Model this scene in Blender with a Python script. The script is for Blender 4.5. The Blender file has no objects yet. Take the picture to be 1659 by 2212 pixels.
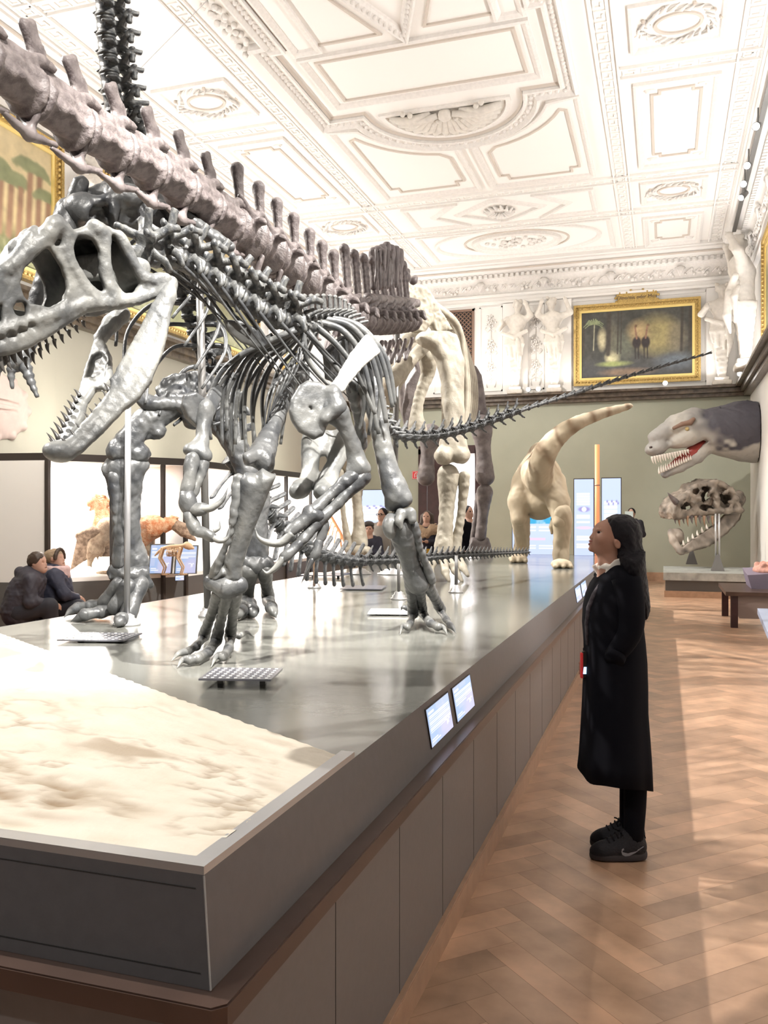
import bpy, math, random
import numpy as np
from mathutils import Vector, Matrix
random.seed(7); rng = np.random.default_rng(7)
C = bpy.context.scene
COL = C.collection
# ---------------------------------------------------------------- camera
FOC, CX, CY, EYE = 1850.0, 829.5, 1114.0, 1.65
TH = math.atan(605.5/FOC); SN, CS = math.sin(TH), math.cos(TH)
cam_d = bpy.data.cameras.new('camera'); cam = bpy.data.objects.new('camera', cam_d); COL.objects.link(cam)
cam_d.sensor_fit = 'VERTICAL'; cam_d.sensor_height = 36.0; cam_d.lens = 36.0*FOC/2212
cam_d.shift_y = (CY-1106)/2212.0
cam_d.clip_start = 0.05; cam_d.clip_end = 200
cam.location = (0, 0, EYE); cam.rotation_euler = (math.pi/2, 0, TH)
C.camera = cam
# ---------------------------------------------------------------- world and lights
C.view_settings.view_transform = 'Standard'; C.view_settings.look = 'None'
C.view_settings.gamma = 1.0; C.view_settings.use_curve_mapping = False
C.view_settings.exposure = 0.75
w = bpy.data.worlds.new('ambient_fill'); C.world = w; w.use_nodes = True  # weak ambient fill entering by the open rear of the hall, not daylight
w.node_tree.nodes['Background'].inputs[0].default_value = (1.0, 0.97, 0.93, 1)
w.node_tree.nodes['Background'].inputs[1].default_value = 0.06
C.cycles.max_bounces = 6; C.cycles.diffuse_bounces = 3; C.cycles.glossy_bounces = 3
C.cycles.transmission_bounces = 4; C.cycles.transparent_max_bounces = 8
C.cycles.caustics_reflective = False; C.cycles.caustics_refractive = False
C.cycles.sample_clamp_indirect = 6.0
def area(name, loc, to, sx, sy, power, col=(1, .95, .88)):
    l = bpy.data.lights.new(name, 'AREA'); l.shape = 'RECTANGLE'; l.size = sx; l.size_y = sy
    l.energy = power; l.color = col
    o = bpy.data.objects.new(name, l); COL.objects.link(o); o.location = loc
    o.rotation_euler = (Vector(to)-Vector(loc)).to_track_quat('-Z', 'Y').to_euler()
    return o
def spot(name, loc, to, power, ang=50, blend=.5, size=.06, col=(1, .96, .9)):
    l = bpy.data.lights.new(name, 'SPOT'); l.energy = power; l.spot_size = math.radians(ang); l.spot_blend = blend
    l.shadow_soft_size = size; l.color = col
    o = bpy.data.objects.new(name, l); COL.objects.link(o); o.location = loc
    o.rotation_euler = (Vector(to)-Vector(loc)).to_track_quat('-Z', 'Y').to_euler()
    return o
XL, XR, YF, ZC = -8.76, 2.0, 22.7, 8.3
# cove uplights standing on the wall ledges
area('ledge_uplight_left', (-8.45, 11.0, 4.95), (-6.5, 11.0, 8.3), 20.0, .15, 310, (1, .985, .985))
area('ledge_uplight_right', (1.70, 11.0, 4.95), (-.4, 11.0, 8.3), 20.0, .15, 310, (1, .985, .985))
area('ledge_uplight_end', (-3.4, 22.3, 4.95), (-3.4, 20.6, 8.3), 9.5, .15, 85, (1, .965, .93))
# track spots under the left and right cornices
for i, y in enumerate((3.0, 6.5, 10.0, 13.5, 17.0)):
    spot('track_spot_left', (-7.9, y, 7.5), (0.8, y+.4, 0.2), 2400, 42, .6, .05)
for i, (y, tx, ty, tz, p, a) in enumerate(((1.5, -2.0, 4.2, 2.4, 4600, 28), (-1.0, -2.2, 3.6, 2.5, 3400, 24), (2.6, -3.2, 5.2, 4.9, 1400, 22), (5.5, -2.2, 6.0, 2.2, 3000, 36), (9.0, -2.6, 10.4, 2.6, 2300, 38), (12.5, -1.8, 12.6, 1.6, 900, 34))):
    spot('track_spot_right', (1.45, y, 7.5), (tx, ty, tz), p, a, .5, .05)
spot('slab_fill_spot', (-4.5, -1.5, 6.5), (-2.6, 2.6, .9), 380, 46, .5, .06)  # added fill spot behind the camera, brightens the slab; no known lamp
spot('end_fill_spot', (-2.2, 15.5, 7.6), (.9, 20.0, 2.6), 520, 40, .6, .06)  # added spot in mid hall, lights the wall head and skull
spot('end_fill_spot', (-6.0, 15.5, 7.6), (-3.4, 22.6, 3.0), 700, 70, .8, .1)  # added spot in mid hall, lights the end wall
area('downlight_left_wall', (-6.6, 8.6, 4.4), (-8.6, 9.4, 1.6), 2.5, .1, 40, (1, .95, .85))
# ---------------------------------------------------------------- picture pixel + depth -> point in the hall
def at(px, py, d):
    r = (px-CX)/FOC*d
    return np.array([-SN*d+CS*r, CS*d+SN*r, EYE-(py-CY)/FOC*d])
def AT(l): return [at(*p) for p in l]
def onz(px, py, z): return at(px, py, FOC*(EYE-z)/(py-CY))
RGT = np.array([CS, SN, 0.]); FWD = np.array([-SN, CS, 0.]); UP = np.array([0, 0, 1.])
# ---------------------------------------------------------------- materials
MATS = {}
def mat(name, col, rough=.5, metal=0., var=0., vscale=6., bump=0., bscale=30., col2=None, spec=.5, emit=0., coat=0., stretch=None):
    m = bpy.data.materials.new(name); m.use_nodes = True; MATS[name] = m
    nt = m.node_tree; b = nt.nodes['Principled BSDF']
    b.inputs['Base Color'].default_value = (*col, 1); b.inputs['Roughness'].default_value = rough
    b.inputs['Metallic'].default_value = metal; b.inputs['Specular IOR Level'].default_value = spec
    b.inputs['Coat Weight'].default_value = coat
    if emit:
        b.inputs['Emission Color'].default_value = (*col, 1); b.inputs['Emission Strength'].default_value = emit
    if var or col2 or bump:
        tc = nt.nodes.new('ShaderNodeTexCoord'); src = tc.outputs['Object']
        if stretch:
            mp = nt.nodes.new('ShaderNodeMapping'); mp.inputs['Scale'].default_value = stretch
            nt.links.new(src, mp.inputs[0]); src = mp.outputs[0]
        if var or col2:
            n = nt.nodes.new('ShaderNodeTexNoise'); n.inputs['Scale'].default_value = vscale; n.inputs['Detail'].default_value = 6
            nt.links.new(src, n.inputs['Vector'])
            r = nt.nodes.new('ShaderNodeValToRGB'); nt.links.new(n.outputs[0], r.inputs[0])
            c2 = col2 or tuple(max(0, x*(1-var)) for x in col)
            r.color_ramp.elements[0].position = .35; r.color_ramp.elements[1].position = .65
            r.color_ramp.elements[0].color = (*c2, 1); r.color_ramp.elements[1].color = (*col, 1)
            nt.links.new(r.outputs[0], b.inputs['Base Color'])
        if bump:
            n = nt.nodes.new('ShaderNodeTexNoise'); n.inputs['Scale'].default_value = bscale; n.inputs['Detail'].default_value = 8
            nt.links.new(src, n.inputs['Vector'])
            bp = nt.nodes.new('ShaderNodeBump'); bp.inputs['Strength'].default_value = bump; bp.inputs['Distance'].default_value = .02
            nt.links.new(n.outputs[0], bp.inputs['Height']); nt.links.new(bp.outputs[0], b.inputs['Normal'])
    return m
def pic_mat(name, emit=0., rough=.5):
    m = bpy.data.materials.new(name); m.use_nodes = True; nt = m.node_tree; b = nt.nodes['Principled BSDF']
    a = nt.nodes.new('ShaderNodeVertexColor'); a.layer_name = 'paint'
    nt.links.new(a.outputs[0], b.inputs['Base Color']); b.inputs['Roughness'].default_value = rough
    if emit:
        nt.links.new(a.outputs[0], b.inputs['Emission Color']); b.inputs['Emission Strength'].default_value = emit
        b.inputs['Base Color'].default_value = (.02, .02, .02, 1)
        for l in list(b.inputs['Base Color'].links): nt.links.remove(l)
    return m
# ---------------------------------------------------------------- scene graph
WL = {}
def empty(name, loc, label=None, cat=None, group=None):
    o = bpy.data.objects.new(name, None); COL.objects.link(o); o.location = tuple(loc); WL[o] = np.array(loc, float)
    o.empty_display_size = .1
    return tag(o, label, cat, group)
def tag(o, label=None, cat=None, group=None, kind=None):
    if label: o['label'] = label
    if cat: o['category'] = cat
    if group: o['group'] = group
    if kind: o['kind'] = kind
    return o
def meshdata(name, V, F, m, smooth=False):
    me = bpy.data.meshes.new(name); V = np.asarray(V, float)
    if isinstance(F, np.ndarray):
        n = len(F); k = F.shape[1]
        me.vertices.add(len(V)); me.vertices.foreach_set('co', V.astype(np.float32).ravel())
        me.loops.add(n*k); me.loops.foreach_set('vertex_index', F.astype(np.int32).ravel())
        me.polygons.add(n); me.polygons.foreach_set('loop_start', np.arange(0, n*k, k, dtype=np.int32))
        me.update(calc_edges=True)
    else:
        me.from_pydata([tuple(v) for v in V], [], F)
    if smooth: me.polygons.foreach_set('use_smooth', np.ones(len(me.polygons), bool))
    for mm in (m if isinstance(m, (list, tuple)) else [m]): me.materials.append(mm)
    me.update()
    return me
def link(name, V, F, m, parent=None, smooth=False, label=None):
    """vertices in hall coordinates -> object with its origin at their centre"""
    V = np.asarray(V, float); c = (V.min(0)+V.max(0))/2
    o = bpy.data.objects.new(name, meshdata(name, V-c, F, m, smooth)); COL.objects.link(o)
    WL[o] = c
    if parent is not None: o.parent = parent; o.location = tuple(c-WL[parent])
    else: o.location = tuple(c)
    if label: o['label'] = label
    return o
def inst(name, me, M, parent):
    o = bpy.data.objects.new(name, me); COL.objects.link(o); o.parent = parent
    o.matrix_basis = Matrix.Translation(-Vector(WL[parent])) @ M
    WL[o] = np.array(M.translation)
    return o
def frameM(p, x, y, z, s=(1, 1, 1)):
    M = Matrix.Identity(4)
    for i, (a, k) in enumerate(((x, s[0]), (y, s[1]), (z, s[2]))):
        for j in range(3): M[j][i] = float(a[j])*k
    for j in range(3): M[j][3] = float(p[j])
    return M
def unit(v): v = np.asarray(v, float); return v/(np.linalg.norm(v)+1e-12)
# ---------------------------------------------------------------- polygon mesh collector
class MB:
    def __init__(s): s.V = []; s.F = []
    def add(s, V, F):
        b = len(s.V); s.V += [tuple(map(float, v)) for v in V]; s.F += [tuple(i+b for i in f) for f in F]; return s
    def box(s, lo, hi, M=None):
        x0, y0, z0 = lo; x1, y1, z1 = hi
        V = [(x0,y0,z0),(x1,y0,z0),(x1,y1,z0),(x0,y1,z0),(x0,y0,z1),(x1,y0,z1),(x1,y1,z1),(x0,y1,z1)]
        if M is not None: V = [tuple(M @ Vector(v)) for v in V]
        return s.add(V, [(0,3,2,1),(4,5,6,7),(0,1,5,4),(1,2,6,5),(2,3,7,6),(3,0,4,7)])
    def hexa(s, V): return s.add(V, [(0,3,2,1),(4,5,6,7),(0,1,5,4),(1,2,6,5),(2,3,7,6),(3,0,4,7)])
    def prism(s, poly, z0, z1, f=None):
        """polygon (a,b) extruded along c; f maps (a,b,c) to a point"""
        f = f or (lambda a, b, c: (a, b, c)); n = len(poly)
        V = [f(a, b, z0) for a, b in poly]+[f(a, b, z1) for a, b in poly]
        F = [tuple(range(n))[::-1], tuple(range(n, 2*n))]+[(i, (i+1) % n, n+(i+1) % n, n+i) for i in range(n)]
        return s.add(V, F)
    def tube(s, P, R, n=8, flat=None, caps=True):
        P = [np.asarray(p, float) for p in P]; m = len(P)
        R = [R]*m if np.isscalar(R) else list(R)
        T = [unit(P[min(i+1, m-1)]-P[max(i-1, 0)]) for i in range(m)]
        a = np.array([0, 0, 1.]) if flat is None else np.asarray(flat[0], float)
        u = unit(np.cross(T[0], a)) if np.linalg.norm(np.cross(T[0], a)) > .05 else unit(np.cross(T[0], [1, 0, .3]))
        k = 1. if flat is None else flat[1]
        V = []
        for i in range(m):
            u = unit(u-T[i]*np.dot(u, T[i])); v = np.cross(T[i], u)
            for j in range(n):
                t = 2*math.pi*j/n
                V.append(P[i]+R[i]*(math.cos(t)*u*k+math.sin(t)*v))
        F = [(i*n+j, i*n+(j+1) % n, (i+1)*n+(j+1) % n, (i+1)*n+j) for i in range(m-1) for j in range(n)]
        if caps: F += [tuple(range(n))[::-1], tuple(range((m-1)*n, m*n))]
        return s.add(V, F)
    def cyl(s, a, b, r0, r1=None, n=16): return s.tube([a, b], [r0, r1 if r1 is not None else r0], n)
    def lathe(s, prof, c, n=24):
        V = []; m = len(prof)
        for r, z in prof:
            for j in range(n): V.append((c[0]+r*math.cos(6.28319*j/n), c[1]+r*math.sin(6.28319*j/n), c[2]+z))
        F = [(i*n+j, i*n+(j+1) % n, (i+1)*n+(j+1) % n, (i+1)*n+j) for i in range(m-1) for j in range(n)]
        return s.add(V, F+[tuple(range(n))[::-1], tuple(range((m-1)*n, m*n))])
    def ball(s, c, r, n=8, m=5):
        r = (r, r, r) if np.isscalar(r) else r
        V = [(c[0], c[1], c[2]-r[2])]
        for i in range(1, m):
            t = math.pi*i/m
            for j in range(n): V.append((c[0]+r[0]*math.sin(t)*math.cos(6.28319*j/n), c[1]+r[1]*math.sin(t)*math.sin(6.28319*j/n), c[2]-r[2]*math.cos(t)))
        V.append((c[0], c[1], c[2]+r[2])); L = len(V)-1
        F = [(0, 1+(j+1) % n, 1+j) for j in range(n)]
        for i in range(m-2): F += [(1+i*n+j, 1+i*n+(j+1) % n, 1+(i+1)*n+(j+1) % n, 1+(i+1)*n+j) for j in range(n)]
        F += [(L, 1+(m-2)*n+j, 1+(m-2)*n+(j+1) % n) for j in range(n)]
        return s.add(V, F)
    def build(s, name, m, parent=None, smooth=False, label=None):
        return link(name, s.V, s.F, m, parent, smooth, label)
def spline(P, n):
    """Catmull-Rom through P, n samples per span"""
    P = np.asarray(P, float); Q = np.vstack([2*P[0]-P[1], P, 2*P[-1]-P[-2]]); out = []
    for i in range(1, len(Q)-2):
        for t in np.linspace(0, 1, n, endpoint=False):
            a, b, c, d = Q[i-1], Q[i], Q[i+1], Q[i+2]
            out.append(.5*(2*b+(c-a)*t+(2*a-5*b+4*c-d)*t*t+(3*b-a-3*c+d)*t**3))
    out.append(P[-1]); return np.array(out)
# ---------------------------------------------------------------- implicit solids -> mesh (naive surface nets)
def polysdf(px, py, poly):
    d = np.full(px.shape, 1e9, np.float32); sgn = np.ones(px.shape, np.float32); n = len(poly); j = n-1
    for i in range(n):
        ax, ay = poly[i]; bx, by = poly[j]; ex, ey = bx-ax, by-ay; wx, wy = px-ax, py-ay
        t = np.clip((wx*ex+wy*ey)/(ex*ex+ey*ey+1e-12), 0, 1); d = np.minimum(d, (wx-ex*t)**2+(wy-ey*t)**2)
        c1 = py >= ay; c2 = py < by; c3 = ex*wy > ey*wx
        flip = (c1 & c2 & c3) | (~c1 & ~c2 & ~c3); sgn = np.where(flip, -sgn, sgn); j = i
    return sgn*np.sqrt(d)
class SDF:
    def __init__(s, vox): s.h = vox; s.ops = []
    def _op(s, lo, hi, f, k, sub): s.ops.append((np.asarray(lo, float), np.asarray(hi, float), f, k, sub)); return s
    def cap(s, a, b, ra, rb=None, k=0., sub=False):
        rb = ra if rb is None else rb
        a = np.asarray(a, float); b = np.asarray(b, float); ab = b-a; L = float(ab @ ab)+1e-12
        def f(X, Y, Z):
            t = np.clip(((X-a[0])*ab[0]+(Y-a[1])*ab[1]+(Z-a[2])*ab[2])/L, 0, 1)
            return np.sqrt((X-a[0]-t*ab[0])**2+(Y-a[1]-t*ab[1])**2+(Z-a[2]-t*ab[2])**2)-(ra+(rb-ra)*t)
        m = max(ra, rb); return s._op(np.minimum(a, b)-m, np.maximum(a, b)+m, f, k, sub)
    def path(s, P, R, k=0., sub=False, n=0):
        P = np.asarray(P, float); R = np.full(len(P), R) if np.isscalar(R) else np.asarray(R, float)
        if n:
            Q = spline(np.column_stack([P, R]), n); P, R = Q[:, :3], Q[:, 3]
        for i in range(len(P)-1): s.cap(P[i], P[i+1], R[i], R[i+1], k, sub)
        return s
    def ell(s, c, r, k=0., sub=False, ax=None):
        c = np.asarray(c, float); r = np.asarray((r, r, r) if np.isscalar(r) else r, float)
        A = np.eye(3) if ax is None else np.array([unit(v) for v in ax])
        def f(X, Y, Z):
            x, y, z = X-c[0], Y-c[1], Z-c[2]
            q = [(A[i][0]*x+A[i][1]*y+A[i][2]*z) for i in range(3)]
            k0 = np.sqrt(sum((q[i]/r[i])**2 for i in range(3)))+1e-6; k1 = np.sqrt(sum((q[i]/r[i]**2)**2 for i in range(3)))+1e-6
            return k0*(k0-1)/k1
        e = np.sqrt(((A.T*r)**2).sum(1)); return s._op(c-e, c+e, f, k, sub)
    def box(s, c, hf, rd=0., k=0., sub=False, ax=None):
        c = np.asarray(c, float); A = np.eye(3) if ax is None else np.array([unit(v) for v in ax]); hf = np.asarray(hf, float)
        def f(X, Y, Z):
            x, y, z = X-c[0], Y-c[1], Z-c[2]
            q = [np.abs(A[i][0]*x+A[i][1]*y+A[i][2]*z)-(hf[i]-rd) for i in range(3)]
            return np.sqrt(sum(np.maximum(t, 0)**2 for t in q))+np.minimum(np.maximum(np.maximum(q[0], q[1]), q[2]), 0)-rd
        e = (np.abs(A.T)*hf).sum(1); return s._op(c-e, c+e, f, k, sub)
    def poly(s, fr, pts, w0, w1, rd=0., k=0., sub=False, inset=0.):
        """prism of a 2-D outline in frame fr=(origin, eu, ev, ew) between depths w0..w1 (numbers or functions of u)"""
        O, eu, ev, ew = fr; pts = np.asarray(pts, float)
        W0 = w0 if callable(w0) else (lambda u: w0); W1 = w1 if callable(w1) else (lambda u: w1)
        us = np.linspace(pts[:, 0].min(), pts[:, 0].max(), 9)
        lo_w = min(float(np.min(W0(u))) for u in us); hi_w = max(float(np.max(W1(u))) for u in us)
        cs = np.array([O+u*eu+v*ev+ww*ew for u in (pts[:, 0].min(), pts[:, 0].max()) for v in (pts[:, 1].min(), pts[:, 1].max()) for ww in (lo_w, hi_w)])
        def f(X, Y, Z):
            x, y, z = X-O[0], Y-O[1], Z-O[2]
            u = eu[0]*x+eu[1]*y+eu[2]*z; v = ev[0]*x+ev[1]*y+ev[2]*z; ww = ew[0]*x+ew[1]*y+ew[2]*z
            d2 = polysdf(u, v, pts)+inset; a, b = W0(u), W1(u); dw = np.abs(ww-(a+b)/2)-(b-a)/2
            if rd:
                d2 = d2+rd; dw = dw+rd
            return np.minimum(np.maximum(d2, dw), 0)+np.sqrt(np.maximum(d2, 0)**2+np.maximum(dw, 0)**2)-rd
        return s._op(cs.min(0), cs.max(0), f, k, sub)
    def mesh(s, noise=0., nf=20.):
        h = s.h; pad = 3*h
        lo = np.min([o[0] for o in s.ops if not o[4]], 0)-pad; hi = np.max([o[1] for o in s.ops if not o[4]], 0)+pad
        n = np.ceil((hi-lo)/h).astype(int)+1
        ax = [(lo[i]+h*np.arange(n[i])).astype(np.float32) for i in range(3)]
        D = np.full(n, 10., np.float32)
        for a, b, f, k, sub in s.ops:
            q = pad+k
            i0 = np.clip(np.floor((a-q-lo)/h).astype(int), 0, n-1); i1 = np.clip(np.ceil((b+q-lo)/h).astype(int)+1, 1, n)
            if (i1 <= i0).any(): continue
            sl = tuple(slice(i0[i], i1[i]) for i in range(3))
            d = f(ax[0][sl[0]][:, None, None], ax[1][sl[1]][None, :, None], ax[2][sl[2]][None, None, :]).astype(np.float32)
            g = D[sl]
            if sub:
                if k: hh = np.clip(.5-.5*(d+g)/k, 0, 1); D[sl] = g+(-d-g)*hh+k*hh*(1-hh)
                else: D[sl] = np.maximum(g, -d)
            else:
                if k: hh = np.clip(.5+.5*(d-g)/k, 0, 1); D[sl] = d+(g-d)*hh-k*hh*(1-hh)
                else: D[sl] = np.minimum(g, d)
        if noise:
            X, Y, Z = ax[0][:, None, None]*nf, ax[1][None, :, None]*nf, ax[2][None, None, :]*nf
            N = np.sin(X+1.3*np.sin(Y*.9+Z*.4))*np.sin(Y*1.1+1.2*np.sin(Z+X*.3))+.6*np.sin(2.1*Z+1.7*np.sin(1.9*X))*np.sin(2.3*Y+X)
            D = D+noise*N.astype(np.float32)
        ins = D < 0; c = np.zeros(np.array(D.shape)-1, np.int8)
        def cr(dx, dy, dz): return (slice(dx, D.shape[0]-1+dx), slice(dy, D.shape[1]-1+dy), slice(dz, D.shape[2]-1+dz))
        for q in range(8): c += ins[cr(q & 1, q >> 1 & 1, q >> 2 & 1)]
        cells = np.argwhere((c > 0) & (c < 8)); ids = np.full(c.shape, -1, np.int64); ids[tuple(cells.T)] = np.arange(len(cells))
        acc = np.zeros((len(cells), 3)); cnt = np.zeros(len(cells))
        for q in range(8):
            for bit in (1, 2, 4):
                if q & bit: continue
                p0 = np.array([q & 1, q >> 1 & 1, q >> 2 & 1]); p1 = p0+np.array([bit == 1, bit == 2, bit == 4])
                d0 = D[tuple((cells+p0).T)]; d1 = D[tuple((cells+p1).T)]; m = (d0 < 0) != (d1 < 0)
                t = np.where(m, d0/np.where(m, d0-d1, 1), 0)
                acc += np.where(m[:, None], p0+(p1-p0)*t[:, None], 0); cnt += m
        V = lo+h*(cells+acc/np.maximum(cnt, 1)[:, None]); F = []
        for a in range(3):
            b, d = (a+1) % 3, (a+2) % 3
            s0 = [slice(None)]*3; s1 = [slice(None)]*3; s0[a] = slice(0, -1); s1[a] = slice(1, None)
            e = np.argwhere(ins[tuple(s0)] != ins[tuple(s1)])
            e = e[(e[:, b] > 0) & (e[:, d] > 0) & (e[:, b] < D.shape[b]-1) & (e[:, d] < D.shape[d]-1)]
            if not len(e): continue
            eb = np.zeros(3, int); eb[b] = 1; ed = np.zeros(3, int); ed[d] = 1
            qd = np.stack([ids[tuple((e-eb-ed).T)], ids[tuple((e-ed).T)], ids[tuple(e.T)], ids[tuple((e-eb).T)]], 1)
            fl = ins[tuple(e.T)]; qd[~fl] = qd[~fl][:, ::-1]; F.append(qd)
        F = np.vstack(F); F = F[(F >= 0).all(1)]
        return V, F
    def build(s, name, m, parent=None, label=None, noise=0., nf=20.):
        V, F = s.mesh(noise, nf); return link(name, V, F, m, parent, True, label)
def noise3(P, sc, seed=0):
    g = np.random.default_rng(seed).random((16, 16, 16)); Q = np.asarray(P)*sc; i = np.floor(Q).astype(int); f = Q-i; f = f*f*(3-2*f); o = np.zeros(len(Q))
    for a in (0, 1):
        for b in (0, 1):
            for c in (0, 1):
                o += g[(i[:, 0]+a) % 16, (i[:, 1]+b) % 16, (i[:, 2]+c) % 16]*(f[:, 0] if a else 1-f[:, 0])*(f[:, 1] if b else 1-f[:, 1])*(f[:, 2] if c else 1-f[:, 2])
    return o
def plane3(A, B, Cc):
    """frame through three (px,py,d) anchors: origin A, u towards B, v in the plane, w away from the camera"""
    a, b, c = at(*A), at(*B), at(*Cc); eu = unit(b-a); ev = unit((c-a)-eu*((c-a) @ eu)); ew = np.cross(eu, ev)
    if ew @ FWD < 0: ew = -ew
    return a, eu, ev, ew
def topl(fr, pts):
    """picture outline -> (u,v) on the frame's plane"""
    O, eu, ev, ew = fr; eye = np.array([0, 0, EYE]); out = []
    for px, py in pts:
        r = at(px, py, 1.)-eye; t = ((O-eye) @ ew)/(r @ ew); p = eye+r*t-O; out.append((p @ eu, p @ ev))
    return out
def picture(name, corner, eu, ev, W, H, img, m, parent=None, label=None):
    """flat picture: img rows from the bottom up, one colour per grid vertex"""
    h, wd = img.shape[:2]; u = np.linspace(0, W, wd); v = np.linspace(0, H, h)
    V = (np.asarray(corner)[None, None]+u[None, :, None]*np.asarray(eu)+v[:, None, None]*np.asarray(ev)).reshape(-1, 3)
    I = np.arange(h*wd).reshape(h, wd); F = np.stack([I[:-1, :-1], I[:-1, 1:], I[1:, 1:], I[1:, :-1]], -1).reshape(-1, 4)
    o = link(name, V, F, m, parent, False, label)
    a = o.data.color_attributes.new('paint', 'FLOAT_COLOR', 'POINT')
    a.data.foreach_set('color', np.concatenate([img.reshape(-1, 3), np.ones((h*wd, 1))], 1).astype(np.float32).ravel())
    return o
def struct(o, label=None): o['kind'] = 'structure'; o['label'] = label or o.name; o['category'] = 'building'; return o
# ---------------------------------------------------------------- palette
m_plaster = mat('plaster', (.86, .83, .79), .7, var=.04, vscale=1.5, bump=.05, bscale=60)
m_ceiling = mat('ceiling_plaster', (.88, .845, .80), .75)
m_tan_line = mat('tan_moulding', (.60, .53, .46), .6)  # tan tone of the thin ceiling and cornice lines
m_mould = mat('moulding', (.83, .79, .745), .6, var=.08, vscale=20)
m_greywall = mat('sage_wall', (.44, .455, .36), .75, var=.05, vscale=2)
m_creamwall = mat('cream_wall', (.45, .43, .37), .75, var=.04, vscale=2)
m_marble = mat('brown_marble', (.16, .12, .085), .3, var=.6, vscale=9)
m_gold = mat('gilt', (.62, .43, .15), .38, .6, var=.35, vscale=40, bump=.3, bscale=60)
m_goldb = mat('bright_gilt', (.85, .66, .25), .3, .6)
m_stone = mat('stucco_figure', (.74, .69, .62), .6, var=.12, vscale=14)
m_deck = mat('deck_lacquer', (.165, .165, .15), .15, var=.12, vscale=2.2, bump=.03, bscale=14, spec=.6)
m_side = mat('grey_laminate', (.18, .165, .165), .42, var=.06, vscale=40)
m_fascia = mat('dark_fascia', (.122, .113, .117), .38, var=.08, vscale=30, bump=.02, bscale=200)
m_ledge = mat('bronze_ledge', (.105, .064, .05), .33, .3, var=.15, vscale=8)
m_plinth = mat('plinth_wood', (.46, .29, .19), .4, var=.15, vscale=12)
m_seam = mat('seam', (.03, .028, .028), .8)
m_bone = mat('grey_bone', (.135, .136, .130), .38, col2=(.042, .045, .050), vscale=5, bump=.2, bscale=30, spec=.5)
m_sbone = mat('light_grey_bone', (.225, .225, .21), .46, col2=(.075, .078, .08), vscale=7, bump=.3, bscale=30)
m_dbone = mat('dark_bone', (.095, .097, .097), .38, col2=(.026, .028, .032), vscale=6, bump=.28, bscale=26, spec=.5)
m_tbone = mat('brown_grey_bone', (.20, .172, .168), .48, col2=(.10, .082, .082), vscale=7, bump=.3, bscale=22)
m_lbone = mat('cream_bone', (.46, .42, .34), .55, col2=(.30, .265, .21), vscale=6, bump=.25, bscale=26)
m_tooth = mat('dark_tooth', (.10, .095, .09), .3, var=.4, vscale=30)
m_steel = mat('brushed_steel', (.55, .55, .56), .35, .7)
m_dsteel = mat('dark_steel', (.16, .155, .15), .4, .5)
m_black = mat('black_metal', (.035, .026, .022), .4)
m_white = mat('case_white', (.85, .83, .80), .6)
m_dgrey = mat('case_base_grey', (.10, .095, .09), .5)
m_screen = pic_mat('lit_screen', .72)
m_paint = pic_mat('oil_paint', 0., .45)
m_skin = mat('skin', (.40, .205, .14), .5, var=.12, vscale=18)
m_pskin = mat('fair_skin', (.50, .30, .225), .55)
m_hair = mat('black_hair', (.006, .004, .007), .5, spec=.25, bump=.35, bscale=60, stretch=(8, 8, .6))
m_bhair = mat('brown_hair', (.05, .03, .02), .5)
m_coat = mat('black_coat', (.004, .004, .007), .9, spec=.15)
m_shirt = mat('white_shirt', (.82, .75, .68), .7)
# ================================================================ THE HALL
Y0 = -0.6
# ---- floor: herringbone oak blocks
def plank_mat():
    m = bpy.data.materials.new('oak_parquet'); m.use_nodes = True; nt = m.node_tree; b = nt.nodes['Principled BSDF']
    a = nt.nodes.new('ShaderNodeVertexColor'); a.layer_name = 'paint'
    tc = nt.nodes.new('ShaderNodeTexCoord'); n = nt.nodes.new('ShaderNodeTexNoise'); n.inputs['Scale'].default_value = 5; n.inputs['Detail'].default_value = 9
    nt.links.new(tc.outputs['Object'], n.inputs['Vector'])
    mx = nt.nodes.new('ShaderNodeMix'); mx.data_type = 'RGBA'; mx.blend_type = 'MULTIPLY'; mx.inputs[0].default_value = .7
    r = nt.nodes.new('ShaderNodeValToRGB'); r.color_ramp.elements[0].color = (.55, .5, .45, 1); r.color_ramp.elements[1].color = (1.15, 1.1, 1.05, 1)
    r.color_ramp.elements[0].position = .3; r.color_ramp.elements[1].position = .7
    nt.links.new(n.outputs[0], r.inputs[0]); nt.links.new(a.outputs[0], mx.inputs[6]); nt.links.new(r.outputs[0], mx.inputs[7])
    nt.links.new(mx.outputs[2], b.inputs['Base Color']); b.inputs['Roughness'].default_value = .3
    b.inputs['Specular IOR Level'].default_value = .45
    return m
m_floorbase = mat('floor_gap', (.14, .085, .05), .6)
W, L = .13, .78; V = []; Fq = []; Cc = []; c45 = math.sqrt(.5)
for j in range(-40, 40):
    for k in range(-190, 190):
        ox, oy = k*W+j*L, k*W-j*L
        for (x0, y0, x1, y1) in ((ox, oy, ox+L, oy+W), (ox, oy+W, ox+W, oy+W+L)):
            mx, my = ((x0+x1)/2-(y0+y1)/2)*c45, ((x0+x1)/2+(y0+y1)/2)*c45
            if not (XL-.3 < mx < XR+.3 and Y0 < my < YF+.3): continue
            e = .0006; t = .74+.38*rng.random(); hue = rng.random()
            col = np.array([.57+.05*hue, .375+.02*hue, .255+.01*hue])*t; n0 = len(V)
            for (x, y) in ((x0+e, y0+e), (x1-e, y0+e), (x1-e, y1-e), (x0+e, y1-e)):
                V.append(((x-y)*c45, (x+y)*c45, 0.0)); Cc.append((*col, 1))
            Fq.append((n0, n0+1, n0+2, n0+3))
fl = struct(link('floor', V, np.array(Fq), plank_mat()), 'herringbone oak parquet floor of the hall')
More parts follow.
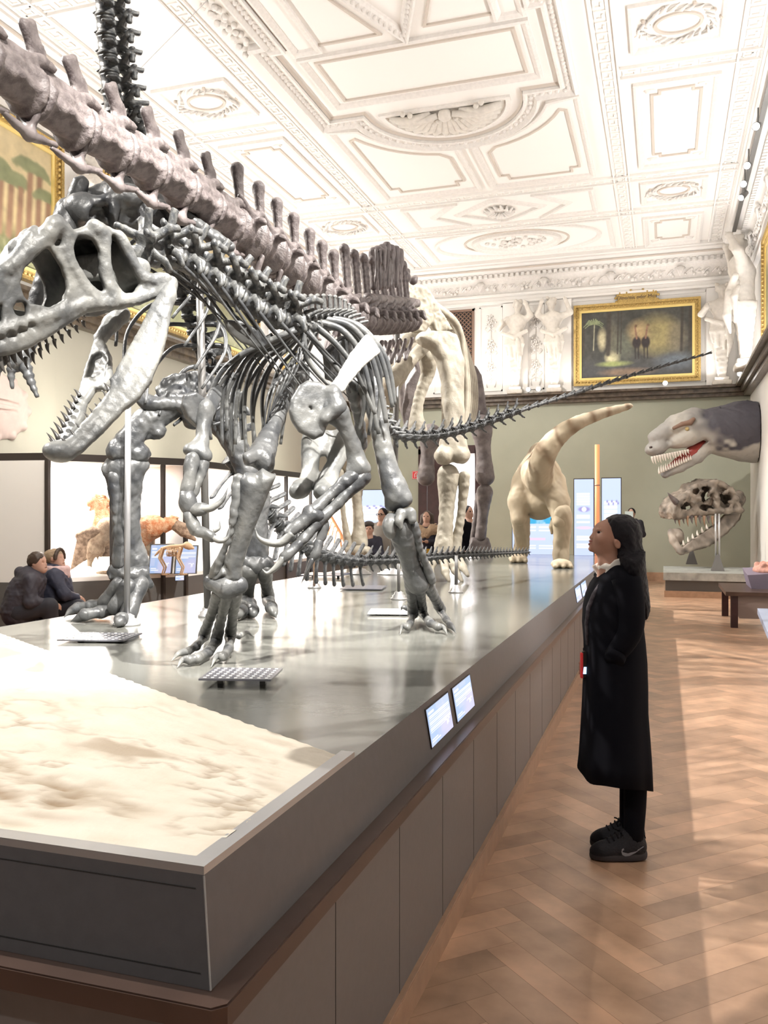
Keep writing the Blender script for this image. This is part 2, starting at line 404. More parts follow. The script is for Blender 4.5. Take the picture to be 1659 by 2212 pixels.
a = fl.data.color_attributes.new('paint', 'FLOAT_COLOR', 'POINT'); a.data.foreach_set('color', np.array(Cc, np.float32).ravel())
sub = MB(); sub.box((XL-.3, Y0, -.1), (XR+.3, YF+.3, -.003)); struct(sub.build('floor_base', m_floorbase))
# ---- walls (lower zone sage, upper zone cream plaster)
LZ0, LZ1 = 4.58, 4.84
b = MB(); b.box((XL-.3, Y0, 0), (XL, YF, LZ0)); struct(b.build('wall_left_lower', m_creamwall), 'cream lower wall on the left behind the glass cases')
b = MB(); b.box((XL-.3, Y0, LZ0), (XL, YF, ZC)); struct(b.build('wall_left_upper', m_plaster), 'white plaster upper wall on the left with the palm paintings')
b = MB(); b.box((XR, Y0, 0), (XR+.3, YF, LZ0)); struct(b.build('wall_right_lower', m_plaster), 'pale lower wall on the right')
b = MB(); b.box((XR, Y0, LZ0), (XR+.3, YF, ZC)); struct(b.build('wall_right_upper', m_plaster), 'white plaster upper wall on the right')
DX0, DX1, DZ = -6.30, -4.72, 3.35
b = MB(); b.box((XL-.3, YF, 0), (DX0, YF+.3, LZ0)); b.box((DX1, YF, 0), (XR+.3, YF+.3, LZ0)); b.box((DX0, YF, DZ), (DX1, YF+.3, LZ0))
struct(b.build('wall_end_lower', m_greywall), 'sage green lower end wall with the doorway')
b = MB(); b.box((XL-.3, YF, LZ0), (XR+.3, YF+.3, ZC)); struct(b.build('wall_end_upper', m_plaster), 'white plaster upper end wall with figures and painting')
# ---- doorway and the bright room beyond it
b = MB()
for x in (DX0, DX1): b.box((x-.12, YF-.06, 0), (x+.12, YF+.32, DZ+.12))
b.box((DX0-.12, YF-.06, DZ-.02), (DX1+.12, YF+.32, DZ+.2))
m_door = mat('dark_stained_wood', (.055, .022, .024), .35, var=.3, vscale=6)
struct(b.build('door_1_frame', m_door), 'dark stained door frame in the end wall')
b = MB(); b.box((DX0+.13, YF-.02, .02), (DX0+.72, YF+.03, DZ-.05))
for z0, z1 in ((.3, 1.1), (1.3, 2.9)):
    for x0, x1, y in ((DX0+.2, DX0+.65, YF-.045),): b.box((x0, y, z0), (x1, y+.03, z1))
struct(b.build('door_1', m_door), 'dark wooden door leaf standing in the end doorway')
b = MB()
b.box((DX0-1.5, YF+3.5, 0), (DX1+1.5, YF+3.6, 3.8)); b.box((DX0-1.5, YF+.3, 3.7), (DX1+1.5, YF+3.6, 3.8)); b.box((DX0-1.5, YF+.3, -.1), (DX1+1.5, YF+3.6, 0))
b.box((DX0-1.6, YF+.3, 0), (DX0-1.5, YF+3.6, 3.8)); b.box((DX1+1.5, YF+.3, 0), (DX1+1.6, YF+3.6, 3.8))
struct(b.build('wall_next_room', m_plaster), 'pale walls of the next room seen through the doorway')
area('next_room_lamp', (-5.5, YF+2, 3.6), (-5.5, YF+2, 0), 1.2, 1.2, 130, (.95, .95, 1))
# ---- ledge, baseboards
b = MB()
def ledge(z0, z1, dp):
    b.box((XL-.02, Y0, z0), (XL+dp, YF, z1)); b.box((XR-dp, Y0, z0), (XR+.02, YF, z1)); b.box((XL, YF-dp, z0), (XR, YF+.02, z1))
ledge(LZ0, LZ0+.09, .16); ledge(LZ0+.09, LZ0+.20, .24); ledge(LZ0+.20, LZ1, .36)
struct(b.build('trim_ledge', m_marble), 'brown marble ledge running round the hall walls')
b = MB(); b.box((XL, Y0, 0), (XL+.04, YF, .2)); b.box((XR-.04, Y0, 0), (XR, YF, .2)); b.box((XL, YF-.04, 0), (DX0-.12, YF, .22)); b.box((DX1+.12, YF-.04, 0), (XR, YF, .22))
struct(b.build('baseboard_end', m_plinth), 'brown wooden baseboard')
# ---- upper entablature and cornice along the three walls
def runs():   # (point on wall, direction along, inward normal, length)
    return ((np.array([XL, Y0, 0]), np.array([0, 1., 0]), np.array([1., 0, 0]), YF-Y0),
            (np.array([XL, YF, 0]), np.array([1., 0, 0]), np.array([0, -1., 0]), XR-XL),
            (np.array([XR, YF, 0]), np.array([0, -1., 0]), np.array([-1., 0, 0]), YF-Y0))
def profile_run(name, prof, m, label=None):
    b = MB()
    for p, t, n, ln in runs():
        P = [p+n*d+UP*z for d, z in prof]; Q = [q+t*ln for q in P]; k = len(P)
        b.add(P+Q, [(i, i+1, k+i+1, k+i) for i in range(k-1)])
    return struct(b.build(name, m), label)
profile_run('trim_architrave', [(0, 7.28), (.10, 7.30), (.10, 7.36), (.05, 7.38), (.05, 7.46), (.12, 7.5), (.12, 7.54), (.06, 7.56)], m_plaster)
profile_run('trim_frieze', [(.06, 7.56), (.09, 7.62), (.20, 7.88), (.24, 7.92)], m_mould)
profile_run('trim_cornice', [(.24, 7.92), (.30, 7.92), (.30, 8.0), (.46, 8.04), (.52, 8.06), (.52, 8.10), (.60, 8.14), (.62, 8.16), (.62, 8.20), (.66, 8.22), (.66, 8.31)], m_plaster)
profile_run('trim_cornice_line', [(.521, 8.058), (.535, 8.075), (.545, 8.10)], m_tan_line)
b = MB()      # dentils and frieze ornament (shells, leaves)
for p, t, n, ln in runs():
    k = int(ln/.14)
    for i in range(k):
        c = p+t*(i+.5)*.14+n*.33+UP*7.965; hw = t*.04+n*.05
        lo = np.minimum(c-hw, c+hw)-UP*.04; hi = np.maximum(c-hw, c+hw)+UP*.04; b.box(lo, hi)
struct(b.build('trim_dentils', m_plaster), 'row of small dentils under the cornice')
b = MB()
for p, t, n, ln in runs():
    k = int(ln/.21); r2 = random.Random(5)
    for i in range(k):
        c = p+t*(i+.5)*.21+n*(.13)+UP*7.74
        if i % 8 == 3:      # scallop shell
            for q in range(-4, 5):
                an = q*.19; e = c+n*.06+t*math.sin(an)*.17+UP*(-.10+.22*math.cos(an)); b.tube([c+n*.08-UP*.13, (c+e)/2+n*.09, e], [.02, .035, .02], 5)
        else:
            for q in range(5):
                e = c+t*r2.uniform(-.1, .1)+UP*r2.uniform(-.12, .12); b.ball(e+n*.0, (r2.uniform(.03, .06),)*3, 6, 4)
            b.tube([c-t*.1-UP*.08, c+n*.05, c+t*.1+UP*.06], [.012, .022, .012], 5)
struct(b.build('trim_frieze_ornament', m_mould, smooth=True), 'shell and leaf relief along the frieze')
# ---- ceiling
b = MB(); b.box((XL-.3, Y0, ZC), (XR+.3, YF+.3, ZC+.2)); struct(b.build('ceiling', m_ceiling), 'white coffered plaster ceiling')
XC = -3.41
def loop_mould(b, pts, prof, closed=True):
    """moulding of profile (offset to the left, drop) along a 2-D path on the ceiling"""
    P = [np.array(p, float) for p in pts]; n = len(P); base = len(b.V); m = len(prof); V = []
    for i in range(n):
        a = P[i]-P[i-1] if (closed or i) else P[1]-P[0]; c = P[(i+1) % n]-P[i] if (closed or i < n-1) else a
        a, c = unit(a), unit(c); na, nc = np.array([-a[1], a[0]]), np.array([-c[1], c[0]]); k = na+nc; k = k/max(.35, 1+na @ nc)
        for o, z in prof: V.append((*(P[i]+k*o), ZC-z))
    F = []
    for i in range(n if closed else n-1):
        j = (i+1) % n
        F += [(i*m+q, j*m+q, j*m+q+1, i*m+q+1) for q in range(m-1)]
    b.add(V, F)
def rect(x0, y0, x1, y1): return [(x0, y0), (x1, y0), (x1, y1), (x0, y1)]
def notched(x0, y0, x1, y1, s=.14):
    return [(x0+s, y0), (x1-s, y0), (x1-s, y0+s), (x1, y0+s), (x1, y1-s), (x1-s, y1-s), (x1-s, y1), (x0+s, y1), (x0+s, y1-s), (x0, y1-s), (x0, y0+s), (x0+s, y0+s)]
BOLD = [(-.10, 0), (-.10, .07), (-.06, .10), (-.02, .07), (.03, .05), (.06, .02), (.09, 0)]
MED = [(-.06, 0), (-.06, .05), (-.02, .06), (.03, .03), (.05, 0)]
THIN = [(-.025, 0), (-.02, .025), (.02, .025), (.025, 0)]
def arc(cx, cy, r, a0, a1, n=28, ry=None): return [(cx+r*math.cos(math.radians(a0+(a1-a0)*i/n)), cy+(ry or r)*math.sin(math.radians(a0+(a1-a0)*i/n))) for i in range(n+1)]
def beads(b, pts, step, r, off=0., closed=True):
    P = [np.array(p, float) for p in pts]; n = len(P)
    for i in range(n if closed else n-1):
        a, c = P[i], P[(i+1) % n]; ln = np.linalg.norm(c-a); k = max(1, int(ln/step)); t = (c-a)/max(ln, 1e-6); nn = np.array([-t[1], t[0]])
        for q in range(k):
            e = a+t*(q+.5)*ln/k+nn*off; b.ball((e[0], e[1], ZC-.055), (r, r, .05), 6, 4)
bb = MB(); bm = MB(); bt = MB(); bp = MB(); be = MB()
# great central frame with its half-round bays towards the far and the near end
FX0, FX1, FY1, FY0 = -5.44, -1.40, 13.46, 1.2
big = [(FX0, 11.02), (FX0+.2, 11.02), (FX0+.2, 3.6), (FX0, 3.6), (FX0, FY0), (FX1, FY0), (FX1, 3.6), (FX1-.2, 3.6), (FX1-.2, 11.02), (FX1, 11.02), (FX1, FY1)]+arc(XC, FY1-.05, 1.42, 2, 178)+[(FX0, FY1)]
loop_mould(bb, big, [(-.14, 0), (-.14, .10), (-.09, .13), (-.05, .06), (.05, .05), (.08, .09), (.12, .09), (.12, 0)])
beads(be, big, .11, .038, 0.0)
loop_mould(bt, big, [(.13, 0.001), (.13, .04), (.16, .001)])
loop_mould(bm, rect(-5.03, 11.5, -1.79, 12.97), MED); loop_mould(bt, rect(-4.86, 11.64, -1.96, 12.83), THIN)
loop_mould(bm, [(-5.03, 3.6), (-4.7, 3.6), (-4.7, 11.3), (-5.03, 11.3)], MED); loop_mould(bm, [(-2.1, 3.6), (-1.79, 3.6), (-1.79, 11.3), (-2.1, 11.3)], MED)
lz = [(XC, 11.28), (-4.55, 8.4), (XC, 5.6), (-2.27, 8.4)]
loop_mould(bb, lz, BOLD); beads(be, lz, .11, .035)
for sx in (-1, 1):
    loop_mould(bt, [(XC+sx*.32, 11.2), (XC+sx*1.26, 11.2), (XC+sx*1.26, 8.75)], THIN)
# half-round shell bay
loop_mould(bm, arc(XC, 13.5, 1.05, 0, 180), [(-.04, 0), (-.04, .04), (.04, .04), (.06, 0)])
sh = MB(); sh.add([(XC, 13.5, ZC-.012)]+[(x, y, ZC-.012) for x, y in arc(XC, 13.5, 1.02, 0, 180)], [(0, i+1, i+2) for i in range(28)])
for q in range(15):
    an = math.radians(12+q*156/14); e = np.array([XC+.93*math.cos(an), 13.5+.93*math.sin(an), ZC-.03]); s0 = np.array([XC+.25*math.cos(an), 13.53+.25*math.sin(an), ZC-.04])
    sh.tube([s0, (s0+e)/2-UP*.07, e], [.03, .085, .055], 7)
for sx in (-1, 1):
    sh.tube([(XC+sx*.12, 13.6, ZC-.1), (XC+sx*.4, 13.66, ZC-.12), (XC+sx*.75, 13.6, ZC-.1), (XC+sx*.93, 13.58, ZC-.04)], [.05, .06, .07, .04], 7)
    for q in range(6): sh.ball((XC+sx*(.15+.1*q), 13.78-.02*q*q+.1*(q % 2), ZC-.1), (.05, .05, .05), 6, 4)
sh.ball((XC, 13.62, ZC-.1), (.13, .12, .1), 8, 6)
struct(sh.build('trim_shell_relief', m_stone, smooth=True), 'scallop shell relief in the half round ceiling bay')
# meander bands
def meander(b, p0, p1, wd):
    p0, p1 = np.array(p0, float), np.array(p1, float); ln = np.linalg.norm(p1-p0); t = (p1-p0)/ln; nn = np.array([-t[1], t[0]])
    def bar(a0, a1, c0, c1, z=.018):
        q = [p0+t*a0+nn*c0, p0+t*a1+nn*c0, p0+t*a1+nn*c1, p0+t*a0+nn*c1]
        b.hexa([(*x, ZC+.01) for x in q]+[(*x, ZC-z) for x in q])
    zz = .033+.0017*getattr(b, 'q', 0); bar(0, ln, -wd/2-.03, -wd/2, zz); bar(0, ln, wd/2, wd/2+.03, zz)
    s = .27; k = int(ln/s); h = wd*.36; e = .028; b.q = getattr(b, 'q', 0)+1; z_ = .03+.0013*b.q
    for i in range(k):
        o = i*s+.03
        bar(o, o+e, -h+e, h-e, .018); bar(o, o+.2, h-e, h, .0187); bar(o+.2-e, o+.2, -h*.35+e, h-e, .0183); bar(o+.09, o+.2, -h*.35, -h*.35+e, .0190); bar(o, o+s, -h, -h+e, .0185)
for x in (-6.05, -0.80): meander(bp, (x, Y0), (x, 22.2), .26)
for y in (3.1, 9.25, 13.32, 17.5): 
    if y > 14: meander(bp, (-8.1, y), (1.35, y), .26)
    else: meander(bp, (-8.1, y), (-6.22, y), .26); meander(bp, (-.63, y), (1.35, y), .26)
meander(bp, (-8.1, 19.45), (1.35, 19.45), .22)
for x in (-7.95, 1.18): meander(bp, (x, Y0), (x, 22.2), .3)
# middle panels between frame and cross band
for sx in (-1, 1):
    xa, xb = XC+sx*.16, XC+sx*2.08
    pl = [(xb, 13.82), (xb, 17.08), (xa, 17.08), (xa, 15.2)]+[(XC+sx*1.72*math.cos(q), 13.4+1.72*math.sin(q)) for q in np.linspace(1.45, .3, 8)]
    loop_mould(bm, pl[::sx], MED)
    xa, xb = XC+sx*.36, XC+sx*1.88
    pt = [(xb, 14.25), (xb, 16.62), (xb-sx*.16, 16.62), (xb-sx*.16, 16.82), (xa+sx*.16, 16.82), (xa+sx*.16, 16.62), (xa, 16.62), (xa, 15.5)]+[(XC+sx*1.95*math.cos(q), 13.4+1.95*math.sin(q)) for q in np.linspace(1.3, .42, 8)]
    loop_mould(bt, pt[::sx], THIN)
# side bays
for xc in (-7.0, .18):
    for y0, y1 in ((4.0, 8.6), (13.78, 17.02), (20.0, 22.0)):
        loop_mould(bm, rect(xc-.58, y0, xc+.58, y1), MED)
        n_ = notched(xc-.37, y0+.26, xc+.37, y1-.4, .12); loop_mould(bt, n_, THIN)
        for sx in (-1, 1):
            for yy in (y0+.24, y1-.32): be.ball((xc+sx*.4, yy, ZC), (.1, .05, .03), 8, 4); be.ball((xc+sx*.44, yy, ZC-.02), (.03, .03, .03), 6, 4)
    for yc in (12.2, 18.45, 10.2 if xc < -5 else 10.2):
        if yc == 10.2: continue
        loop_mould(bm, rect(xc-.58, yc-.55, xc+.58, yc+.55), MED)
        ov = arc(xc, yc, .30, 0, 360, 28, .24)[:-1]; loop_mould(bt, ov, THIN)
        for q in range(26):
            an = q/26*6.283; rr = 1.35+.12*math.sin(5*an)
            be.tube([(xc+.30*rr*math.cos(an), yc+.26*rr*math.sin(an), ZC-.02), (xc+.36*rr*math.cos(an+.2), yc+.30*rr*math.sin(an+.2), ZC-.05), (xc+.33*rr*math.cos(an+.4), yc+.34*rr*math.sin(an+.4), ZC-.01)], [.012, .028, .01], 5)
            if q % 3 == 0: bt.ball((xc+.40*rr*math.cos(an), yc+.33*rr*math.sin(an), ZC-.02), (.03, .03, .03), 6, 4)
# far bays: hexagon rosette with side panels, oval wreath
loop_mould(bm, [(XC-.95, 18.5), (XC-.1, 19.15), (XC+.1, 19.15), (XC+.95, 18.5), (XC+.1, 17.85), (XC-.1, 17.85)], MED)
for q in range(14):
    an = q/14*6.283; be.tube([(XC+.12*math.cos(an), 18.5+.12*math.sin(an), ZC-.03), (XC+.26*math.cos(an+.15), 18.5+.26*math.sin(an+.15), ZC-.07), (XC+.34*math.cos(an), 18.5+.34*math.sin(an), ZC-.02)], [.02, .045, .02], 5)
for sx in (-1, 1):
    pl = [(XC+sx*.9, 17.85), (XC+sx*1.98, 17.85), (XC+sx*1.98, 19.15), (XC+sx*.9, 19.15), (XC+sx*1.5, 18.5)]; loop_mould(bm, pl[::sx], MED)
for r, ry, pr in ((.98, .62, BOLD), (1.25, .8, THIN), (1.95, 1.05, MED)):
    loop_mould(bm if pr is not THIN else bt, arc(XC, 20.7, r, 0, 360, 44, ry)[:-1], pr)
for q in range(40):
    an = q/40*6.283; rr = rng.uniform(.15, .9); be.ball((XC+rr*.9*math.cos(an), 20.7+rr*.5*math.sin(an), ZC-.03), (.06, .05, .04), 6, 4)
loop_mould(bm, rect(-5.6, 19.75, -1.2, 21.75), MED)
loop_mould(bm, rect(-8.1, Y0+.3, 1.35, 22.25), MED)
# leaf garland beside the frame, as in the left margin
for q in range(26):
    y = 9.7+q*.055; be.ball((-5.62+.1*math.sin(q*1.7), y, ZC-.03), (.05, .05, .045), 6, 4)
struct(bb.build('trim_1', m_mould), 'bold beaded frame of the great middle ceiling panel')
struct(bm.build('trim_2', m_mould), 'plain raised mouldings of the ceiling panels')
struct(bt.build('trim_3', m_tan_line), 'thin tan lines inside the ceiling panels')
struct(bp.build('trim_4', m_ceiling), 'meander key bands across the ceiling')
struct(be.build('trim_5', m_mould, smooth=True), 'egg and leaf ornaments of the ceiling')
# ---- upper wall panelling on the end wall
b = MB()
def wframe(b, x0, z0, x1, z1, t=.05, d=.05, y=YF):
    b.box((x0, y-d, z0), (x1, y, z0+t)); b.box((x0, y-d, z1-t), (x1, y, z1)); b.box((x0, y-d, z0), (x0+t, y, z1)); b.box((x1-t, y-d, z0), (x1, y, z1))
for x0, x1 in ((-4.72, -4.1), (-3.45, -3.0), (-2.45, 1.0), (-6.0, -4.85), (1.72, 1.96)): wframe(b, x0, 4.98, x1, 7.24, .035, .03)
for xc in (-3.75, -2.62, 1.32): b.box((xc-.33, YF-.09, LZ1), (xc+.33, YF, 7.28))
struct(b.build('trim_6', m_plaster), 'raised panels on the upper end wall')
b = MB()
for xc in (-4.41, -3.22):
    for zc in (6.85, 6.2, 5.6): 
        for q in range(16):
            an = q*2.4; rr = .02+.009*q; b.ball((xc+rr*math.cos(an), YF-.03, zc+rr*1.2*math.sin(an)), (.03, .03, .03), 6, 4)
        for sx in (-1, 1): b.tube([(xc, YF-.02, zc-.2), (xc+sx*.1, YF-.03, zc-.28), (xc+sx*.17, YF-.03, zc-.2), (xc+sx*.13, YF-.02, zc-.15)], .012, 5)
    b.tube([(xc, YF-.02, 7.05), (xc, YF-.02, 5.2)], .01, 5)
    for sx in (-1, 1): b.tube([(xc, YF-.02, 5.3), (xc+sx*.14, YF-.03, 5.25), (xc+sx*.1, YF-.03, 5.08)], .012, 5)
struct(b.build('trim_7', m_mould, smooth=True), 'flower garland relief on the narrow end wall panels')
# dark lattice window at the left of the end wall
b = MB(); b.box((-5.55, YF-.02, 5.6), (-4.93, YF-.01, 7.15)); vo = struct(b.build('window_1', m_seam), 'dark lattice window in the upper end wall')
b = MB(); wframe(b, -5.62, 5.53, -4.86, 7.22, .06, .05)
m_lat = mat('lattice_wood', (.22, .13, .09), .5)
for k in range(-12, 13):
    for s in (-1, 1):
        p = [(-5.24+k*.11-s*.9, 5.475), (-5.24+k*.11+s*.9, 7.275)]
        t0 = [( x-p[0][0])/(p[1][0]-p[0][0]) for x in (-5.55, -4.93)]; ta, tb = max(0.07, min(t0)), min(.93, max(t0))
        if tb > ta: b.tube([(p[0][0]+(p[1][0]-p[0][0])*t, YF-.03, p[0][1]+1.8*t) for t in (ta, tb)], .014, 4)
struct(b.build('window_1_frame', m_lat), 'brown lattice of the upper end wall window')
# ================================================================ PAINTINGS, FIGURES, LAMPS OF THE UPPER WALLS
def noise2(h, w_, sc, seed):
    r = np.random.default_rng(seed); out = np.zeros((h, w_)); amp = 1.
    for o in range(4):
        gh, gw = int(h/sc*2**o)+3, int(w_/sc*2**o)+3; g = r.random((gh, gw))
        y = np.linspace(0, gh-2.01, h); x = np.linspace(0, gw-2.01, w_); yi, xi = y.astype(int), x.astype(int); fy, fx = (y-yi)[:, None], (x-xi)[None]
        out += amp*((g[yi][:, xi]*(1-fx)+g[yi][:, xi+1]*fx)*(1-fy)+(g[yi+1][:, xi]*(1-fx)+g[yi+1][:, xi+1]*fx)*fy); amp *= .5
    return out/1.875
def blend(img, mask, col): img[:] = img*(1-mask[..., None])+np.array(col)*mask[..., None]
def blob(h, w_, cx, cy, rx, ry, soft=.3):
    y, x = np.mgrid[0:h, 0:w_]; q = np.sqrt(((x/w_-cx)/rx)**2+((y/h-cy)/ry)**2); return np.clip((1+soft-q)/(2*soft), 0, 1)
def line(img, x0, y0, x1, y1, wd, col, a=1.):
    h, w_ = img.shape[:2]; y, x = np.mgrid[0:h, 0:w_]; x = x/w_; y = y/h*(h/w_); y0, y1 = y0*h/w_, y1*h/w_
    dx, dy = x1-x0, y1-y0; t = np.clip(((x-x0)*dx+(y-y0)*dy)/(dx*dx+dy*dy+1e-9), 0, 1)
    d = np.hypot(x-x0-t*dx, y-y0-t*dy); blend(img, a*np.clip(1.5-d/wd, 0, 1), col)
def palm(img, x, y0, y1, s, trunk, leaf, wd=.008):
    line(img, x, y0, x+.01, y1, wd, trunk)
    for q in range(11):
        an = math.pi*(-.12+1.24*q/10); r = s*(.8+.3*random.random()); mx, my = x+.6*r*math.cos(an), y1+.75*r*math.sin(an)+.04*s
        line(img, x, y1, mx, my, wd*.9, leaf, .9); line(img, mx, my, x+r*math.cos(an), my-.5*r, wd*.7, leaf, .8)
def paint_jungle():
    h, w_ = 150, 250; n = noise2(h, w_, 40, 3); n2 = noise2(h, w_, 9, 4)
    img = np.array([.06, .06, .05])[None, None]+n[..., None]*np.array([.12, .12, .11])+(n2[..., None]-.5)*np.array([.06, .065, .05]); img = np.clip(img, .01, 1)
    y, x = np.mgrid[0:h, 0:w_]; x = x/w_; y = y/h
    blend(img, np.clip((.42-y)*2, 0, .6), (.10, .10, .11))
    g = np.clip(n*1.2, 0, 1)
    for cx, cy, rx, ry, cl, al in ((.68, .60, .17, .24, (.52, .44, .22), .9), (.52, .64, .09, .16, (.66, .50, .28), .9), (.86, .55, .08, .2, (.36, .31, .22), .6), (.19, .58, .035, .14, (.80, .72, .48), 1), (.285, .30, .055, .08, (.85, .78, .5), 1), (.29, .55, .04, .22, (.36, .33, .24), .6), (.3, .2, .13, .035, (.42, .46, .2), .9), (.86, .2, .16, .1, (.22, .25, .28), .7), (.42, .07, .2, .05, (.36, .25, .17), .7), (.38, .47, .1, .2, (.24, .25, .19), .6)):
        blend(img, np.clip(blob(h, w_, cx, cy, rx, ry, .5)*al*(.5+g), 0, 1), cl)
    for xx, wd in ((.015, .012), (.245, .02), (.9, .012), (.97, .012), (.33, .006), (.36, .005)): line(img, xx, .35, xx+.01, 1, wd, (.11, .095, .08))
    palm(img, .11, .42, .82, .1, (.52, .50, .36), (.46, .52, .30), .005)
    for bx, hx in ((.505, .49), (.585, .60)):
        blend(img, blob(h, w_, bx, .50, .04, .09, .2), (.07, .055, .055)); line(img, bx, .56, hx, .74, .008, (.42, .25, .17)); blend(img, blob(h, w_, hx+.008, .75, .012, .02, .2), (.3, .2, .12))
        line(img, bx-.015, .44, bx-.012, .26, .005, (.06, .05, .05)); line(img, bx+.015, .44, bx+.018, .26, .005, (.06, .05, .05))
    img = np.clip(img*(.45+.45*noise2(h, w_, 5, 8)[..., None]), 0, 1)**1.15
    return img
def paint_palms(seed, green=False):
    h, w_ = 90, 236; random.seed(seed); n = noise2(h, w_, 30, seed); n2 = noise2(h, w_, 7, seed+1); y, x = np.mgrid[0:h, 0:w_]; x = x/w_; y = y/h
    img = np.zeros((h, w_, 3))+np.array([.78, .60, .30]); img += (n[..., None]-.5)*.14; blend(img, np.clip(y*.8-.1, 0, .6), (.84, .70, .44))
    blend(img, np.clip((.36-y+.3*(n-.5))*6, 0, 1), (.20, .19, .08)); blend(img, np.clip((.2-y+.2*(n2-.5))*6, 0, .8), (.11, .12, .05))
    blend(img, np.clip((n2-.55)*3, 0, .5)*np.clip((.5-y)*4, 0, 1), (.42, .40, .22))
    for q in range(9 if not green else 4):
        xx = .5+.48*(random.random()*2-1) if q > 5 else .80+.035*q; palm(img, xx, .2, .60+.2*random.random(), .05, (.38, .22, .13), (.30, .32, .16), .011)
    if green:
        blend(img, np.clip((.8-y+.5*(n-.5))*5, 0, .9), (.24, .24, .13)); blend(img, np.clip((n2-.5)*4, 0, .6), (.36, .35, .22))
    return np.clip(img*.72*(.75+.5*noise2(h, w_, 6, seed+3)[..., None]), .01, 1)
def framed(name, o, eu, nrm, Wd, Hd, img, label, group=None, fw=.2):
    """picture hung on a wall: o lower left corner of the frame on the wall plane, eu along, nrm into the hall"""
    o, eu, nrm = (np.asarray(q, float) for q in (o, eu, nrm)); r = empty(name, o+eu*Wd/2+nrm*.05, label, 'painting', group)
    def fr(b, i0, i1, d0, d1):
        for (u0, v0, u1, v1) in ((i0, i0, Wd-i0, i1), (i0, Hd-i1, Wd-i0, Hd-i0), (i0, i1, i1, Hd-i1), (Wd-i1, i1, Wd-i0, Hd-i1)):
            P = [o+eu*u+UP*v+nrm*d for d in (d0, d1) for u, v in ((u0, v0), (u1, v0), (u1, v1), (u0, v1))]; b.hexa(P)
    b = MB(); fr(b, 0, .06, .01, .13); fr(b, .06, fw*.7, .01, .09)
    for (a0, a1) in (((0, 0), (Wd, 0)), ((Wd, 0), (Wd, Hd)), ((Wd, Hd), (0, Hd)), ((0, Hd), (0, 0))):
        ln = math.hypot(a1[0]-a0[0], a1[1]-a0[1]); k = int(ln/.085); c = np.array([Wd/2, Hd/2])
        for q in range(k):
            t = (q+.5)/k; e = np.array([a0[0]+(a1[0]-a0[0])*t, a0[1]+(a1[1]-a0[1])*t]); dr = np.array([0, 1.]) if a0[1] == a1[1] else np.array([1., 0]); e = e+dr*np.sign(c-e)*fw*.42
            b.ball(o+eu*e[0]+UP*e[1]+nrm*.1, (.03, .03, .03), 6, 4)
    b.build('frame', m_gold, r)
    b = MB(); fr(b, fw*.7, fw, .01, .075); b.build('inner_frame', m_goldb, r)
    picture('canvas', o+eu*fw*.98+UP*fw*.98+nrm*.05, eu, UP, Wd-2*fw*.98, Hd-2*fw*.98, img, m_paint, r)
    return r
pt = framed('jungle_painting', (-2.23, YF, 5.0), (1, 0, 0), (0, -1, 0), 3.09, 2.08, paint_jungle(), 'gold framed dark jungle painting with two tall birds on the end wall')
pq = empty('title_plaque', (-.66, YF-.08, 7.2), 'small gilded title plaque above the dark jungle painting', 'plaque')
b = MB(); pl = [(-.5, -.1), (-.42, -.13), (.42, -.13), (.5, -.1), (.44, -.04), (.52, .02), (.46, .1), (.4, .12), (.25, .12), (.15, .17), (-.15, .17), (-.25, .12), (-.42, .12), (-.48, .06), (-.52, .0), (-.45, -.04)]
b.prism(pl, 0, .03, lambda a, c, e: (-.66+a, YF-.06-e, 7.2+c))
for q in pl: b.ball((-.66+q[0], YF-.08, 7.2+q[1]), (.035, .03, .035), 6, 4)
b.build('plate', m_gold, pq)
def text(name, s, size, p, ex, ey, m, parent, depth=.004):
    cu = bpy.data.curves.new(name, 'FONT'); cu.body = s; cu.size = size; cu.align_x = 'CENTER'; cu.align_y = 'CENTER'; cu.extrude = depth
    o = bpy.data.objects.new(name, cu); COL.objects.link(o); cu.materials.append(m); ex, ey = unit(ex), unit(ey)
    bpy.context.view_layer.update(); me = bpy.data.meshes.new_from_object(o.evaluated_get(bpy.context.evaluated_depsgraph_get())); bpy.data.objects.remove(o)
    return inst(name, me, frameM(p, ex, ey, np.cross(ex, ey)), parent)
text('lettering', 'Dinornis oder Moa', .125, (-.66, YF-.1, 7.19), (1, 0, 0), (0, 0, 1), m_marble, pq)
framed('palm_painting', (XL, 5.0, 5.02), (0, 1, 0), (1, 0, 0), 5.82, 2.22, np.fliplr(np.fliplr(paint_palms(11))), 'gold framed painting of brown palms under a yellow sky, upper left wall')
framed('landscape_painting', (XL, 11.74, 5.02), (0, 1, 0), (1, 0, 0), 5.7, 2.3, paint_palms(23, True), 'gold framed green landscape painting behind the grey predator skeleton')
framed('green_painting', (XL, 18.72, 5.12), (0, 1, 0), (1, 0, 0), 1.0, 2.1, paint_palms(31, True), 'small gold framed green painting near the far end of the left wall', fw=.12)
framed('right_wall_painting', (XR, 19.0, 5.05), (0, -1, 0), (-1, 0, 0), 6.0, 2.2, paint_palms(41, True), 'gold framed painting edge on the right wall beside the stucco figure')
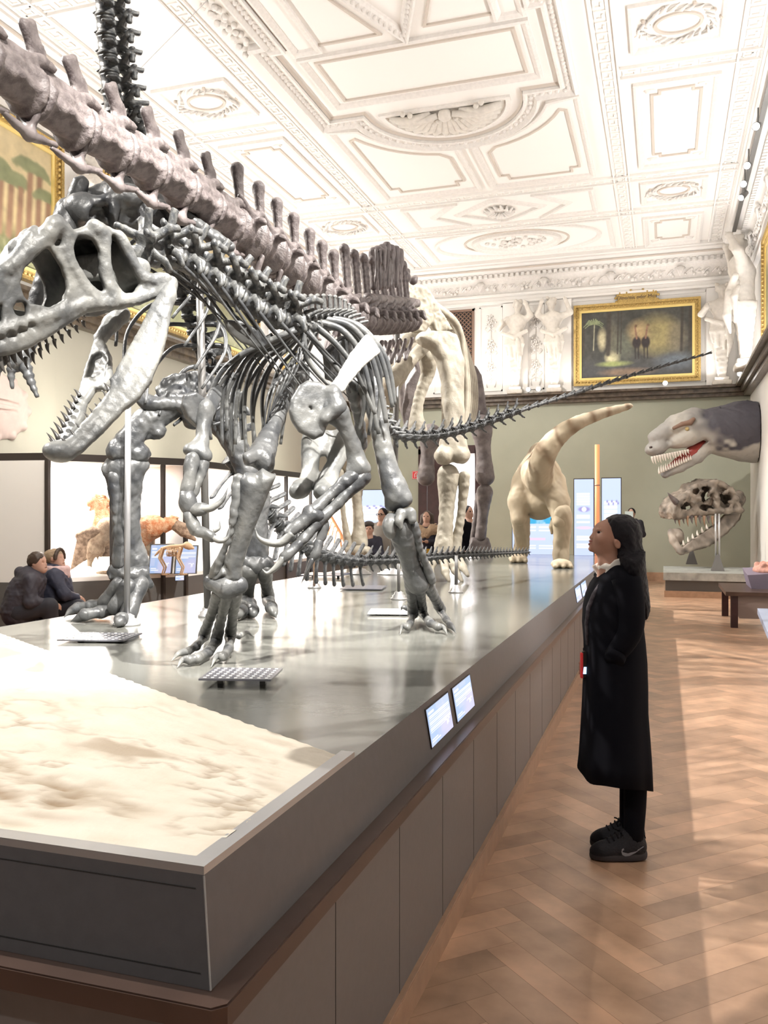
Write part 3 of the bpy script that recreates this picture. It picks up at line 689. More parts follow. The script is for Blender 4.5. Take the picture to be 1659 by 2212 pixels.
# ---- stucco herm figures
def herm(seed, lean=0., arm=0):
    r = random.Random(seed); s = SDF(.022)
    s.box((0, -.13, .05), (.19, .15, .05), .01); s.box((0, -.13, .13), (.14, .12, .05), .01)
    for i in range(8):
        z = .22+i*.12; wd = .085+.013*i; s.box((0, -.13, z), (wd, wd*.8, .065), .01, .02)
    s.path([(0, -.16, 1.15), (.02*lean, -.17, 1.38), (.05*lean, -.16, 1.65)], [.16, .145, .17], .05)
    s.ell((.05*lean, -.2, 1.78), (.25, .15, .2), .08); s.cap((.05*lean, -.18, 1.9), (.07*lean, -.2, 2.04), .07, .065, .04)
    hc = (.08*lean, -.22, 2.14); s.ell(hc, (.095, .11, .13), .03); s.ell((hc[0], hc[1]-.1, 2.12), (.02, .035, .04), .03)
    for q in range(16): s.ell((hc[0]+r.uniform(-.11, .11), hc[1]+r.uniform(-.05, .1), 2.2+r.uniform(-.06, .1)), .045, .02)
    for sx in (-1, 1):
        sh_ = (sx*.24+.05*lean, -.2, 1.84)
        up = (arm == 1 and sx > 0) or (arm == 2)
        el = (sx*.4, -.26, 1.62 if not up else 1.9); hd = (sx*.30, -.38, 1.75) if not up else (sx*.28, -.36, 2.2)
        s.path([sh_, el, hd], [.085, .065, .045], .04); s.ell(hd, .055, .03)
        s.path([hd, (hd[0]*.9, hd[1]-.05, hd[2]+.08)], [.02, .012], .02)
    for q in range(11):      # drapery round the hips and hanging tails
        x = -.2+.04*q; s.path([(x, -.28+.25*abs(x), 1.42+.1*math.sin(q)), (x*1.05, -.32+.2*abs(x), 1.2), (x*.9, -.27, .95+.16*math.sin(q*1.9))], [.03, .045, .02], .02)
    s.path([(-.3, -.28, 1.5), (0, -.34, 1.36), (.3, -.28, 1.52)], .05, .03)
    s.path([(.1, -.35, 1.3), (.14, -.38, .9), (.1, -.33, .62)], [.05, .06, .02], .02)
    return s.mesh(.004, 40)
def place_herm(md, p, yaw, sc, label, group='stucco half figures along the upper walls'):
    r = empty('herm_figure', p, label, 'statue', group)
    M = Matrix.Translation(Vector(p)) @ Matrix.Rotation(yaw, 4, 'Z') @ Matrix.Diagonal((*sc, 1)); inst('figure', md, M, r); return r
h1 = meshdata('herm_a', *herm(3, 1, 1), m_stone, True); h2 = meshdata('herm_b', *herm(8, -1, 2), m_stone, True); h3 = meshdata('herm_c', *herm(12, 0, 0), m_stone, True)
place_herm(h1, (-3.72, YF-.1, LZ1), 0, (1.05, 1.1, 1.06), 'white stucco figure left of the pair on the end wall')
place_herm(h2, (-2.70, YF-.1, LZ1), 0, (1.05, 1.1, 1.06), 'white stucco figure with raised arms right of the pair, next to the jungle painting')
place_herm(h3, (1.34, YF-.1, LZ1), 0, (1.2, 1.1, 1.07), 'white stucco figure on the right of the jungle painting on the end wall')
place_herm(h2, (XR-.1, 20.3, LZ1), -math.pi/2, (1.5, 1.6, 1.3), 'large white stucco figure jutting from the upper right wall')
place_herm(h3, (XL+.1, 11.28, LZ1), math.pi/2, (1.2, 1.1, 1.06), 'white stucco figure between the two palm paintings on the left wall')
place_herm(h1, (XL+.1, 18.1, LZ1), math.pi/2, (1.2, 1.1, 1.06), 'white stucco figure at the far end of the left wall')
# ---- track lights on the right cornice, spots on the ledges
m_lamp = mat('lit_lamp', (1, .98, .95), emit=14)
def track_head(p, to, label, group='spotlights on the right cornice rail', rod=.35, sc=1.):
    r = empty('track_spotlight', p, label, 'lamp', group); p = np.array(p, float); d = unit(np.array(to, float)-p)
    b = MB(); b.cyl(p-d*.1*sc, p+d*.09*sc, .05*sc, .065*sc, 14); b.build('lamp_housing', m_dsteel, r, True)
    b = MB(); b.cyl(p+d*.088*sc, p+d*.096*sc, .055*sc, .055*sc, 14); b.build('lens', m_lamp, r)
    if rod: b = MB(); b.cyl(p-d*.05, p-d*.05+UP*rod, .012, .012, 8); b.build('stem', m_dsteel, r)
for i, (px, py) in enumerate(((1636, 272), (1616, 357), (1608, 397), (1606, 422))):
    p = onz(px, py, 7.75); track_head(p, (-2.5, 3.0, 2.0) if i < 3 else (-4, 12, 1), ('bright spotlight nearest the camera on the right cornice', 'second bright spotlight on the right cornice', 'third bright spotlight on the right cornice', 'small farthest spotlight on the right cornice')[i], rod=.28)
b = MB(); b.box((1.44, 8.0, 7.98), (1.52, 20.6, 8.03)); struct(b.build('trim_lamp_rail', m_dsteel), 'dark lamp rail along the right cornice')
for x, lb in ((-3.36, 'left lamp of the lit pair on the end wall ledge'), (-3.10, 'right lamp of the lit pair on the end wall ledge'), (.02, 'single lit lamp on the ledge under the jungle painting')):
    track_head((x, YF-.3, LZ1+.1), (x+.1, 10, 3.6), lb, 'ledge lamps on the end wall', 0)
track_head((XR-.3, 21.6, LZ1+.12), (-2, 12, 4.0), 'lit lamp on the right wall ledge under the large figure', 'ledge lamps on the end wall', 0)
# ---- fire sign
fs = empty('fire_hose_sign', (-6.5, YF-.01, 2.77), 'small red fire hose sign beside the end doorway', 'sign')
b = MB(); b.box((-6.61, YF-.012, 2.66), (-6.39, YF-.002, 2.88)); b.build('plate', mat('sign_red', (.62, .03, .04), .4, emit=.12), fs)
b = MB(); wframe(b, -6.6, 2.67, -6.40, 2.87, .008, .003, YF-.012); b.tube([(-6.53+.04+.045*math.cos(t), YF-.014, 2.78+.05*math.sin(t)) for t in np.linspace(2.6, -1.9, 14)], .011, 6); b.tube([(-6.535, YF-.014, 2.80), (-6.535, YF-.014, 2.70)], .011, 6); b.tube([(-6.49, YF-.014, 2.79), (-6.45, YF-.014, 2.72)], .009, 6)
b.build('pictogram', m_white, fs)
# ================================================================ PLATFORM WITH DECK, FASCIA, LEDGE
ZD, PX1, PX0, PY0, PY1 = .94, -.863, -4.03, 1.495, 15.9
plat = empty('display_platform', (-2.45, 8.6, 0), 'long grey exhibition platform with bronze ledge carrying the dinosaur skeletons', 'platform')
b = MB(); b.box((PX0, PY0, ZD-.03), (PX1, PY1, ZD)); b.build('deck', m_deck, plat, label='glossy grey deck')
def ringwall(b, q0, z0, q1, z1):      # q = (x0,y0,x1,y1) rectangles at two heights
    P = [(q0[0], q0[1], z0), (q0[2], q0[1], z0), (q0[2], q0[3], z0), (q0[0], q0[3], z0), (q1[0], q1[1], z1), (q1[2], q1[1], z1), (q1[2], q1[3], z1), (q1[0], q1[3], z1)]
    b.add(P, [(i, (i+1) % 4, 4+(i+1) % 4, 4+i) for i in range(4)])
BX0, BX1, BY0, BY1 = -4.065, -.828, 1.4595, 15.93
b = MB(); ringwall(b, (BX0, BY0, BX1, BY1), .737, (PX0, PY0, PX1, PY1), ZD+.001)
b.build('fascia', m_fascia, plat, label='dark sloping fascia')
b = MB()      # thin grooves of the fascia on the front face, bright corner edge
for z in (.765, .915): 
    f = (z-.737)/.203; y = BY0+.0355*f-.0012; b.box((BX0+.1, y-.0005, z-.0006), (BX1-.035*f-.02, y+.002, z+.0006))
b.build('groove', m_seam, plat)
b = MB(); b.tube([(BX1, BY0, .738), (PX1, PY0, ZD)], .0022, 6); b.build('corner_edge', m_steel, plat)
LX0, LX1, LY0, LY1 = -4.118, -.775, 1.407, 15.98; ch = .022
b = MB()
o_ = [(LX0, LY0), (LX1-ch, LY0), (LX1, LY0+ch), (LX1, LY1), (LX0, LY1)]
b.prism(o_, .691, .733); i_ = [(x+(.003 if x < -2 else -.003), y+(.003 if y < 5 else -.003)) for x, y in o_]; b.prism(i_, .733, .7365)
b.build('ledge', m_ledge, plat, label='bronze coloured ledge')
b = MB(); b.box((-4.08, 1.4475, .0), (-.8135, 15.9, .691)); b.build('side_panelling', m_side, plat, label='grey side panels')
b = MB()
for y in [2.08+.566*k for k in range(24)]+[15.4]:
    b.box((-.8137, y-.0016, .1), (-.8127, y+.0016, .69))
for x in (-1.55, -2.3, -3.05, -3.8): b.box((x-.0016, 1.4467, .1), (x+.0016, 1.448, .69))
b.build('panel_seam', m_seam, plat)
b = MB(); b.prism([(-4.1, 1.425), (-.793, 1.425), (-.793, 15.92), (-4.1, 15.92)], 0, .1); b.prism([(-4.098, 1.427), (-.795, 1.427), (-.795, 15.92), (-4.098, 15.92)], .1, .1065); b.build('plinth', m_plinth, plat, label='reddish wooden plinth')
# ---- screens let into the sloping fascia
def screen_img(seed, text_rows, h=64, wd=48):
    r = np.random.default_rng(seed); y, x = np.mgrid[0:h, 0:wd]; x = x/wd; y = y/h
    img = np.zeros((h, wd, 3))+np.array([.42, .56, .86])
    for q in range(6): blend(img, ((np.abs(x-r.random()) < .16) & (np.abs(y-r.random()) < .12))*.5, (.62, .66, .88))
    blend(img, np.clip(1.2-2.2*np.hypot(x-.8, y-.2), 0, .7), (.68, .62, .86))
    W_ = (1, 1, 1)
    blend(img, ((y > .82) & (y < .88) & (x > .05) & (x < .28))*1., W_)
    for q in range(text_rows):
        yy = .76-q*.052; blend(img, ((y > yy-.013) & (y < yy+.013) & (x > .05) & (x < (.95 if q < text_rows-1 else .6)))*1., W_)
    for yy, xe in ((.16, .3), (.10, .4)): blend(img, ((y > yy-.013) & (y < yy+.013) & (x > .05) & (x < xe))*1., W_)
    for (x0, y0, x1, y1) in ((.62, .34, .72, .36), (.72, .36, .80, .30), (.80, .30, .84, .36), (.75, .34, .76, .22), (.79, .32, .82, .24), (.84, .36, .88, .33)): line(img, x0, y0, x1, y1, .016, W_)
    return img
fy = unit(np.array([PX1-BX1, 0, ZD-.737])); fn = np.array([fy[2], 0, -fy[0]])
for i, (y0, y1, rows) in enumerate(((3.12, 3.46, 9), (3.54, 3.88, 7), (8.77, 9.30, 8), (9.40, 9.98, 7))):
    nm = ('lit text screen on the platform fascia, nearest of the four', 'second lit text screen on the platform fascia', 'third lit text screen on the fascia, just before the woman', 'last lit text screen on the fascia beside the woman')[i]
    v0, v1 = .19, .88; o = np.array([BX1, y0, .737])+fy*(.2055*v0)+fn*.003; hh = .2055*(v1-v0)
    s = empty('info_screen', o+np.array([0, (y1-y0)/2, 0]), nm, 'screen', 'text screens along the platform edge')
    b = MB(); P = [o+fy*c_+np.array([0, a_, 0])+fn*e_ for e_ in (-.002, .0015) for a_, c_ in ((-.006, -.004), (y1-y0+.012, -.004), (y1-y0+.012, hh+.004), (-.006, hh+.004))]; b.hexa(P); b.build('screen_bezel', m_black, s)
    picture('display', o+fn*.002, (0, 1, 0), fy, y1-y0, hh, screen_img(i, rows), m_screen, s)
# ---- pale fossil slab inlaid in the near end of the deck
def slab():
    nu, nv = 170, 130
    c00, c10, c11, c01 = np.array([-4.0, 1.525]), np.array([-.895, 1.525]), np.array([-.895, 2.36]), np.array([-3.99, 4.33])
    u = np.linspace(0, 1, nu)[None, :, None]; v = np.linspace(0, 1, nv)[:, None, None]
    P = (c00*(1-u)+c10*u)*(1-v)+(c01*(1-u)+c11*u)*v
    x, y = P[..., 0], P[..., 1]
    n1 = noise2(nv, nu, 26, 2); n2 = noise2(nv, nu, 7, 5); n3 = noise2(nv, nu, 12, 9)
    z = ZD+.006+.012*n1+.006*n2
    crack = np.clip(1-np.abs(n3-.5)*26, 0, 1)*np.clip((n1-.52)*6, 0, 1); z -= .008*crack
    rag = np.abs(n2-.52)*np.clip(1-np.hypot((x+1.62)/.55, (y-1.75)/.22), 0, 1)*.05; z -= rag
    vv = np.linspace(0, 1, nv)[:, None]*np.ones((1, nu))
    sc = .018*np.abs(np.sin(np.linspace(0, 1, nu)*3.14*44))+.012*n2[-1]
    P[..., 1] -= (vv**30)*(sc[None, :]); z -= .02*vv**60
    V = np.concatenate([P, z[..., None]], -1).reshape(-1, 3); I = np.arange(nu*nv).reshape(nv, nu)
    F = np.stack([I[:-1, :-1], I[:-1, 1:], I[1:, 1:], I[1:, :-1]], -1).reshape(-1, 4)
    m = bpy.data.materials.new('fossil_limestone'); m.use_nodes = True; nt = m.node_tree; bs = nt.nodes['Principled BSDF']
    at_ = nt.nodes.new('ShaderNodeVertexColor'); at_.layer_name = 'paint'; nt.links.new(at_.outputs[0], bs.inputs['Base Color']); bs.inputs['Roughness'].default_value = .7
    nn = nt.nodes.new('ShaderNodeTexNoise'); nn.inputs['Scale'].default_value = 34; nn.inputs['Detail'].default_value = 9; bp_ = nt.nodes.new('ShaderNodeBump'); bp_.inputs['Strength'].default_value = .35; bp_.inputs['Distance'].default_value = .01
    tc = nt.nodes.new('ShaderNodeTexCoord'); nt.links.new(tc.outputs['Object'], nn.inputs['Vector']); nt.links.new(nn.outputs[0], bp_.inputs['Height']); nt.links.new(bp_.outputs[0], bs.inputs['Normal'])
    s = empty('fossil_slab', (-2.5, 2.2, ZD), 'cream limestone fossil slab inlaid in the near end of the platform', 'slab')
    o = link('stone', V, F, m, s, True)
    col = np.zeros((nv, nu, 3))+np.array([.70, .635, .535]); col += (n2[..., None]-.5)*.16*np.array([1, 1, 1.1])
    spots = np.clip((n3-.62)*9, 0, 1)*np.clip((n1-.45)*4, 0, 1)
    blend(col, np.clip(crack*.7+rag*90+spots*.6, 0, .9), (.27, .18, .10)); col = np.clip(col, .05, .9)
    a = o.data.color_attributes.new('paint', 'FLOAT_COLOR', 'POINT'); a.data.foreach_set('color', np.concatenate([col.reshape(-1, 3), np.ones((nu*nv, 1))], 1).astype(np.float32).ravel())
    b = MB()      # brushed metal rim along the front and the right edge
    b.box((PX0+.01, PY0+.0, ZD), (PX1-.0, 1.537, ZD+.018)); b.box((-.905, 1.5372, ZD), (PX1, 2.36, ZD+.018))
    b.build('metal_rim', m_steel, s)
slab()
# ---- label panels lying on the deck
m_panel = mat('label_panel', (.13, .13, .15), .25)
def label_panel(c, yaw, w_, h_, z, label, bumps=True, colr=None):
    r = empty('deck_sign', (*c, ZD), label, 'sign', 'label panels on the platform deck'); M = Matrix.Translation((c[0], c[1], ZD)) @ Matrix.Rotation(yaw, 4, 'Z')
    b = MB(); b.box((-w_/2, -h_/2, z), (w_/2, h_/2, z+.008), M); b.build('plate', colr or m_panel, r)
    b = MB()
    for sx in (-1, 1): b.box((sx*w_*.3-.012, -.012, 0), (sx*w_*.3+.012, .012, z), M)
    b.build('foot', m_dsteel, r)
    b = MB()
    for i in range(9):
        for j in range(6):
            if bumps: b.box((-w_*.43+i*w_*.107-.006, -h_*.42+j*h_*.165-.005, z+.008), (-w_*.43+i*w_*.107+.006, -h_*.42+j*h_*.165+.007, z+.010), M)
    if bumps: b.build('raised_dots', m_white, r)
label_panel((-1.70, 3.26), .25, .30, .26, .035, 'dotted metal label panel before the forward foot of the grey predator skeleton')
label_panel((-3.07, 4.16), .25, .38, .30, .012, 'dotted label panel beside the silver pole, left part of the deck')
label_panel((-1.86, 5.92), .25, .36, .30, .012, 'white lit dotted label panel beside the rear foot of the grey predator', True, m_white)
label_panel((-2.78, 7.86), .2, .40, .42, .008, 'flat grey label panel under the low tail', False)
label_panel((-3.72, 9.2), .1, .5, .5, .03, 'dark blue label panel at the left edge of the deck', False, mat('panel_blue', (.04, .05, .10), .3))
# ---- support poles
def pole(base, top, r, m, label, fl=.055):
    e = empty('support_pole', base, label, 'pole', 'metal support poles on the platform'); b = MB(); b.cyl(base, top, r, r, 14); b.build('shaft', m, e, True)
    b = MB(); b.lathe([(fl*1.25, 0), (fl*1.25, .012), (fl, .02), (fl, .035), (fl*.7, .045), (fl*.7, .06), (r*1.1, .075)], base); b.build('base_flange', m_steel, e, True)
pole((-3.32, 4.77, ZD), at(277, 866, 5.57), .02, mat('dull_steel', (.30, .30, .31), .4, .6), 'silver pole standing under the open lower jaw', .07)
pole((*onz(449, 1332, ZD)[:2], ZD), at(428, 478, 5.5), .026, m_dsteel, 'tall dark pole rising beside the neck of the grey predator')
pole((-3.27, 7.79, ZD), at(680, 1206, 7.95), .014, m_plinth, 'thin brown pole under the base of the low tail')
pole((-2.14, 6.94, ZD), at(861, 1218, 7.2), .014, m_dsteel, 'thin grey pole under the middle of the low tail')
pole((-1.83, 7.73, ZD), at(986, 1200, 7.9), .016, m_dsteel, 'short grey pole beside the three toed foot cast')
pole((*onz(850, 1240, ZD)[:2], ZD), at(858, 700, 10.3), .035, m_dsteel, 'tall dark pole holding the hips of the largest skeleton', .16)
pole((*onz(1022, 1206, ZD)[:2], ZD), at(1022, 1196, 14.), .02, m_steel, 'short pole under the tip of the low tail', .1)
pole((*onz(776, 1240, ZD)[:2], ZD), at(776, 1216, 10.4), .014, m_steel, 'short silver pole behind the low tail', .12)
# ---- tall lit text panels and the glowing tube at the far end
def tall_img(seed, w_=46, h=120, pic=False):
    r = np.random.default_rng(seed); y, x = np.mgrid[0:h, 0:w_]; x = x/w_; y = y/h; img = np.zeros((h, w_, 3))+np.array([.60, .70, .98])
    blend(img, np.clip(.5-y, 0, .4), (.52, .6, .95))
    if pic:
        blend(img, (y > .56)*1., (.05, .42, .72)); n = noise2(h, w_, 12, 4); blend(img, np.clip((n-.5)*4, 0, 1)*((y > .56) & (y < .75)), (.75, .93, 1)); blend(img, np.clip((y-.8)*5, 0, .6)*1., (.35, .75, .95))
        rows = (.5, .44, .16, .12)
    else: rows = (.80, .77, .73, .70, .67, .52, .49, .43, .24, .21, .14, .11)
    for yy in rows:
        for xa, xb in ((.12, .42), (.48, .9)) if pic else ((.12, .8),): blend(img, ((np.abs(y-yy) < .012) & (x > xa) & (x < xb))*1., (1, 1, 1))
    if pic: blend(img, ((np.abs(y-.28) < .02) & (x > .1) & (x < .6))*.7, (.95, .6, .75))
    elif seed == 1: blend(img, blob(h, w_, .5, .6, .3, .035, .2), (.38, .34, .68)); blend(img, blob(h, w_, .5, .6, .12, .03, .2), (1, 1, 1)); blend(img, blob(h, w_, .5, .36, .38, .018, .3), (.95, .66, .82))
    else: 
        for q in range(9): blend(img, blob(h, w_, .2+.08*q, .8+.012*math.sin(q*2), .05, .012, .2), (.35, .34, .66) if q % 3 else (1, 1, 1))
        blend(img, blob(h, w_, .5, .56, .3, .02, .2), (.75, .78, .95))
    return img
def tall_screen(x0, x1, y, z0, z1, img, label):
    r = empty('info_column', ((x0+x1)/2, y+.05, z0), label, 'screen', 'tall lit text panels at the far end of the platform')
    b = MB(); b.box((x0-.012, y+.003, z0), (x1+.012, y+.09, z1+.015)); b.build('case', m_black, r)
    picture('display', (x0, y, z0), (1, 0, 0), (0, 0, 1), x1-x0, z1-z0, img, m_screen, r)
YS = 15.6
def xs(px, y): k = CS+SN*(px-CX)/FOC; return at(px, 1114, y/k)[0]
tall_screen(xs(1240.5, YS), xs(1282, YS), YS, ZD+.002, 2.30, tall_img(1), 'tall lit text panel left of the glowing tube')
tall_screen(xs(1300, 16.1), xs(1341, 16.1), 16.1, .02, 2.33, tall_img(2), 'tall lit text panel right of the glowing tube, behind the woman')
tall_screen(xs(1107, YS+.1), xs(1226, YS+.1), YS+.1, ZD+.002, 1.93, tall_img(3, 70, 90, True), 'wide lit panel with a blue sea picture behind the striped model')
tall_screen(xs(777, 17.4), xs(836, 17.4), 17.4, .3, 2.2, tall_img(4), 'tall bright blue text panel in the middle background')
tube_ = empty('light_column', (xs(1290, 16.12), 16.12, 0), 'tall glowing copper coloured tube between the two text panels', 'lamp')
b = MB(); b.cyl((xs(1290, 16.12), 16.12, .25), (xs(1290, 16.12), 16.12, 2.95), .042, .042, 14); b.build('glowing_tube', mat('copper_glow', (.9, .30, .13), .5, emit=.42), tube_, True)
b = MB(); b.cyl((xs(1290, 16.12), 16.12, 0), (xs(1290, 16.12), 16.12, .27), .09, .07, 16); b.cyl((xs(1290, 16.12), 16.12, 2.2), (xs(1290, 16.12), 16.12, 2.215), .052, .052, 14); b.build('holder', m_dsteel, tube_, True)
# ---- skull pedestal, bench and exhibits on the right
pd_ = empty('pedestal', (.8, 19.2, 0), 'low dark pedestal with a grey stone top carrying the large skull', 'pedestal')
b = MB(); b.box((0.02, 18.3, .13), (1.95, 20.6, .345)); b.build('body', m_dgrey, pd_)
b = MB(); b.box((0.0, 18.28, 0), (1.96, 20.6, .13)); b.build('plinth', m_plinth, pd_)
b = MB(); b.box((-.02, 18.25, .345), (1.97, 20.6, .50)); b.build('stone_top', mat('grey_stone', (.44, .45, .42), .5, var=.35, vscale=7), pd_, label='pale grey stone top')
bn = empty('bench', (1.35, 14.3, 0), 'dark brown wooden bench at the right edge', 'bench')
b = MB(); b.box((.86, 13.55, .47), (1.95, 15.35, .53)); b.build('seat', m_ledge, bn)
b = MB(); b.add([(.92, 13.6, .47), (1.9, 13.6, .47), (1.9, 13.6, .14), (1.05, 13.6, .14), (.92, 13.66, .47), (1.9, 13.66, .47), (1.9, 13.66, .14), (1.05, 13.66, .14)], [(0, 3, 2, 1), (4, 5, 6, 7), (0, 1, 5, 4), (1, 2, 6, 5), (2, 3, 7, 6), (3, 0, 4, 7)]); b.build('apron', mat('bench_apron', (.26, .20, .18), .5), bn)
for x, y in ((.93, 13.58), (1.8, 13.58), (.90, 15.1), (1.8, 15.1)): b = MB(); b.box((x, y, 0), (x+.1, y+.1, .47)); b.build('leg', m_door, bn)
ex = empty('touch_model', (1.55, 14.6, .53), 'purple grey block with a rough pink top lying on the bench', 'exhibit')
b = MB(); b.hexa([(1.27, 14.2, .53), (1.93, 14.2, .53), (1.93, 15.1, .53), (1.27, 15.1, .53), (1.21, 14.2, .74), (1.93, 14.2, .80), (1.93, 15.1, .86), (1.21, 15.1, .80)]); b.build('block', mat('violet_block', (.20, .17, .23), .5), ex)
s_ = SDF(.02); s_.ell((1.62, 14.65, .80), (.3, .4, .11)); 
for q in range(22): s_.ell((1.62+.26*math.cos(q*2.4)*math.sqrt(q/22), 14.65+.36*math.sin(q*2.4)*math.sqrt(q/22), .88), .05, .02)
s_.build('rough_top', mat('pink_rock', (.62, .32, .25), .8, var=.3, vscale=20), ex)
pn = empty('text_lectern', (1.25, 9.75, 0), 'pale blue slanted text board at the right edge before the bench', 'sign')
q0 = onz(1636, 1326, .60); b = MB(); b.hexa([(q0[0], q0[1]-1.0, .46), (q0[0]+.6, q0[1]-1.0, .46), (q0[0]+.6, q0[1], .60), (q0[0], q0[1], .60), (q0[0], q0[1]-1.0, .52), (q0[0]+.6, q0[1]-1.0, .52), (q0[0]+.6, q0[1], .66), (q0[0], q0[1], .66)]); b.build('board', mat('pale_blue_board', (.45, .52, .70), .4), pn)
b = MB(); b.box((q0[0]+.2, q0[1]-.6, 0), (q0[0]+.35, q0[1]-.45, .54)); b.build('post', m_dsteel, pn)
# ================================================================ LEFT WALL: glass cases, shelf plaque
def glass_mat():
    m = bpy.data.materials.new('case_glass'); m.use_nodes = True; nt = m.node_tree; nt.nodes.clear()
    o = nt.nodes.new('ShaderNodeOutputMaterial'); mx = nt.nodes.new('ShaderNodeMixShader'); t = nt.nodes.new('ShaderNodeBsdfTransparent'); g = nt.nodes.new('ShaderNodeBsdfGlossy')
    g.inputs['Roughness'].default_value = .02; f = nt.nodes.new('ShaderNodeFresnel'); f.inputs[0].default_value = 1.45
    nt.links.new(f.outputs[0], mx.inputs[0]); nt.links.new(t.outputs[0], mx.inputs[1]); nt.links.new(g.outputs[0], mx.inputs[2]); nt.links.new(mx.outputs[0], o.inputs[0]); return m
m_glass = glass_mat()
CA, CB, CE = at(103, 978, 11.56)[:2], at(401, 991, 12.78)[:2], at(657, 1022, 17.1)[:2]
CF = CE+(CE-CB)*(3.0/np.linalg.norm(CE-CB))
def onseg(px, a, b_):      # where the vertical through pixel column px meets the case front a-b
    e = at(px, CY, 1.)[:2]; M2 = np.array([e, a-b_]).T; t = np.linalg.solve(M2, a); return a+(b_-a)*t[1]
def case(front, posts, back, label, zf=.80, zt=2.5):
    """front: 2-D polyline, posts: 2-D points, back: 2-D points closing the plan"""
    r = empty('glass_case', (*np.mean(front, 0), 0), label, 'display case', 'lit glass cases on the left wall')
    plan = [tuple(p) for p in front]+[tuple(p) for p in back]
    if sum(plan[i][0]*plan[(i+1) % len(plan)][1]-plan[(i+1) % len(plan)][0]*plan[i][1] for i in range(len(plan))) < 0: plan = plan[::-1]
    b = MB(); b.prism(plan, 0, zf-.06); b.build('base', m_dgrey, r)
    b = MB(); b.prism(plan, zf-.058, zf); b.build('floor_board', m_white, r)
    b = MB(); b.prism(plan, zt-.1, zt); b.build('top', m_black, r)
    b = MB(); b.prism(plan, zt-.11, zt-.101); b.build('lining', m_white, r)
    b = MB()
    bk = [tuple(front[-1])]+[tuple(p) for p in back]+[tuple(front[0])]
    for i in range(len(bk)-1): b.add([(*bk[i], zf), (*bk[i+1], zf), (*bk[i+1], zt-.11), (*bk[i], zt-.11)], [(0, 1, 2, 3)])
    b.build('back_wall', m_white, r)
    for p in posts:
        b = MB(); b.box((p[0]-.028, p[1]-.028, .02), (p[0]+.028, p[1]+.028, zt-.1)); b.build('post', m_black, r)
    for i in range(len(front)-1):
        b = MB(); a, c = front[i], front[i+1]; b.add([(*a, zf), (*c, zf), (*c, zt-.11), (*a, zt-.11)], [(0, 1, 2, 3)]); b.build('pane', m_glass, r)
    return r
case([CA, CB], [CA, onseg(243, CA, CB), onseg(352, CA, CB)], [(-8.66, CB[1]+.15), (-8.66, CA[1]-.12)], 'lit glass case with the feathered model, left wall nearest the camera')
case([CB, CE, CF], [CB, onseg(541, CB, CE), onseg(618, CB, CE), onseg(671, CB, CF), CF], [(-8.70, CF[1]), (-8.70, CB[1]+.17)], 'long lit glass case farther along the left wall')
area('case_lamp', (-8.0, 11.0, 2.37), (-8.0, 11.0, 0), .9, 1.2, 70, (1, .96, .92))
area('case_lamp', (-7.8, 14.6, 2.37), (-7.8, 14.6, 0), .9, 3.4, 85, (1, .95, .9))
area('case_lamp', (-7.8, 18.0, 2.37), (-7.8, 18.0, 0), .9, 2.4, 90, (1, .85, .75))
for i, y in enumerate((10.6, 13.0, 15.4, 18.0)):
    area('case_top_uplight', (-7.7, y, 2.56), (-8.7, y+.1, 3.6), .5, 1.0, 26, (1, .95, .8))
# ---- feathered model in the first case
def fm(px, py, d=12.6): return at(px, py, d)
feath = empty('feathered_model', (*fm(250, 1236)[:2], .80), 'orange feathered dinosaur model with spread wings in the first glass case', 'model')
m_or = mat('orange_feather', (.62, .22, .09), .9, col2=(.80, .52, .33), vscale=16, bump=.8, bscale=50)
m_wf = mat('pale_feather', (.78, .62, .45), .9, col2=(.45, .30, .2), vscale=14, bump=.8, bscale=50)
m_df = mat('brown_wing', (.20, .13, .09), .9, col2=(.5, .36, .26), vscale=18, bump=.6, bscale=50)
s_ = SDF(.022); s_.path([fm(214, 1072), fm(217, 1090), fm(222, 1112), fm(226, 1135), fm(250, 1152), fm(290, 1150), fm(330, 1138), fm(372, 1130)], [.09, .085, .10, .16, .24, .26, .17, .09], .06)
s_.path([fm(210, 1078), fm(196, 1086), fm(191, 1092)], [.08, .045, .025], .04); s_.path([fm(212, 1092), fm(200, 1098), fm(193, 1103)], [.04, .025, .015], .02)
for q in range(60):
    t = q/60; px = 216+160*t; py = 1068+86*min(1, t*2.2)-(max(0, t-.45)*60); p = fm(px, py-6*math.sin(q)); s_.path([p, p+RGT*.12+UP*rng.uniform(-.07, .03)+FWD*rng.uniform(-.1, .1)], [.03, .008], .02)
s_.build('body', m_or, feath)
s_ = SDF(.022)
for q in range(26):
    t = q/25; a_ = fm(228-52*t, 1160-12*math.sin(3*t), 12.35); s_.path([a_, a_+UP*(-.28-.2*t)+RGT*(.05-.2*t)], [.05, .012], .03)
s_.path([fm(232, 1150, 12.35), fm(200, 1150, 12.3), fm(170, 1158, 12.3)], [.1, .08, .05], .04); s_.build('wing', m_df, feath)
s_ = SDF(.022); s_.path([fm(232, 1140, 12.4), fm(226, 1158, 12.4), fm(205, 1180, 12.3), fm(190, 1205, 12.3)], [.15, .16, .1, .03], .05)
for q in range(14): p = fm(226-2.6*q, 1160+2.6*q, 12.25); s_.path([p, p-UP*.22+RGT*rng.uniform(-.08, .05)], [.035, .01], .02)
s_.build('breast_feathers', m_wf, feath)
s_ = SDF(.022)
for q in range(16): s_.path([fm(368, 1128), fm(395, 1138+q*.8), fm(404+1.2*q, 1150+1.1*q)], [.06, .06, .02], .02)
s_.build('tail_fan', m_df, feath)
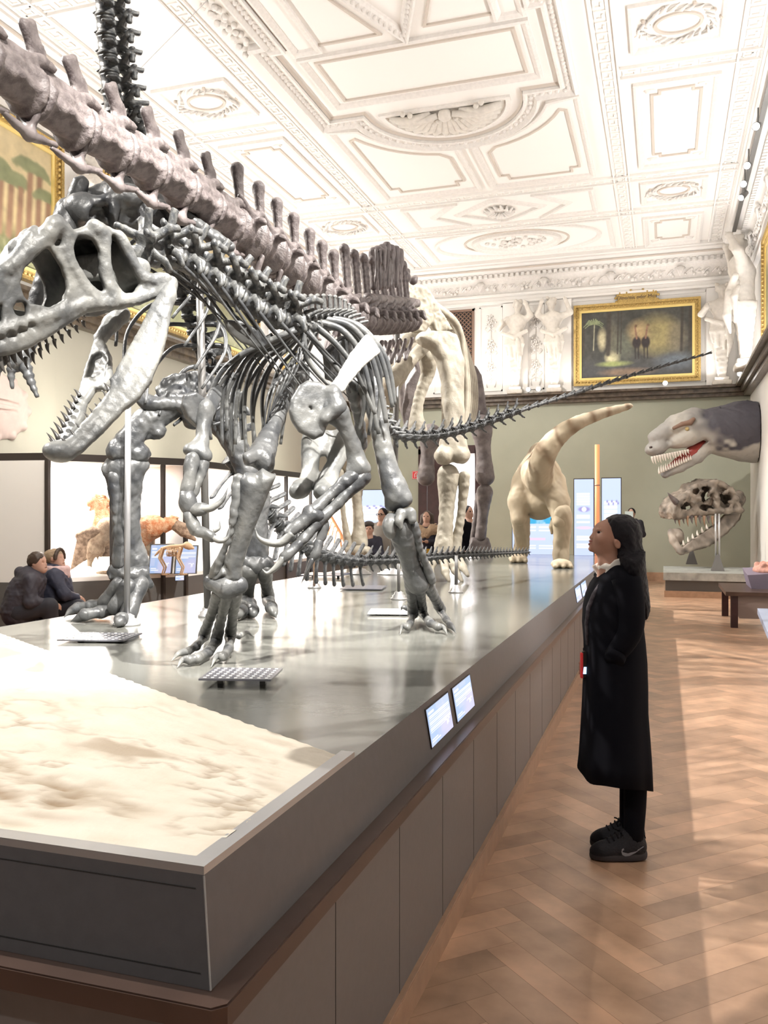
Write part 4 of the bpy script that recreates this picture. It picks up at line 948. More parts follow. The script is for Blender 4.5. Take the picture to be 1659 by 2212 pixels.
for dx, dd in ((0, 12.5), (86, 12.7)):
    s_ = SDF(.016); s_.path([fm(262+dx*.6, 1165, dd), fm(246+dx*.9, 1186, dd), fm(254+dx, 1212, dd), (*fm(240+dx, 1230, dd)[:2], .86)], [.16, .08, .045, .04], .04)
    f0 = np.array([*fm(240+dx, 1230, dd)[:2], .825])
    for e in (-.1, 0, .1): s_.path([f0, f0-RGT*.17+FWD*e], [.032, .02], .02)
    s_.build('leg', m_wf, feath)
# small skeleton and inner displays
sk = empty('small_skeleton', (*fm(375, 1214, 12.2)[:2], .80), 'small tan skeleton standing in the glass case under the feathered tail', 'skeleton')
m_tan = mat('tan_bone', (.62, .42, .26), .6); s_ = SDF(.010)
bb_ = [fm(x, y, 12.2) for x, y in ((335, 1200), (350, 1186), (368, 1181), (385, 1180), (398, 1178), (408, 1180))]; s_.path(bb_, [.012, .022, .028, .026, .022, .05], .01, n=3); s_.path([fm(404, 1178, 12.2), fm(417, 1184, 12.2)], [.055, .02], .02)
for q in range(8):
    p = fm(362+3.6*q, 1182, 12.2); 
    for e in (-1, 1): s_.path([p, p+FWD*.06*e-UP*.06, p-UP*.13+FWD*.02*e], .008)
for px in (352, 391):
    for e in (-1, 1): p = fm(px, 1184, 12.2)+FWD*.06*e; s_.path([p, p-UP*.14-RGT*.04, p-UP*.27+RGT*.03, np.array([*(p+RGT*.0)[:2], .815]), np.array([*(p+RGT*.07)[:2], .812])], [.02, .016, .012, .012, .012])
s_.build('bones', m_tan, sk)
for (px, py, wd, hh, lb) in ((345, 1206, .3, .42, 'small lit tablet leaning in the glass case behind the pale pole'), (400, 1192, .28, .40, 'small lit tablet leaning in the glass case beside the tan skeleton')):
    p = fm(px, py, 12.35); p[2] = .81; r = empty('display_tablet', p, lb, 'screen', 'lit tablets in the glass case'); e = unit(RGT+.2*FWD); n_ = unit(UP*.95+FWD*.3)
    b = MB(); b.hexa([p+e*a+n_*c+FWD*q for q in (.004, .03) for a, c in ((-wd/2-.02, 0), (wd/2+.02, 0), (wd/2+.02, hh+.03), (-wd/2-.02, hh+.03))]); b.build('case', m_dgrey, r)
    picture('display', p-e*wd/2+n_*.012, e, n_, wd, hh, screen_img(5, 5)*.8, m_screen, r)
for px, py in ((388, 1238), (497, 1193), (592, 1207), (458, 1228)):
    a, c = (CA, CB) if px < 401 else (CB, CE); p = onseg(px, a, c); t = unit(np.array([*(c-a), 0])); n_ = np.array([t[1], -t[0], 0]); n_ = n_*np.sign(-(n_ @ FWD)); p3 = np.array([*p, .69])+n_*.004
    s0 = empty('label_screen', p3, 'small lit label on the base of %s' % {388: 'the first glass case', 497: 'the long case beside the hanging claws', 592: 'the long case behind the curved hand', 458: 'the long case behind the dark pole'}[px], 'screen', 'small labels on the case bases')
    b = MB(); b.hexa([p3+t*a_+UP*c_+n_*q for q in (-.003, .001) for a_, c_ in ((-.075, -.005), (.075, -.005), (.075, .075), (-.075, .075))]); b.build('bezel', m_black, s0)
    picture('display', p3-t*.07+n_*.002, t, UP, .14, .07, screen_img(9, 3, 12, 16), m_screen, s0)
# orange model in the far case
sp_ = empty('orange_skeleton', (-7.6, 17.0, .8), 'thin orange lit skeleton in the far glass case', 'skeleton'); s_ = SDF(.018)
o0 = at(715, 1110, 18.2); s_.path([at(690, 1085, 18.2), at(712, 1110, 18.2), at(735, 1150, 18.2), at(745, 1172, 18.2)], .03)
for q in range(7): s_.path([at(692+6*q, 1092+9*q, 18.2), at(680+7*q, 1125+8*q, 18.1)], .014)
s_.path([at(735, 1150, 18.2), (*at(738, 1178, 18.2)[:2], .82)], .02); s_.build('bones', mat('orange_bone', (.8, .35, .16), .5), sp_)
# ---- plaque and panel on the left wall near the camera
pb = empty('wall_panel', (XL+.04, 8.0, 2.1), 'large pale wall panel at the left edge', 'panel'); b = MB(); b.box((XL, 5.5, 2.1), (XL+.06, 10.72, 4.2)); b.build('board', m_creamwall, pb)
pq2 = empty('relief_plaque', (XL+.1, 9.6, 3.0), 'pinkish fossil relief plaque on the wall panel, left edge', 'plaque')
s_ = SDF(.015); s_.ell((XL+.06, 9.5, 3.15), (.10, .62, .46)); s_.cap((XL+.15, 9.25, 3.22), (XL+.15, 9.85, 3.2), .04, .03, 0, True); s_.cap((XL+.15, 9.3, 3.08), (XL+.15, 9.8, 3.1), .03, .02, 0, True)
for q in range(12): s_.ell((XL+.07, 9.5+.58*math.cos(q*.52), 3.15+.43*math.sin(q*.52)), .07, .03)
s_.box((XL-.438, 9.5, 3.15), (.5, 1, 1), 0, 0, True); s_.build('relief', mat('pink_cast', (.58, .46, .43), .7, var=.1, vscale=8), pq2)
# ================================================================ SKELETONS
def long_bone(name, pts, rad, m, parent, k=.02, vox=.009, knobs=(), noise=.003, n=3, label=None):
    s = SDF(vox); s.path(AT(pts), rad, k, n=n)
    for (px, py, d, r) in knobs: s.ell(at(px, py, d), r, .03)
    return s.build(name, m, parent, label, noise, 45)
def claw(b, base, tip, bend, r):
    """curved tapering claw or tooth"""
    base, tip = np.asarray(base, float), np.asarray(tip, float); mid = (base+tip)/2+np.asarray(bend, float); P = []
    for t in np.linspace(0, 1, 6): P.append(base*(1-t)**2+2*mid*t*(1-t)+tip*t*t)
    return b.tube(P, [r, r*.95, r*.8, r*.6, r*.35, r*.08], 7)
def vert_mesh(name, kind, m):
    """vertebra, length 1 along x (towards the head), y across, z up"""
    s = SDF(.05)
    if kind == 'cervical':
        s.cap((-.42, 0, 0), (.42, 0, 0), .30, .28); s.ell((.45, 0, 0), (.2, .34, .32), .06); s.ell((-.42, 0, 0), (.16, .38, .36), .06)
        s.box((0, 0, .42), (.34, .2, .2), .06, .06); s.box((-.08, 0, .85), (.15, .075, .36), .05, .08, ax=((1, 0, .2), (0, 1, 0), (-.2, 0, 1)))
        for y in (-1, 1):
            s.path([(.1, y*.2, .45), (.5, y*.42, .62), (.82, y*.48, .74)], [.13, .12, .1], .05); s.path([(-.1, y*.2, .5), (-.5, y*.44, .74), (-.85, y*.5, .72)], [.13, .12, .11], .05)
            s.path([(.1, y*.2, .15), (.1, y*.62, .0), (.0, y*.74, -.2)], [.14, .1, .09], .05); s.ell((-.02, y*.3, .05), (.2, .1, .12), .04, True)
    elif kind == 'dorsal':
        s.cap((-.42, 0, 0), (.42, 0, 0), .27, .27); s.ell((.45, 0, 0), (.14, .4, .38), .06); s.ell((-.45, 0, 0), (.14, .4, .38), .06)
        s.box((0, 0, .5), (.36, .2, .22), .06, .06); s.box((-.05, 0, 1.2), (.26, .07, .62), .05, .08); s.ell((-.05, 0, 1.8), (.32, .13, .12), .06)
        for y in (-1, 1):
            s.path([(0, y*.15, .6), (-.1, y*.6, .8), (-.2, y*1.0, .9)], [.15, .11, .1], .06); s.path([(.1, y*.2, .5), (.6, y*.28, .7)], .1, .05); s.path([(-.1, y*.2, .55), (-.65, y*.26, .78)], .1, .05)
    elif kind == 'caudal':
        s.cap((-.42, 0, 0), (.42, 0, 0), .19, .19); s.ell((.45, 0, 0), (.1, .29, .29), .05); s.ell((-.45, 0, 0), (.1, .29, .29), .05)
        s.path([(.25, 0, .2), (-.1, 0, .35), (-.6, 0, .62)], [.14, .13, .10], .06); s.path([(-.2, 0, .4), (-.72, 0, .95)], [.12, .07], .05)
        for y in (-1, 1): s.path([(0, y*.1, .05), (-.3, y*.6, .08)], [.12, .06], .05); s.path([(.3, y*.1, .3), (.7, y*.15, .42)], [.1, .07], .05)
        s.path([(-.5, 0, -.2), (-.66, 0, -.42), (-.85, 0, -.58)], [.1, .09, .06], .04)
    elif kind == 'tip':
        s.cap((-.5, 0, 0), (.5, 0, 0), .13, .13); s.ell((.47, 0, 0), (.1, .2, .2), .05); s.ell((-.47, 0, 0), (.1, .2, .2), .05)
        s.path([(.2, 0, .12), (-.3, 0, .2), (-.62, 0, .3)], [.08, .09, .05], .04)
    elif kind == 'low_tail':      # deep tailed plant eater: raked spine, long chevron
        s.cap((-.42, 0, 0), (.42, 0, 0), .26, .26); s.ell((.45, 0, 0), (.12, .38, .38), .05); s.ell((-.45, 0, 0), (.12, .38, .38), .05)
        s.path([(0, 0, .3), (-.3, 0, .62), (-.65, 0, 1.0)], [.16, .13, .15], .05)
        s.path([(-.45, 0, -.3), (-.6, 0, -.8), (-.9, 0, -1.35)], [.12, .1, .13], .05)
        for y in (-1, 1): s.path([(0, y*.1, .05), (-.15, y*.7, .05)], [.13, .07], .05)
    elif kind == 'near_tail':     # long low vertebra with a strap-like spine raked backwards
        s.cap((-.42, 0, 0), (.42, 0, 0), .27, .27, .05); s.ell((.46, 0, 0), (.13, .41, .38), .07); s.ell((-.46, 0, 0), (.14, .42, .40), .07)
        for y in (-1, 1):
            s.path([(.45, y*.24, .18), (0, y*.20, .2), (-.42, y*.24, .18)], [.08, .08, .08], .09); s.path([(.3, y*.25, -.05), (0, y*.29, -.02), (-.3, y*.25, -.05)], [.06, .07, .06], .1)
            s.path([(.15, y*.14, .32), (.55, y*.16, .5), (.8, y*.15, .5)], [.12, .1, .07], .05)
        s.box((-.08, 0, .38), (.4, .15, .14), .06, .08)
        s.box((-.44, 0, .70), (.17, .07, .47), .05, .09, ax=((1, 0, .6), (0, 1, 0), (-.6, 0, 1)))
        s.path([(-.2, 0, .42), (-.62, 0, .52)], [.12, .09], .06)
    elif kind == 'mid_tail':
        s.cap((-.36, 0, 0), (.36, 0, 0), .46, .42, .05); s.ell((.30, 0, 0), (.30, .64, .62), .06); s.ell((-.42, 0, 0), (.14, .56, .54), .06)
        s.box((0, 0, .56), (.3, .19, .18), .06, .08); s.path([(-.1, 0, .7), (-.22, 0, 1.2), (-.3, 0, 1.62)], [.13, .12, .19], .06); s.box((-.2, 0, 1.1), (.16, .07, .5), .05, .06, ax=((1, 0, .2), (0, 1, 0), (-.2, 0, 1)))
        for y in (-1, 1):
            s.path([(.1, y*.2, .5), (.55, y*.26, .72)], [.13, .1], .05); s.path([(-.05, y*.2, .55), (-.5, y*.24, .75)], [.12, .09], .05)
            s.path([(0, y*.3, .2), (-.1, y*.66, .2), (-.2, y*.78, .12)], [.14, .10, .07], .06)
    elif kind == 'hip_tail':
        s.cap((-.36, 0, 0), (.36, 0, 0), .46, .46, .05); s.ell((.4, 0, 0), (.16, .62, .6), .06); s.ell((-.4, 0, 0), (.15, .62, .6), .06)
        s.box((0, 0, .66), (.28, .2, .2), .06, .08); s.box((-.15, 0, 1.6), (.15, .09, 1.0), .05, .06, ax=((1, 0, .12), (0, 1, 0), (-.12, 0, 1))); s.ell((-.27, 0, 2.55), (.2, .2, .2), .06)
        for y in (-1, 1):
            s.path([(0, y*.06, 1.0), (-.25, y*.14, 2.5)], [.1, .07], .04); s.path([(.1, y*.2, .62), (.5, y*.3, .86)], [.14, .1], .05)
            s.path([(0, y*.35, .2), (-.1, y*.75, .25), (-.2, y*.9, .0)], [.22, .15, .10], .06); s.ell((.05, y*.62, -.05), (.2, .15, .16), .05, True)
    return meshdata(name, *s.mesh(.012, 14), m, True)
def chain(name, kinds, pts, m, parent, step, size, up=(0, 0, 1), k=10, flip=False, wide=1.):
    """vertebrae along a spline of (px,py,d); step(t), size(t) in metres; kinds: list of (t_end, mesh)"""
    P = spline(AT(pts), k); return chain3(name, kinds, P, m, parent, step, size, up, lambda t: wide)
def chain3(name, kinds, P, m, parent, step, size, up=(0, 0, 1), wide=None, flip=False):
    seg = np.r_[0, np.cumsum(np.linalg.norm(np.diff(P, axis=0), axis=1))]; Lt = seg[-1]; s = 0.; out = []
    while s <= Lt:
        t = s/Lt; p = np.array([np.interp(s, seg, P[:, i]) for i in range(3)]); q = np.array([np.interp(min(s+.02, Lt), seg, P[:, i]) for i in range(3)]); r = np.array([np.interp(max(s-.02, 0), seg, P[:, i]) for i in range(3)])
        x = unit(q-r) if flip else unit(r-q); u = np.asarray(up, float) if not callable(up) else up(t); y = unit(np.cross(u, x)); z = np.cross(x, y); st = step(t); sz = size(t)
        me = next(mm for te, mm in kinds if t <= te+1e-9); wd = (wide(t) if wide else 1.)
        inst(name, me, frameM(p, x, y, z, (st*.96, sz*wd, sz)), parent); out.append((p, x, y, z, st, sz)); s += st
    return out
# ---------------------------------------------------------------- the grey predator skeleton
TH_ = empty('theropod_skeleton', (-1.9, 4.9, ZD), 'grey predatory dinosaur skeleton striding towards the camera with gaping toothed jaws', 'skeleton')
# skull
fr = plane3((371, 612, 3.45), (0, 700, 3.0), (230, 480, 3.25)); T = lambda l: topl(fr, l)
sk_out = T([(-82, 668), (-70, 632), (-38, 598), (0, 570), (24, 554), (40, 532), (52, 512), (69, 494), (84, 503), (105, 489), (125, 479), (146, 497), (177, 490), (205, 480), (238, 485), (262, 505), (279, 538), (296, 566), (310, 588), (332, 598), (358, 594), (373, 606), (366, 620), (344, 636), (324, 646), (302, 656), (268, 668), (233, 668), (194, 674), (155, 699), (111, 727), (64, 754), (17, 768), (-30, 772), (-74, 748)])
ul = max(p[0] for p in sk_out); Wf = lambda u: .31-.17*np.clip(u/ul, 0, 1)
s = SDF(.0065)
s.poly(fr, sk_out, 0., Wf, .022)
s.poly(fr, sk_out, .034, lambda u: Wf(u)-.034, .02, .012, True, inset=.036)
s.poly(fr, T([(-60, 700), (0, 730), (60, 735), (150, 690), (230, 662), (330, 640), (372, 612), (372, 720), (-60, 820)]), .04, lambda u: Wf(u)-.04, .02, .01, True)
H = [[(100, 527), (111, 537), (122, 552), (133, 572), (145, 599), (147, 622), (139, 648), (111, 664), (92, 658), (70, 655), (54, 640), (47, 610), (54, 582), (70, 562), (88, 545)],
     [(20, 594), (44, 566), (68, 546), (96, 525), (101, 532), (78, 552), (50, 575), (26, 600)],
     [(108, 522), (119, 505), (139, 516), (144, 527), (122, 530)],
     [(154, 526), (177, 507), (205, 517), (219, 540), (219, 585), (230, 624), (219, 629), (200, 615), (183, 590), (150, 553)],
     [(238, 508), (250, 501), (263, 513), (269, 543), (288, 575), (306, 595), (305, 613), (291, 632), (275, 635), (253, 611), (241, 571), (235, 530)],
     [(30, 665), (38, 652), (52, 651), (60, 663), (59, 678), (48, 684), (36, 678)], [(-2, 660), (6, 655), (8, 690), (0, 700), (-4, 680)]]
for i, h in enumerate(H): s.poly(fr, T(h), -.12, .5 if i in (0, 1) else .16, .004, .012, True)
def F2(px, py, w=0.): u, v = topl(fr, [(px, py)])[0]; return fr[0]+u*fr[1]+v*fr[2]+w*fr[3]
# raised bars, brow horn, rough snout crest, jaw joint
for P, R in (([(125, 482), (147, 500), (150, 540), (160, 575), (190, 622), (215, 655)], [.022, .017, .014, .013, .013, .014]),
             ([(205, 484), (228, 510), (230, 560), (236, 610), (252, 645)], [.022, .018, .013, .013, .016]),
             ([(262, 508), (282, 545), (302, 585), (325, 604), (362, 602)], [.02, .015, .015, .019, .024]),
             ([(20, 582), (60, 545), (100, 516), (124, 488)], [.018, .018, .018, .02]), ([(252, 650), (300, 645), (345, 628), (366, 610)], [.016, .015, .018, .02]),
             ([(0, 720), (60, 700), (120, 680), (190, 655), (240, 655)], [.022, .018, .016, .015, .014])):
    s.path([F2(x, y, .012) for x, y in P], R, .02, n=3)
for w_ in (.01, .27): s.path([F2(108, 500, w_), F2(122, 482, w_), F2(128, 470, w_)], [.03, .026, .014], .02)
for q in range(8): s.ell(F2(42+7*q, 530-5.5*q, .05+.02*(q % 3)), .022, .015)
for q in range(5): s.ell(F2(-20+22*q, 742-9*q, -.003), .014, .012, True)
s.box(F2(255, 560, .15), (.11, .05, .05), .02, .03, ax=(fr[1], fr[2], fr[3]))
s.path([F2(300, 590, .16), F2(330, 575, .17), F2(345, 565, .17)], [.07, .05, .045], .03)
skull = s.build('skull', m_sbone, TH_, None, .0016, 70)
# lower jaw: near and far branch meeting at the chin
frj = plane3((371, 612, 3.42), (112, 978, 3.12), (300, 830, 3.26)); frk = plane3((222, 725, 3.66), (118, 972, 3.16), (178, 850, 3.38))
s = SDF(.0065)
nj = [(373, 612), (346, 630), (324, 660), (301, 709), (268, 765), (240, 816), (234, 848), (226, 876), (194, 913), (166, 949), (144, 969), (120, 968), (108, 976), (118, 990), (155, 985), (181, 970), (222, 931), (266, 885), (302, 857), (327, 820), (347, 771), (363, 709), (370, 654), (377, 624)]
s.poly(frj, topl(frj, nj), -.006, .03, .012)
s.path([F2(371, 612, .02), at(364, 640, 3.42), at(352, 690, 3.38), at(338, 760, 3.33)], [.036, .026, .018, .014], .02)
s.path([at(352, 650, 3.4), at(310, 740, 3.34), at(262, 840, 3.25)], [.018, .022, .012], .02)
s.path([at(236, 820, 3.24), at(280, 800, 3.29), at(330, 786, 3.33)], [.004, .012, .004], .012)
s.path([at(240, 860, 3.245), at(190, 925, 3.19), at(140, 978, 3.14)], [.022, .026, .028], .02)
fj = [(207, 722), (196, 750), (178, 806), (167, 848), (150, 880), (134, 918), (117, 952), (112, 972), (128, 984), (142, 966), (158, 935), (178, 895), (184, 864), (202, 838), (222, 836), (240, 806), (236, 760), (224, 735)]
s.poly(frk, topl(frk, fj), -.004, .03, .012, .01)
s.poly(frk, topl(frk, [(188, 815), (196, 812), (204, 826), (212, 832), (226, 815), (230, 775), (218, 760), (200, 770)]), -.05, .012, .01, .01, True)
s.path([at(218, 730, 3.68), at(240, 700, 3.72), at(262, 680, 3.74)], [.03, .035, .04], .02); s.ell(at(122, 974, 3.13), (.05, .05, .035), .03)
jaw = s.build('lower_jaw', m_sbone, TH_, None, .0015, 70)
def teeth(parent, rows, m):
    for (x0, y0, x1, y1, d, r, bx) in rows:
        b = MB(); claw(b, at(x0, y0, d), at(x1, y1, d), RGT*bx, r); b.build('tooth', m, parent, True)
up = []
for q in range(15):
    t = q/14; x = -18+200*t; y = 770-92*t**1.15; ln = 34*(1-t)**.8+9; up.append((x, y-6, x+ln*.38, y+ln, 3.02+.30*t, .0115*(1-t)+.006, -.012))
for q in range(9):
    t = q/8; x = 55+125*t; y = 785-78*t; ln = 24-12*t; up.append((x, y-14, x+6, y+ln-10, 3.22+.25*t, .009, -.008))
teeth(skull, up, m_tooth)
lo_ = []
for q, (x, y, l) in enumerate(((232, 842, 16), (228, 858, 15), (222, 876, 17), (213, 888, 18), (203, 902, 22), (194, 914, 24), (184, 928, 15), (176, 938, 26), (163, 952, 27))): lo_.append((x+4, y+4, x-l*.55, y-l, 3.25-.012*q, .0095, .010))
for q in range(9):
    t = q/8; x = 166-52*t; y = 852+106*t; l = 15+13*t; lo_.append((x+6, y+4, x-l*.5, y-l*.85, 3.36-.22*t, .009, .008))
for x, y, l in ((150, 966, 27), (136, 970, 24), (124, 968, 26)): lo_.append((x+2, y+3, x-l*.75, y-l*.8, 3.13, .010, .008))
teeth(jaw, lo_, m_tooth)
# backbone
vc = vert_mesh('theropod_cervical', 'cervical', m_bone); vd = vert_mesh('theropod_dorsal', 'dorsal', m_bone); vq = vert_mesh('theropod_caudal', 'caudal', m_dbone); vt = vert_mesh('theropod_tail_tip', 'tip', m_dbone)
nk = chain('cervical_vertebra', [(1, vc)], [(318, 553, 3.66), (352, 548, 3.74), (396, 563, 3.82), (440, 590, 3.9), (482, 618, 3.98), (522, 645, 4.04), (562, 668, 4.1), (602, 686, 4.16), (632, 694, 4.22)], m_dbone, TH_, lambda t: .118, lambda t: .165, up=lambda t: unit(UP+RGT*.35))
ds = chain('dorsal_vertebra', [(1, vd)], [(645, 706, 4.26), (668, 706, 4.36), (692, 703, 4.5), (718, 702, 4.66), (742, 706, 4.86), (762, 722, 5.06)], m_dbone, TH_, lambda t: .085, lambda t: .085)
tl = chain('caudal_vertebra', [(.56, vq), (1, vt)], [(768, 740, 5.15), (785, 810, 5.4), (815, 885, 5.7), (850, 936, 6.0), (900, 946, 6.2), (960, 940, 6.35), (1020, 925, 6.5), (1080, 904, 6.6), (1150, 879, 6.7), (1230, 854, 6.8), (1320, 825, 6.9), (1420, 795, 7.0), (1534, 763, 7.05)], m_dbone, TH_, lambda t: .104-.03*t, lambda t: .108*(1-t)**.7+.04)
for i in range(9):      # long splint-like neck ribs
    p, x, y, z, st, sz = nk[min(i*len(nk)//9, len(nk)-1)]
    for e in (-1, 1):
        b = MB(); q = p+y*e*.08-z*.02; b.tube(spline([q, q-x*.08-UP*.05+y*e*.01, q-x*.22-UP*.13, q-x*.42-UP*.24], 5), np.linspace(.011, .003, 16), 7); b.build('cervical_rib', m_dbone, TH_, True)
def rib(pts, r=.012, m=m_bone, parent=TH_, name='rib'):
    P = spline(AT(pts), 7); n = len(P); R = r*(1.25-.55*np.linspace(0, 1, n)); b = MB(); b.tube(P, R, 9, (RGT*.8+FWD*.6, 1.35)); b.build(name, m, parent, True)
RB = [[(654, 715), (662, 769), (680, 800), (712, 835)], [(664, 716), (700, 762), (735, 806), (757, 850)], [(681, 704), (721, 738), (757, 782), (778, 822), (810, 895)], [(690, 697), (737, 712), (772, 752), (794, 815), (818, 938)], [(700, 690), (752, 702), (790, 742), (816, 815), (834, 914)],
      [(712, 688), (764, 700), (808, 742), (832, 800), (848, 880)], [(724, 690), (778, 706), (826, 760), (845, 815), (853, 874)], [(736, 694), (785, 720), (815, 780), (822, 850), (812, 930)], [(745, 700), (780, 740), (800, 800), (806, 870), (796, 940)], [(750, 706), (772, 760), (784, 820), (786, 880), (776, 930)]]
for i, P in enumerate(RB):
    n = len(P); rib([(x, y, 4.26+.07*i+.02*j*(1 if i > 3 else .5)) for j, (x, y) in enumerate(P)])
LBR = [[(640, 712), (590, 740), (539, 764), (505, 792), (482, 850), (480, 960)], [(645, 712), (600, 745), (552, 768), (520, 805), (500, 870), (503, 985)], [(652, 712), (612, 748), (575, 775), (545, 815), (520, 870), (524, 950)], [(660, 712), (622, 752), (590, 780), (566, 822), (548, 880), (548, 975)], [(668, 712), (634, 758), (606, 790), (588, 835), (572, 890), (566, 965)],
       [(676, 712), (648, 764), (622, 800), (606, 845), (594, 900), (586, 960)], [(684, 714), (660, 770), (640, 806), (624, 850), (614, 905), (606, 960)], [(638, 712), (570, 742), (512, 772), (470, 815), (450, 880), (455, 950)]]
LBR += [[(600, 730), (556, 762), (530, 800), (512, 860), (508, 960)], [(606, 734), (566, 766), (540, 806), (528, 870), (532, 985)], [(612, 738), (578, 772), (556, 812), (544, 880), (556, 990)], [(596, 728), (548, 760), (518, 796), (492, 850), (490, 930)], [(620, 742), (592, 780), (574, 820), (566, 880), (578, 980)], [(590, 724), (534, 760), (496, 800), (466, 850), (462, 910)]]
for i, P in enumerate(LBR): rib([(x, y, (4.22, 4.3, 4.38, 4.46, 4.54, 4.62, 4.7, 4.15, 4.26, 4.34, 4.42, 4.2, 4.5, 4.18)[i]+.0*j) for j, (x, y) in enumerate(P)], .011)
# belly ribs
for q in range(6): rib([(655-8*q, 740+12*q, 4.25+.03*q), (640-12*q, 800+10*q, 4.2), (600-6*q, 860+14*q, 4.2)], .006, m_dbone, name='belly_rib')
# shoulder girdles and arms
def plate(name, pts, d3, th, m, parent, holes=(), rd=.012, vox=.008, extra=None, noise=.0015):
    f = plane3(*d3); s = SDF(vox); s.poly(f, topl(f, pts), -th/2, th/2, rd)
    for h in holes: s.poly(f, topl(f, h), -.2, .2, .0, .012, True)
    if extra: extra(s)
    return s.build(name, m, parent, None, noise, 60)
m_wbone = mat('pale_bone', (.50, .50, .46), .42, col2=(.26, .27, .26), vscale=5, bump=.2, bscale=26)
plate('scapula', [(792, 722), (806, 738), (820, 762), (806, 773), (780, 796), (752, 830), (738, 850), (716, 852), (712, 836), (730, 812), (758, 764), (782, 733)], ((720, 845, 3.96), (812, 745, 4.30), (715, 700, 4.0)), .035, m_wbone, TH_, rd=.014)
plate('coracoid', [(728, 850), (722, 832), (708, 836), (690, 826), (664, 822), (646, 832), (628, 860), (623, 888), (632, 914), (646, 934), (678, 950), (699, 940), (706, 920), (722, 890), (730, 866)], ((720, 845, 3.96), (640, 890, 3.9), (690, 950, 3.92)), .05, m_bone, TH_, [[(666, 881), (671, 880), (673, 885), (668, 889)]], .02,
      extra=lambda s: (s.path([at(722, 850, 3.94), at(728, 880, 3.93), at(702, 905, 3.9)], [.035, .04, .025], .03)))
plate('scapula', [(468, 826), (480, 838), (474, 870), (458, 905), (440, 930), (428, 930), (420, 905), (436, 880), (452, 842)], ((430, 925, 3.95), (474, 835, 4.2), (420, 880, 3.98)), .035, m_dbone, TH_)
plate('coracoid', [(446, 885), (440, 860), (420, 846), (398, 852), (392, 876), (402, 902), (424, 925), (440, 912)], ((430, 915, 3.95), (400, 870, 3.9), (440, 850, 3.95)), .05, m_dbone, TH_)
plate('wishbone', [(480, 690), (520, 692), (560, 712), (584, 742), (560, 756), (520, 740), (492, 716)], ((480, 700, 4.0), (584, 745, 4.1), (520, 660, 4.0)), .03, m_bone, TH_)
long_bone('humerus', [(716, 886, 3.95), (740, 910, 3.96), (758, 950, 3.98), (768, 985, 4.0), (776, 1014, 4.0)], [.055, .036, .03, .034, .045], m_bone, TH_, knobs=((763, 1020, 4.0, .035), (785, 1014, 4.0, .032), (736, 888, 3.95, .04)))
long_bone('ulna', [(783, 1030, 4.0), (752, 1062, 3.98), (715, 1100, 3.95), (688, 1124, 3.92)], [.042, .026, .024, .032], m_dbone, TH_)
long_bone('radius', [(762, 1030, 3.98), (730, 1054, 3.96), (698, 1084, 3.93), (674, 1106, 3.9)], [.036, .022, .02, .028], m_dbone, TH_)
long_bone('metacarpal', [(676, 1110, 3.9), (660, 1122, 3.89), (645, 1134, 3.88), (624, 1150, 3.86)], [.03, .022, .022, .026], m_dbone, TH_, knobs=((668, 1102, 3.9, .024), (690, 1115, 3.9, .022)))
long_bone('metacarpal', [(688, 1124, 3.92), (668, 1150, 3.9), (648, 1172, 3.88)], [.028, .018, .022], m_dbone, TH_)
long_bone('metacarpal', [(698, 1126, 3.94), (700, 1146, 3.94), (690, 1168, 3.93)], [.024, .014, .018], m_dbone, TH_)
def fclaw(pts, r, m, bend, name='claw'):
    b = MB(); P = spline(AT(pts), 6); n = len(P); b.tube(P, [r*max(.06, (1-(i/(n-1))**1.6)) for i in range(n)], 8, (FWD, .7)); b.build(name, m, TH_, True)
fclaw([(630, 1152, 3.86), (608, 1172, 3.85), (578, 1172, 3.84), (558, 1160, 3.84), (551, 1140, 3.84)], .032, m_sbone, 0)
long_bone('phalanx', [(648, 1172, 3.88), (628, 1192, 3.86), (612, 1205, 3.85)], [.022, .016, .02], m_dbone, TH_, vox=.007)
fclaw([(612, 1204, 3.85), (596, 1226, 3.84), (578, 1238, 3.84), (566, 1229, 3.84)], .024, m_sbone, 0)
long_bone('phalanx', [(690, 1168, 3.93), (684, 1190, 3.92), (676, 1206, 3.92)], [.018, .013, .015], m_dbone, TH_, vox=.007)
fclaw([(676, 1206, 3.92), (664, 1232, 3.92), (650, 1262, 3.93)], .02, m_dbone, 0)
long_bone('humerus', [(444, 880, 3.95), (440, 915, 3.93), (436, 950, 3.9), (430, 978, 3.88)], [.042, .028, .026, .036], m_bone, TH_, knobs=((410, 972, 3.86, .030), (444, 985, 3.88, .03)))
long_bone('ulna', [(416, 990, 3.85), (410, 1025, 3.83), (404, 1062, 3.82)], [.034, .024, .03], m_bone, TH_)
long_bone('radius', [(440, 996, 3.88), (432, 1030, 3.86), (418, 1068, 3.84)], [.026, .015, .02], m_bone, TH_)
long_bone('wrist', [(404, 1070, 3.82), (407, 1090, 3.81), (412, 1100, 3.81)], [.034, .032, .024], m_dbone, TH_)
long_bone('phalanx', [(410, 1096, 3.81), (424, 1102, 3.8), (440, 1100, 3.8)], [.024, .02, .026], m_bone, TH_, vox=.007)
fclaw([(436, 1100, 3.8), (460, 1096, 3.79), (482, 1078, 3.79), (493, 1052, 3.79)], .028, m_sbone, 0)
long_bone('phalanx', [(408, 1098, 3.81), (412, 1122, 3.8), (424, 1146, 3.8)], [.022, .019, .024], m_bone, TH_, vox=.007)
long_bone('phalanx', [(424, 1146, 3.8), (444, 1154, 3.79), (458, 1160, 3.79)], [.022, .017, .022], m_bone, TH_, vox=.007)
fclaw([(455, 1158, 3.79), (476, 1168, 3.79), (492, 1160, 3.79), (497, 1134, 3.79)], .024, m_sbone, 0)
fclaw([(462, 1148, 3.86), (474, 1140, 3.86), (474, 1122, 3.86)], .014, m_sbone, 0)
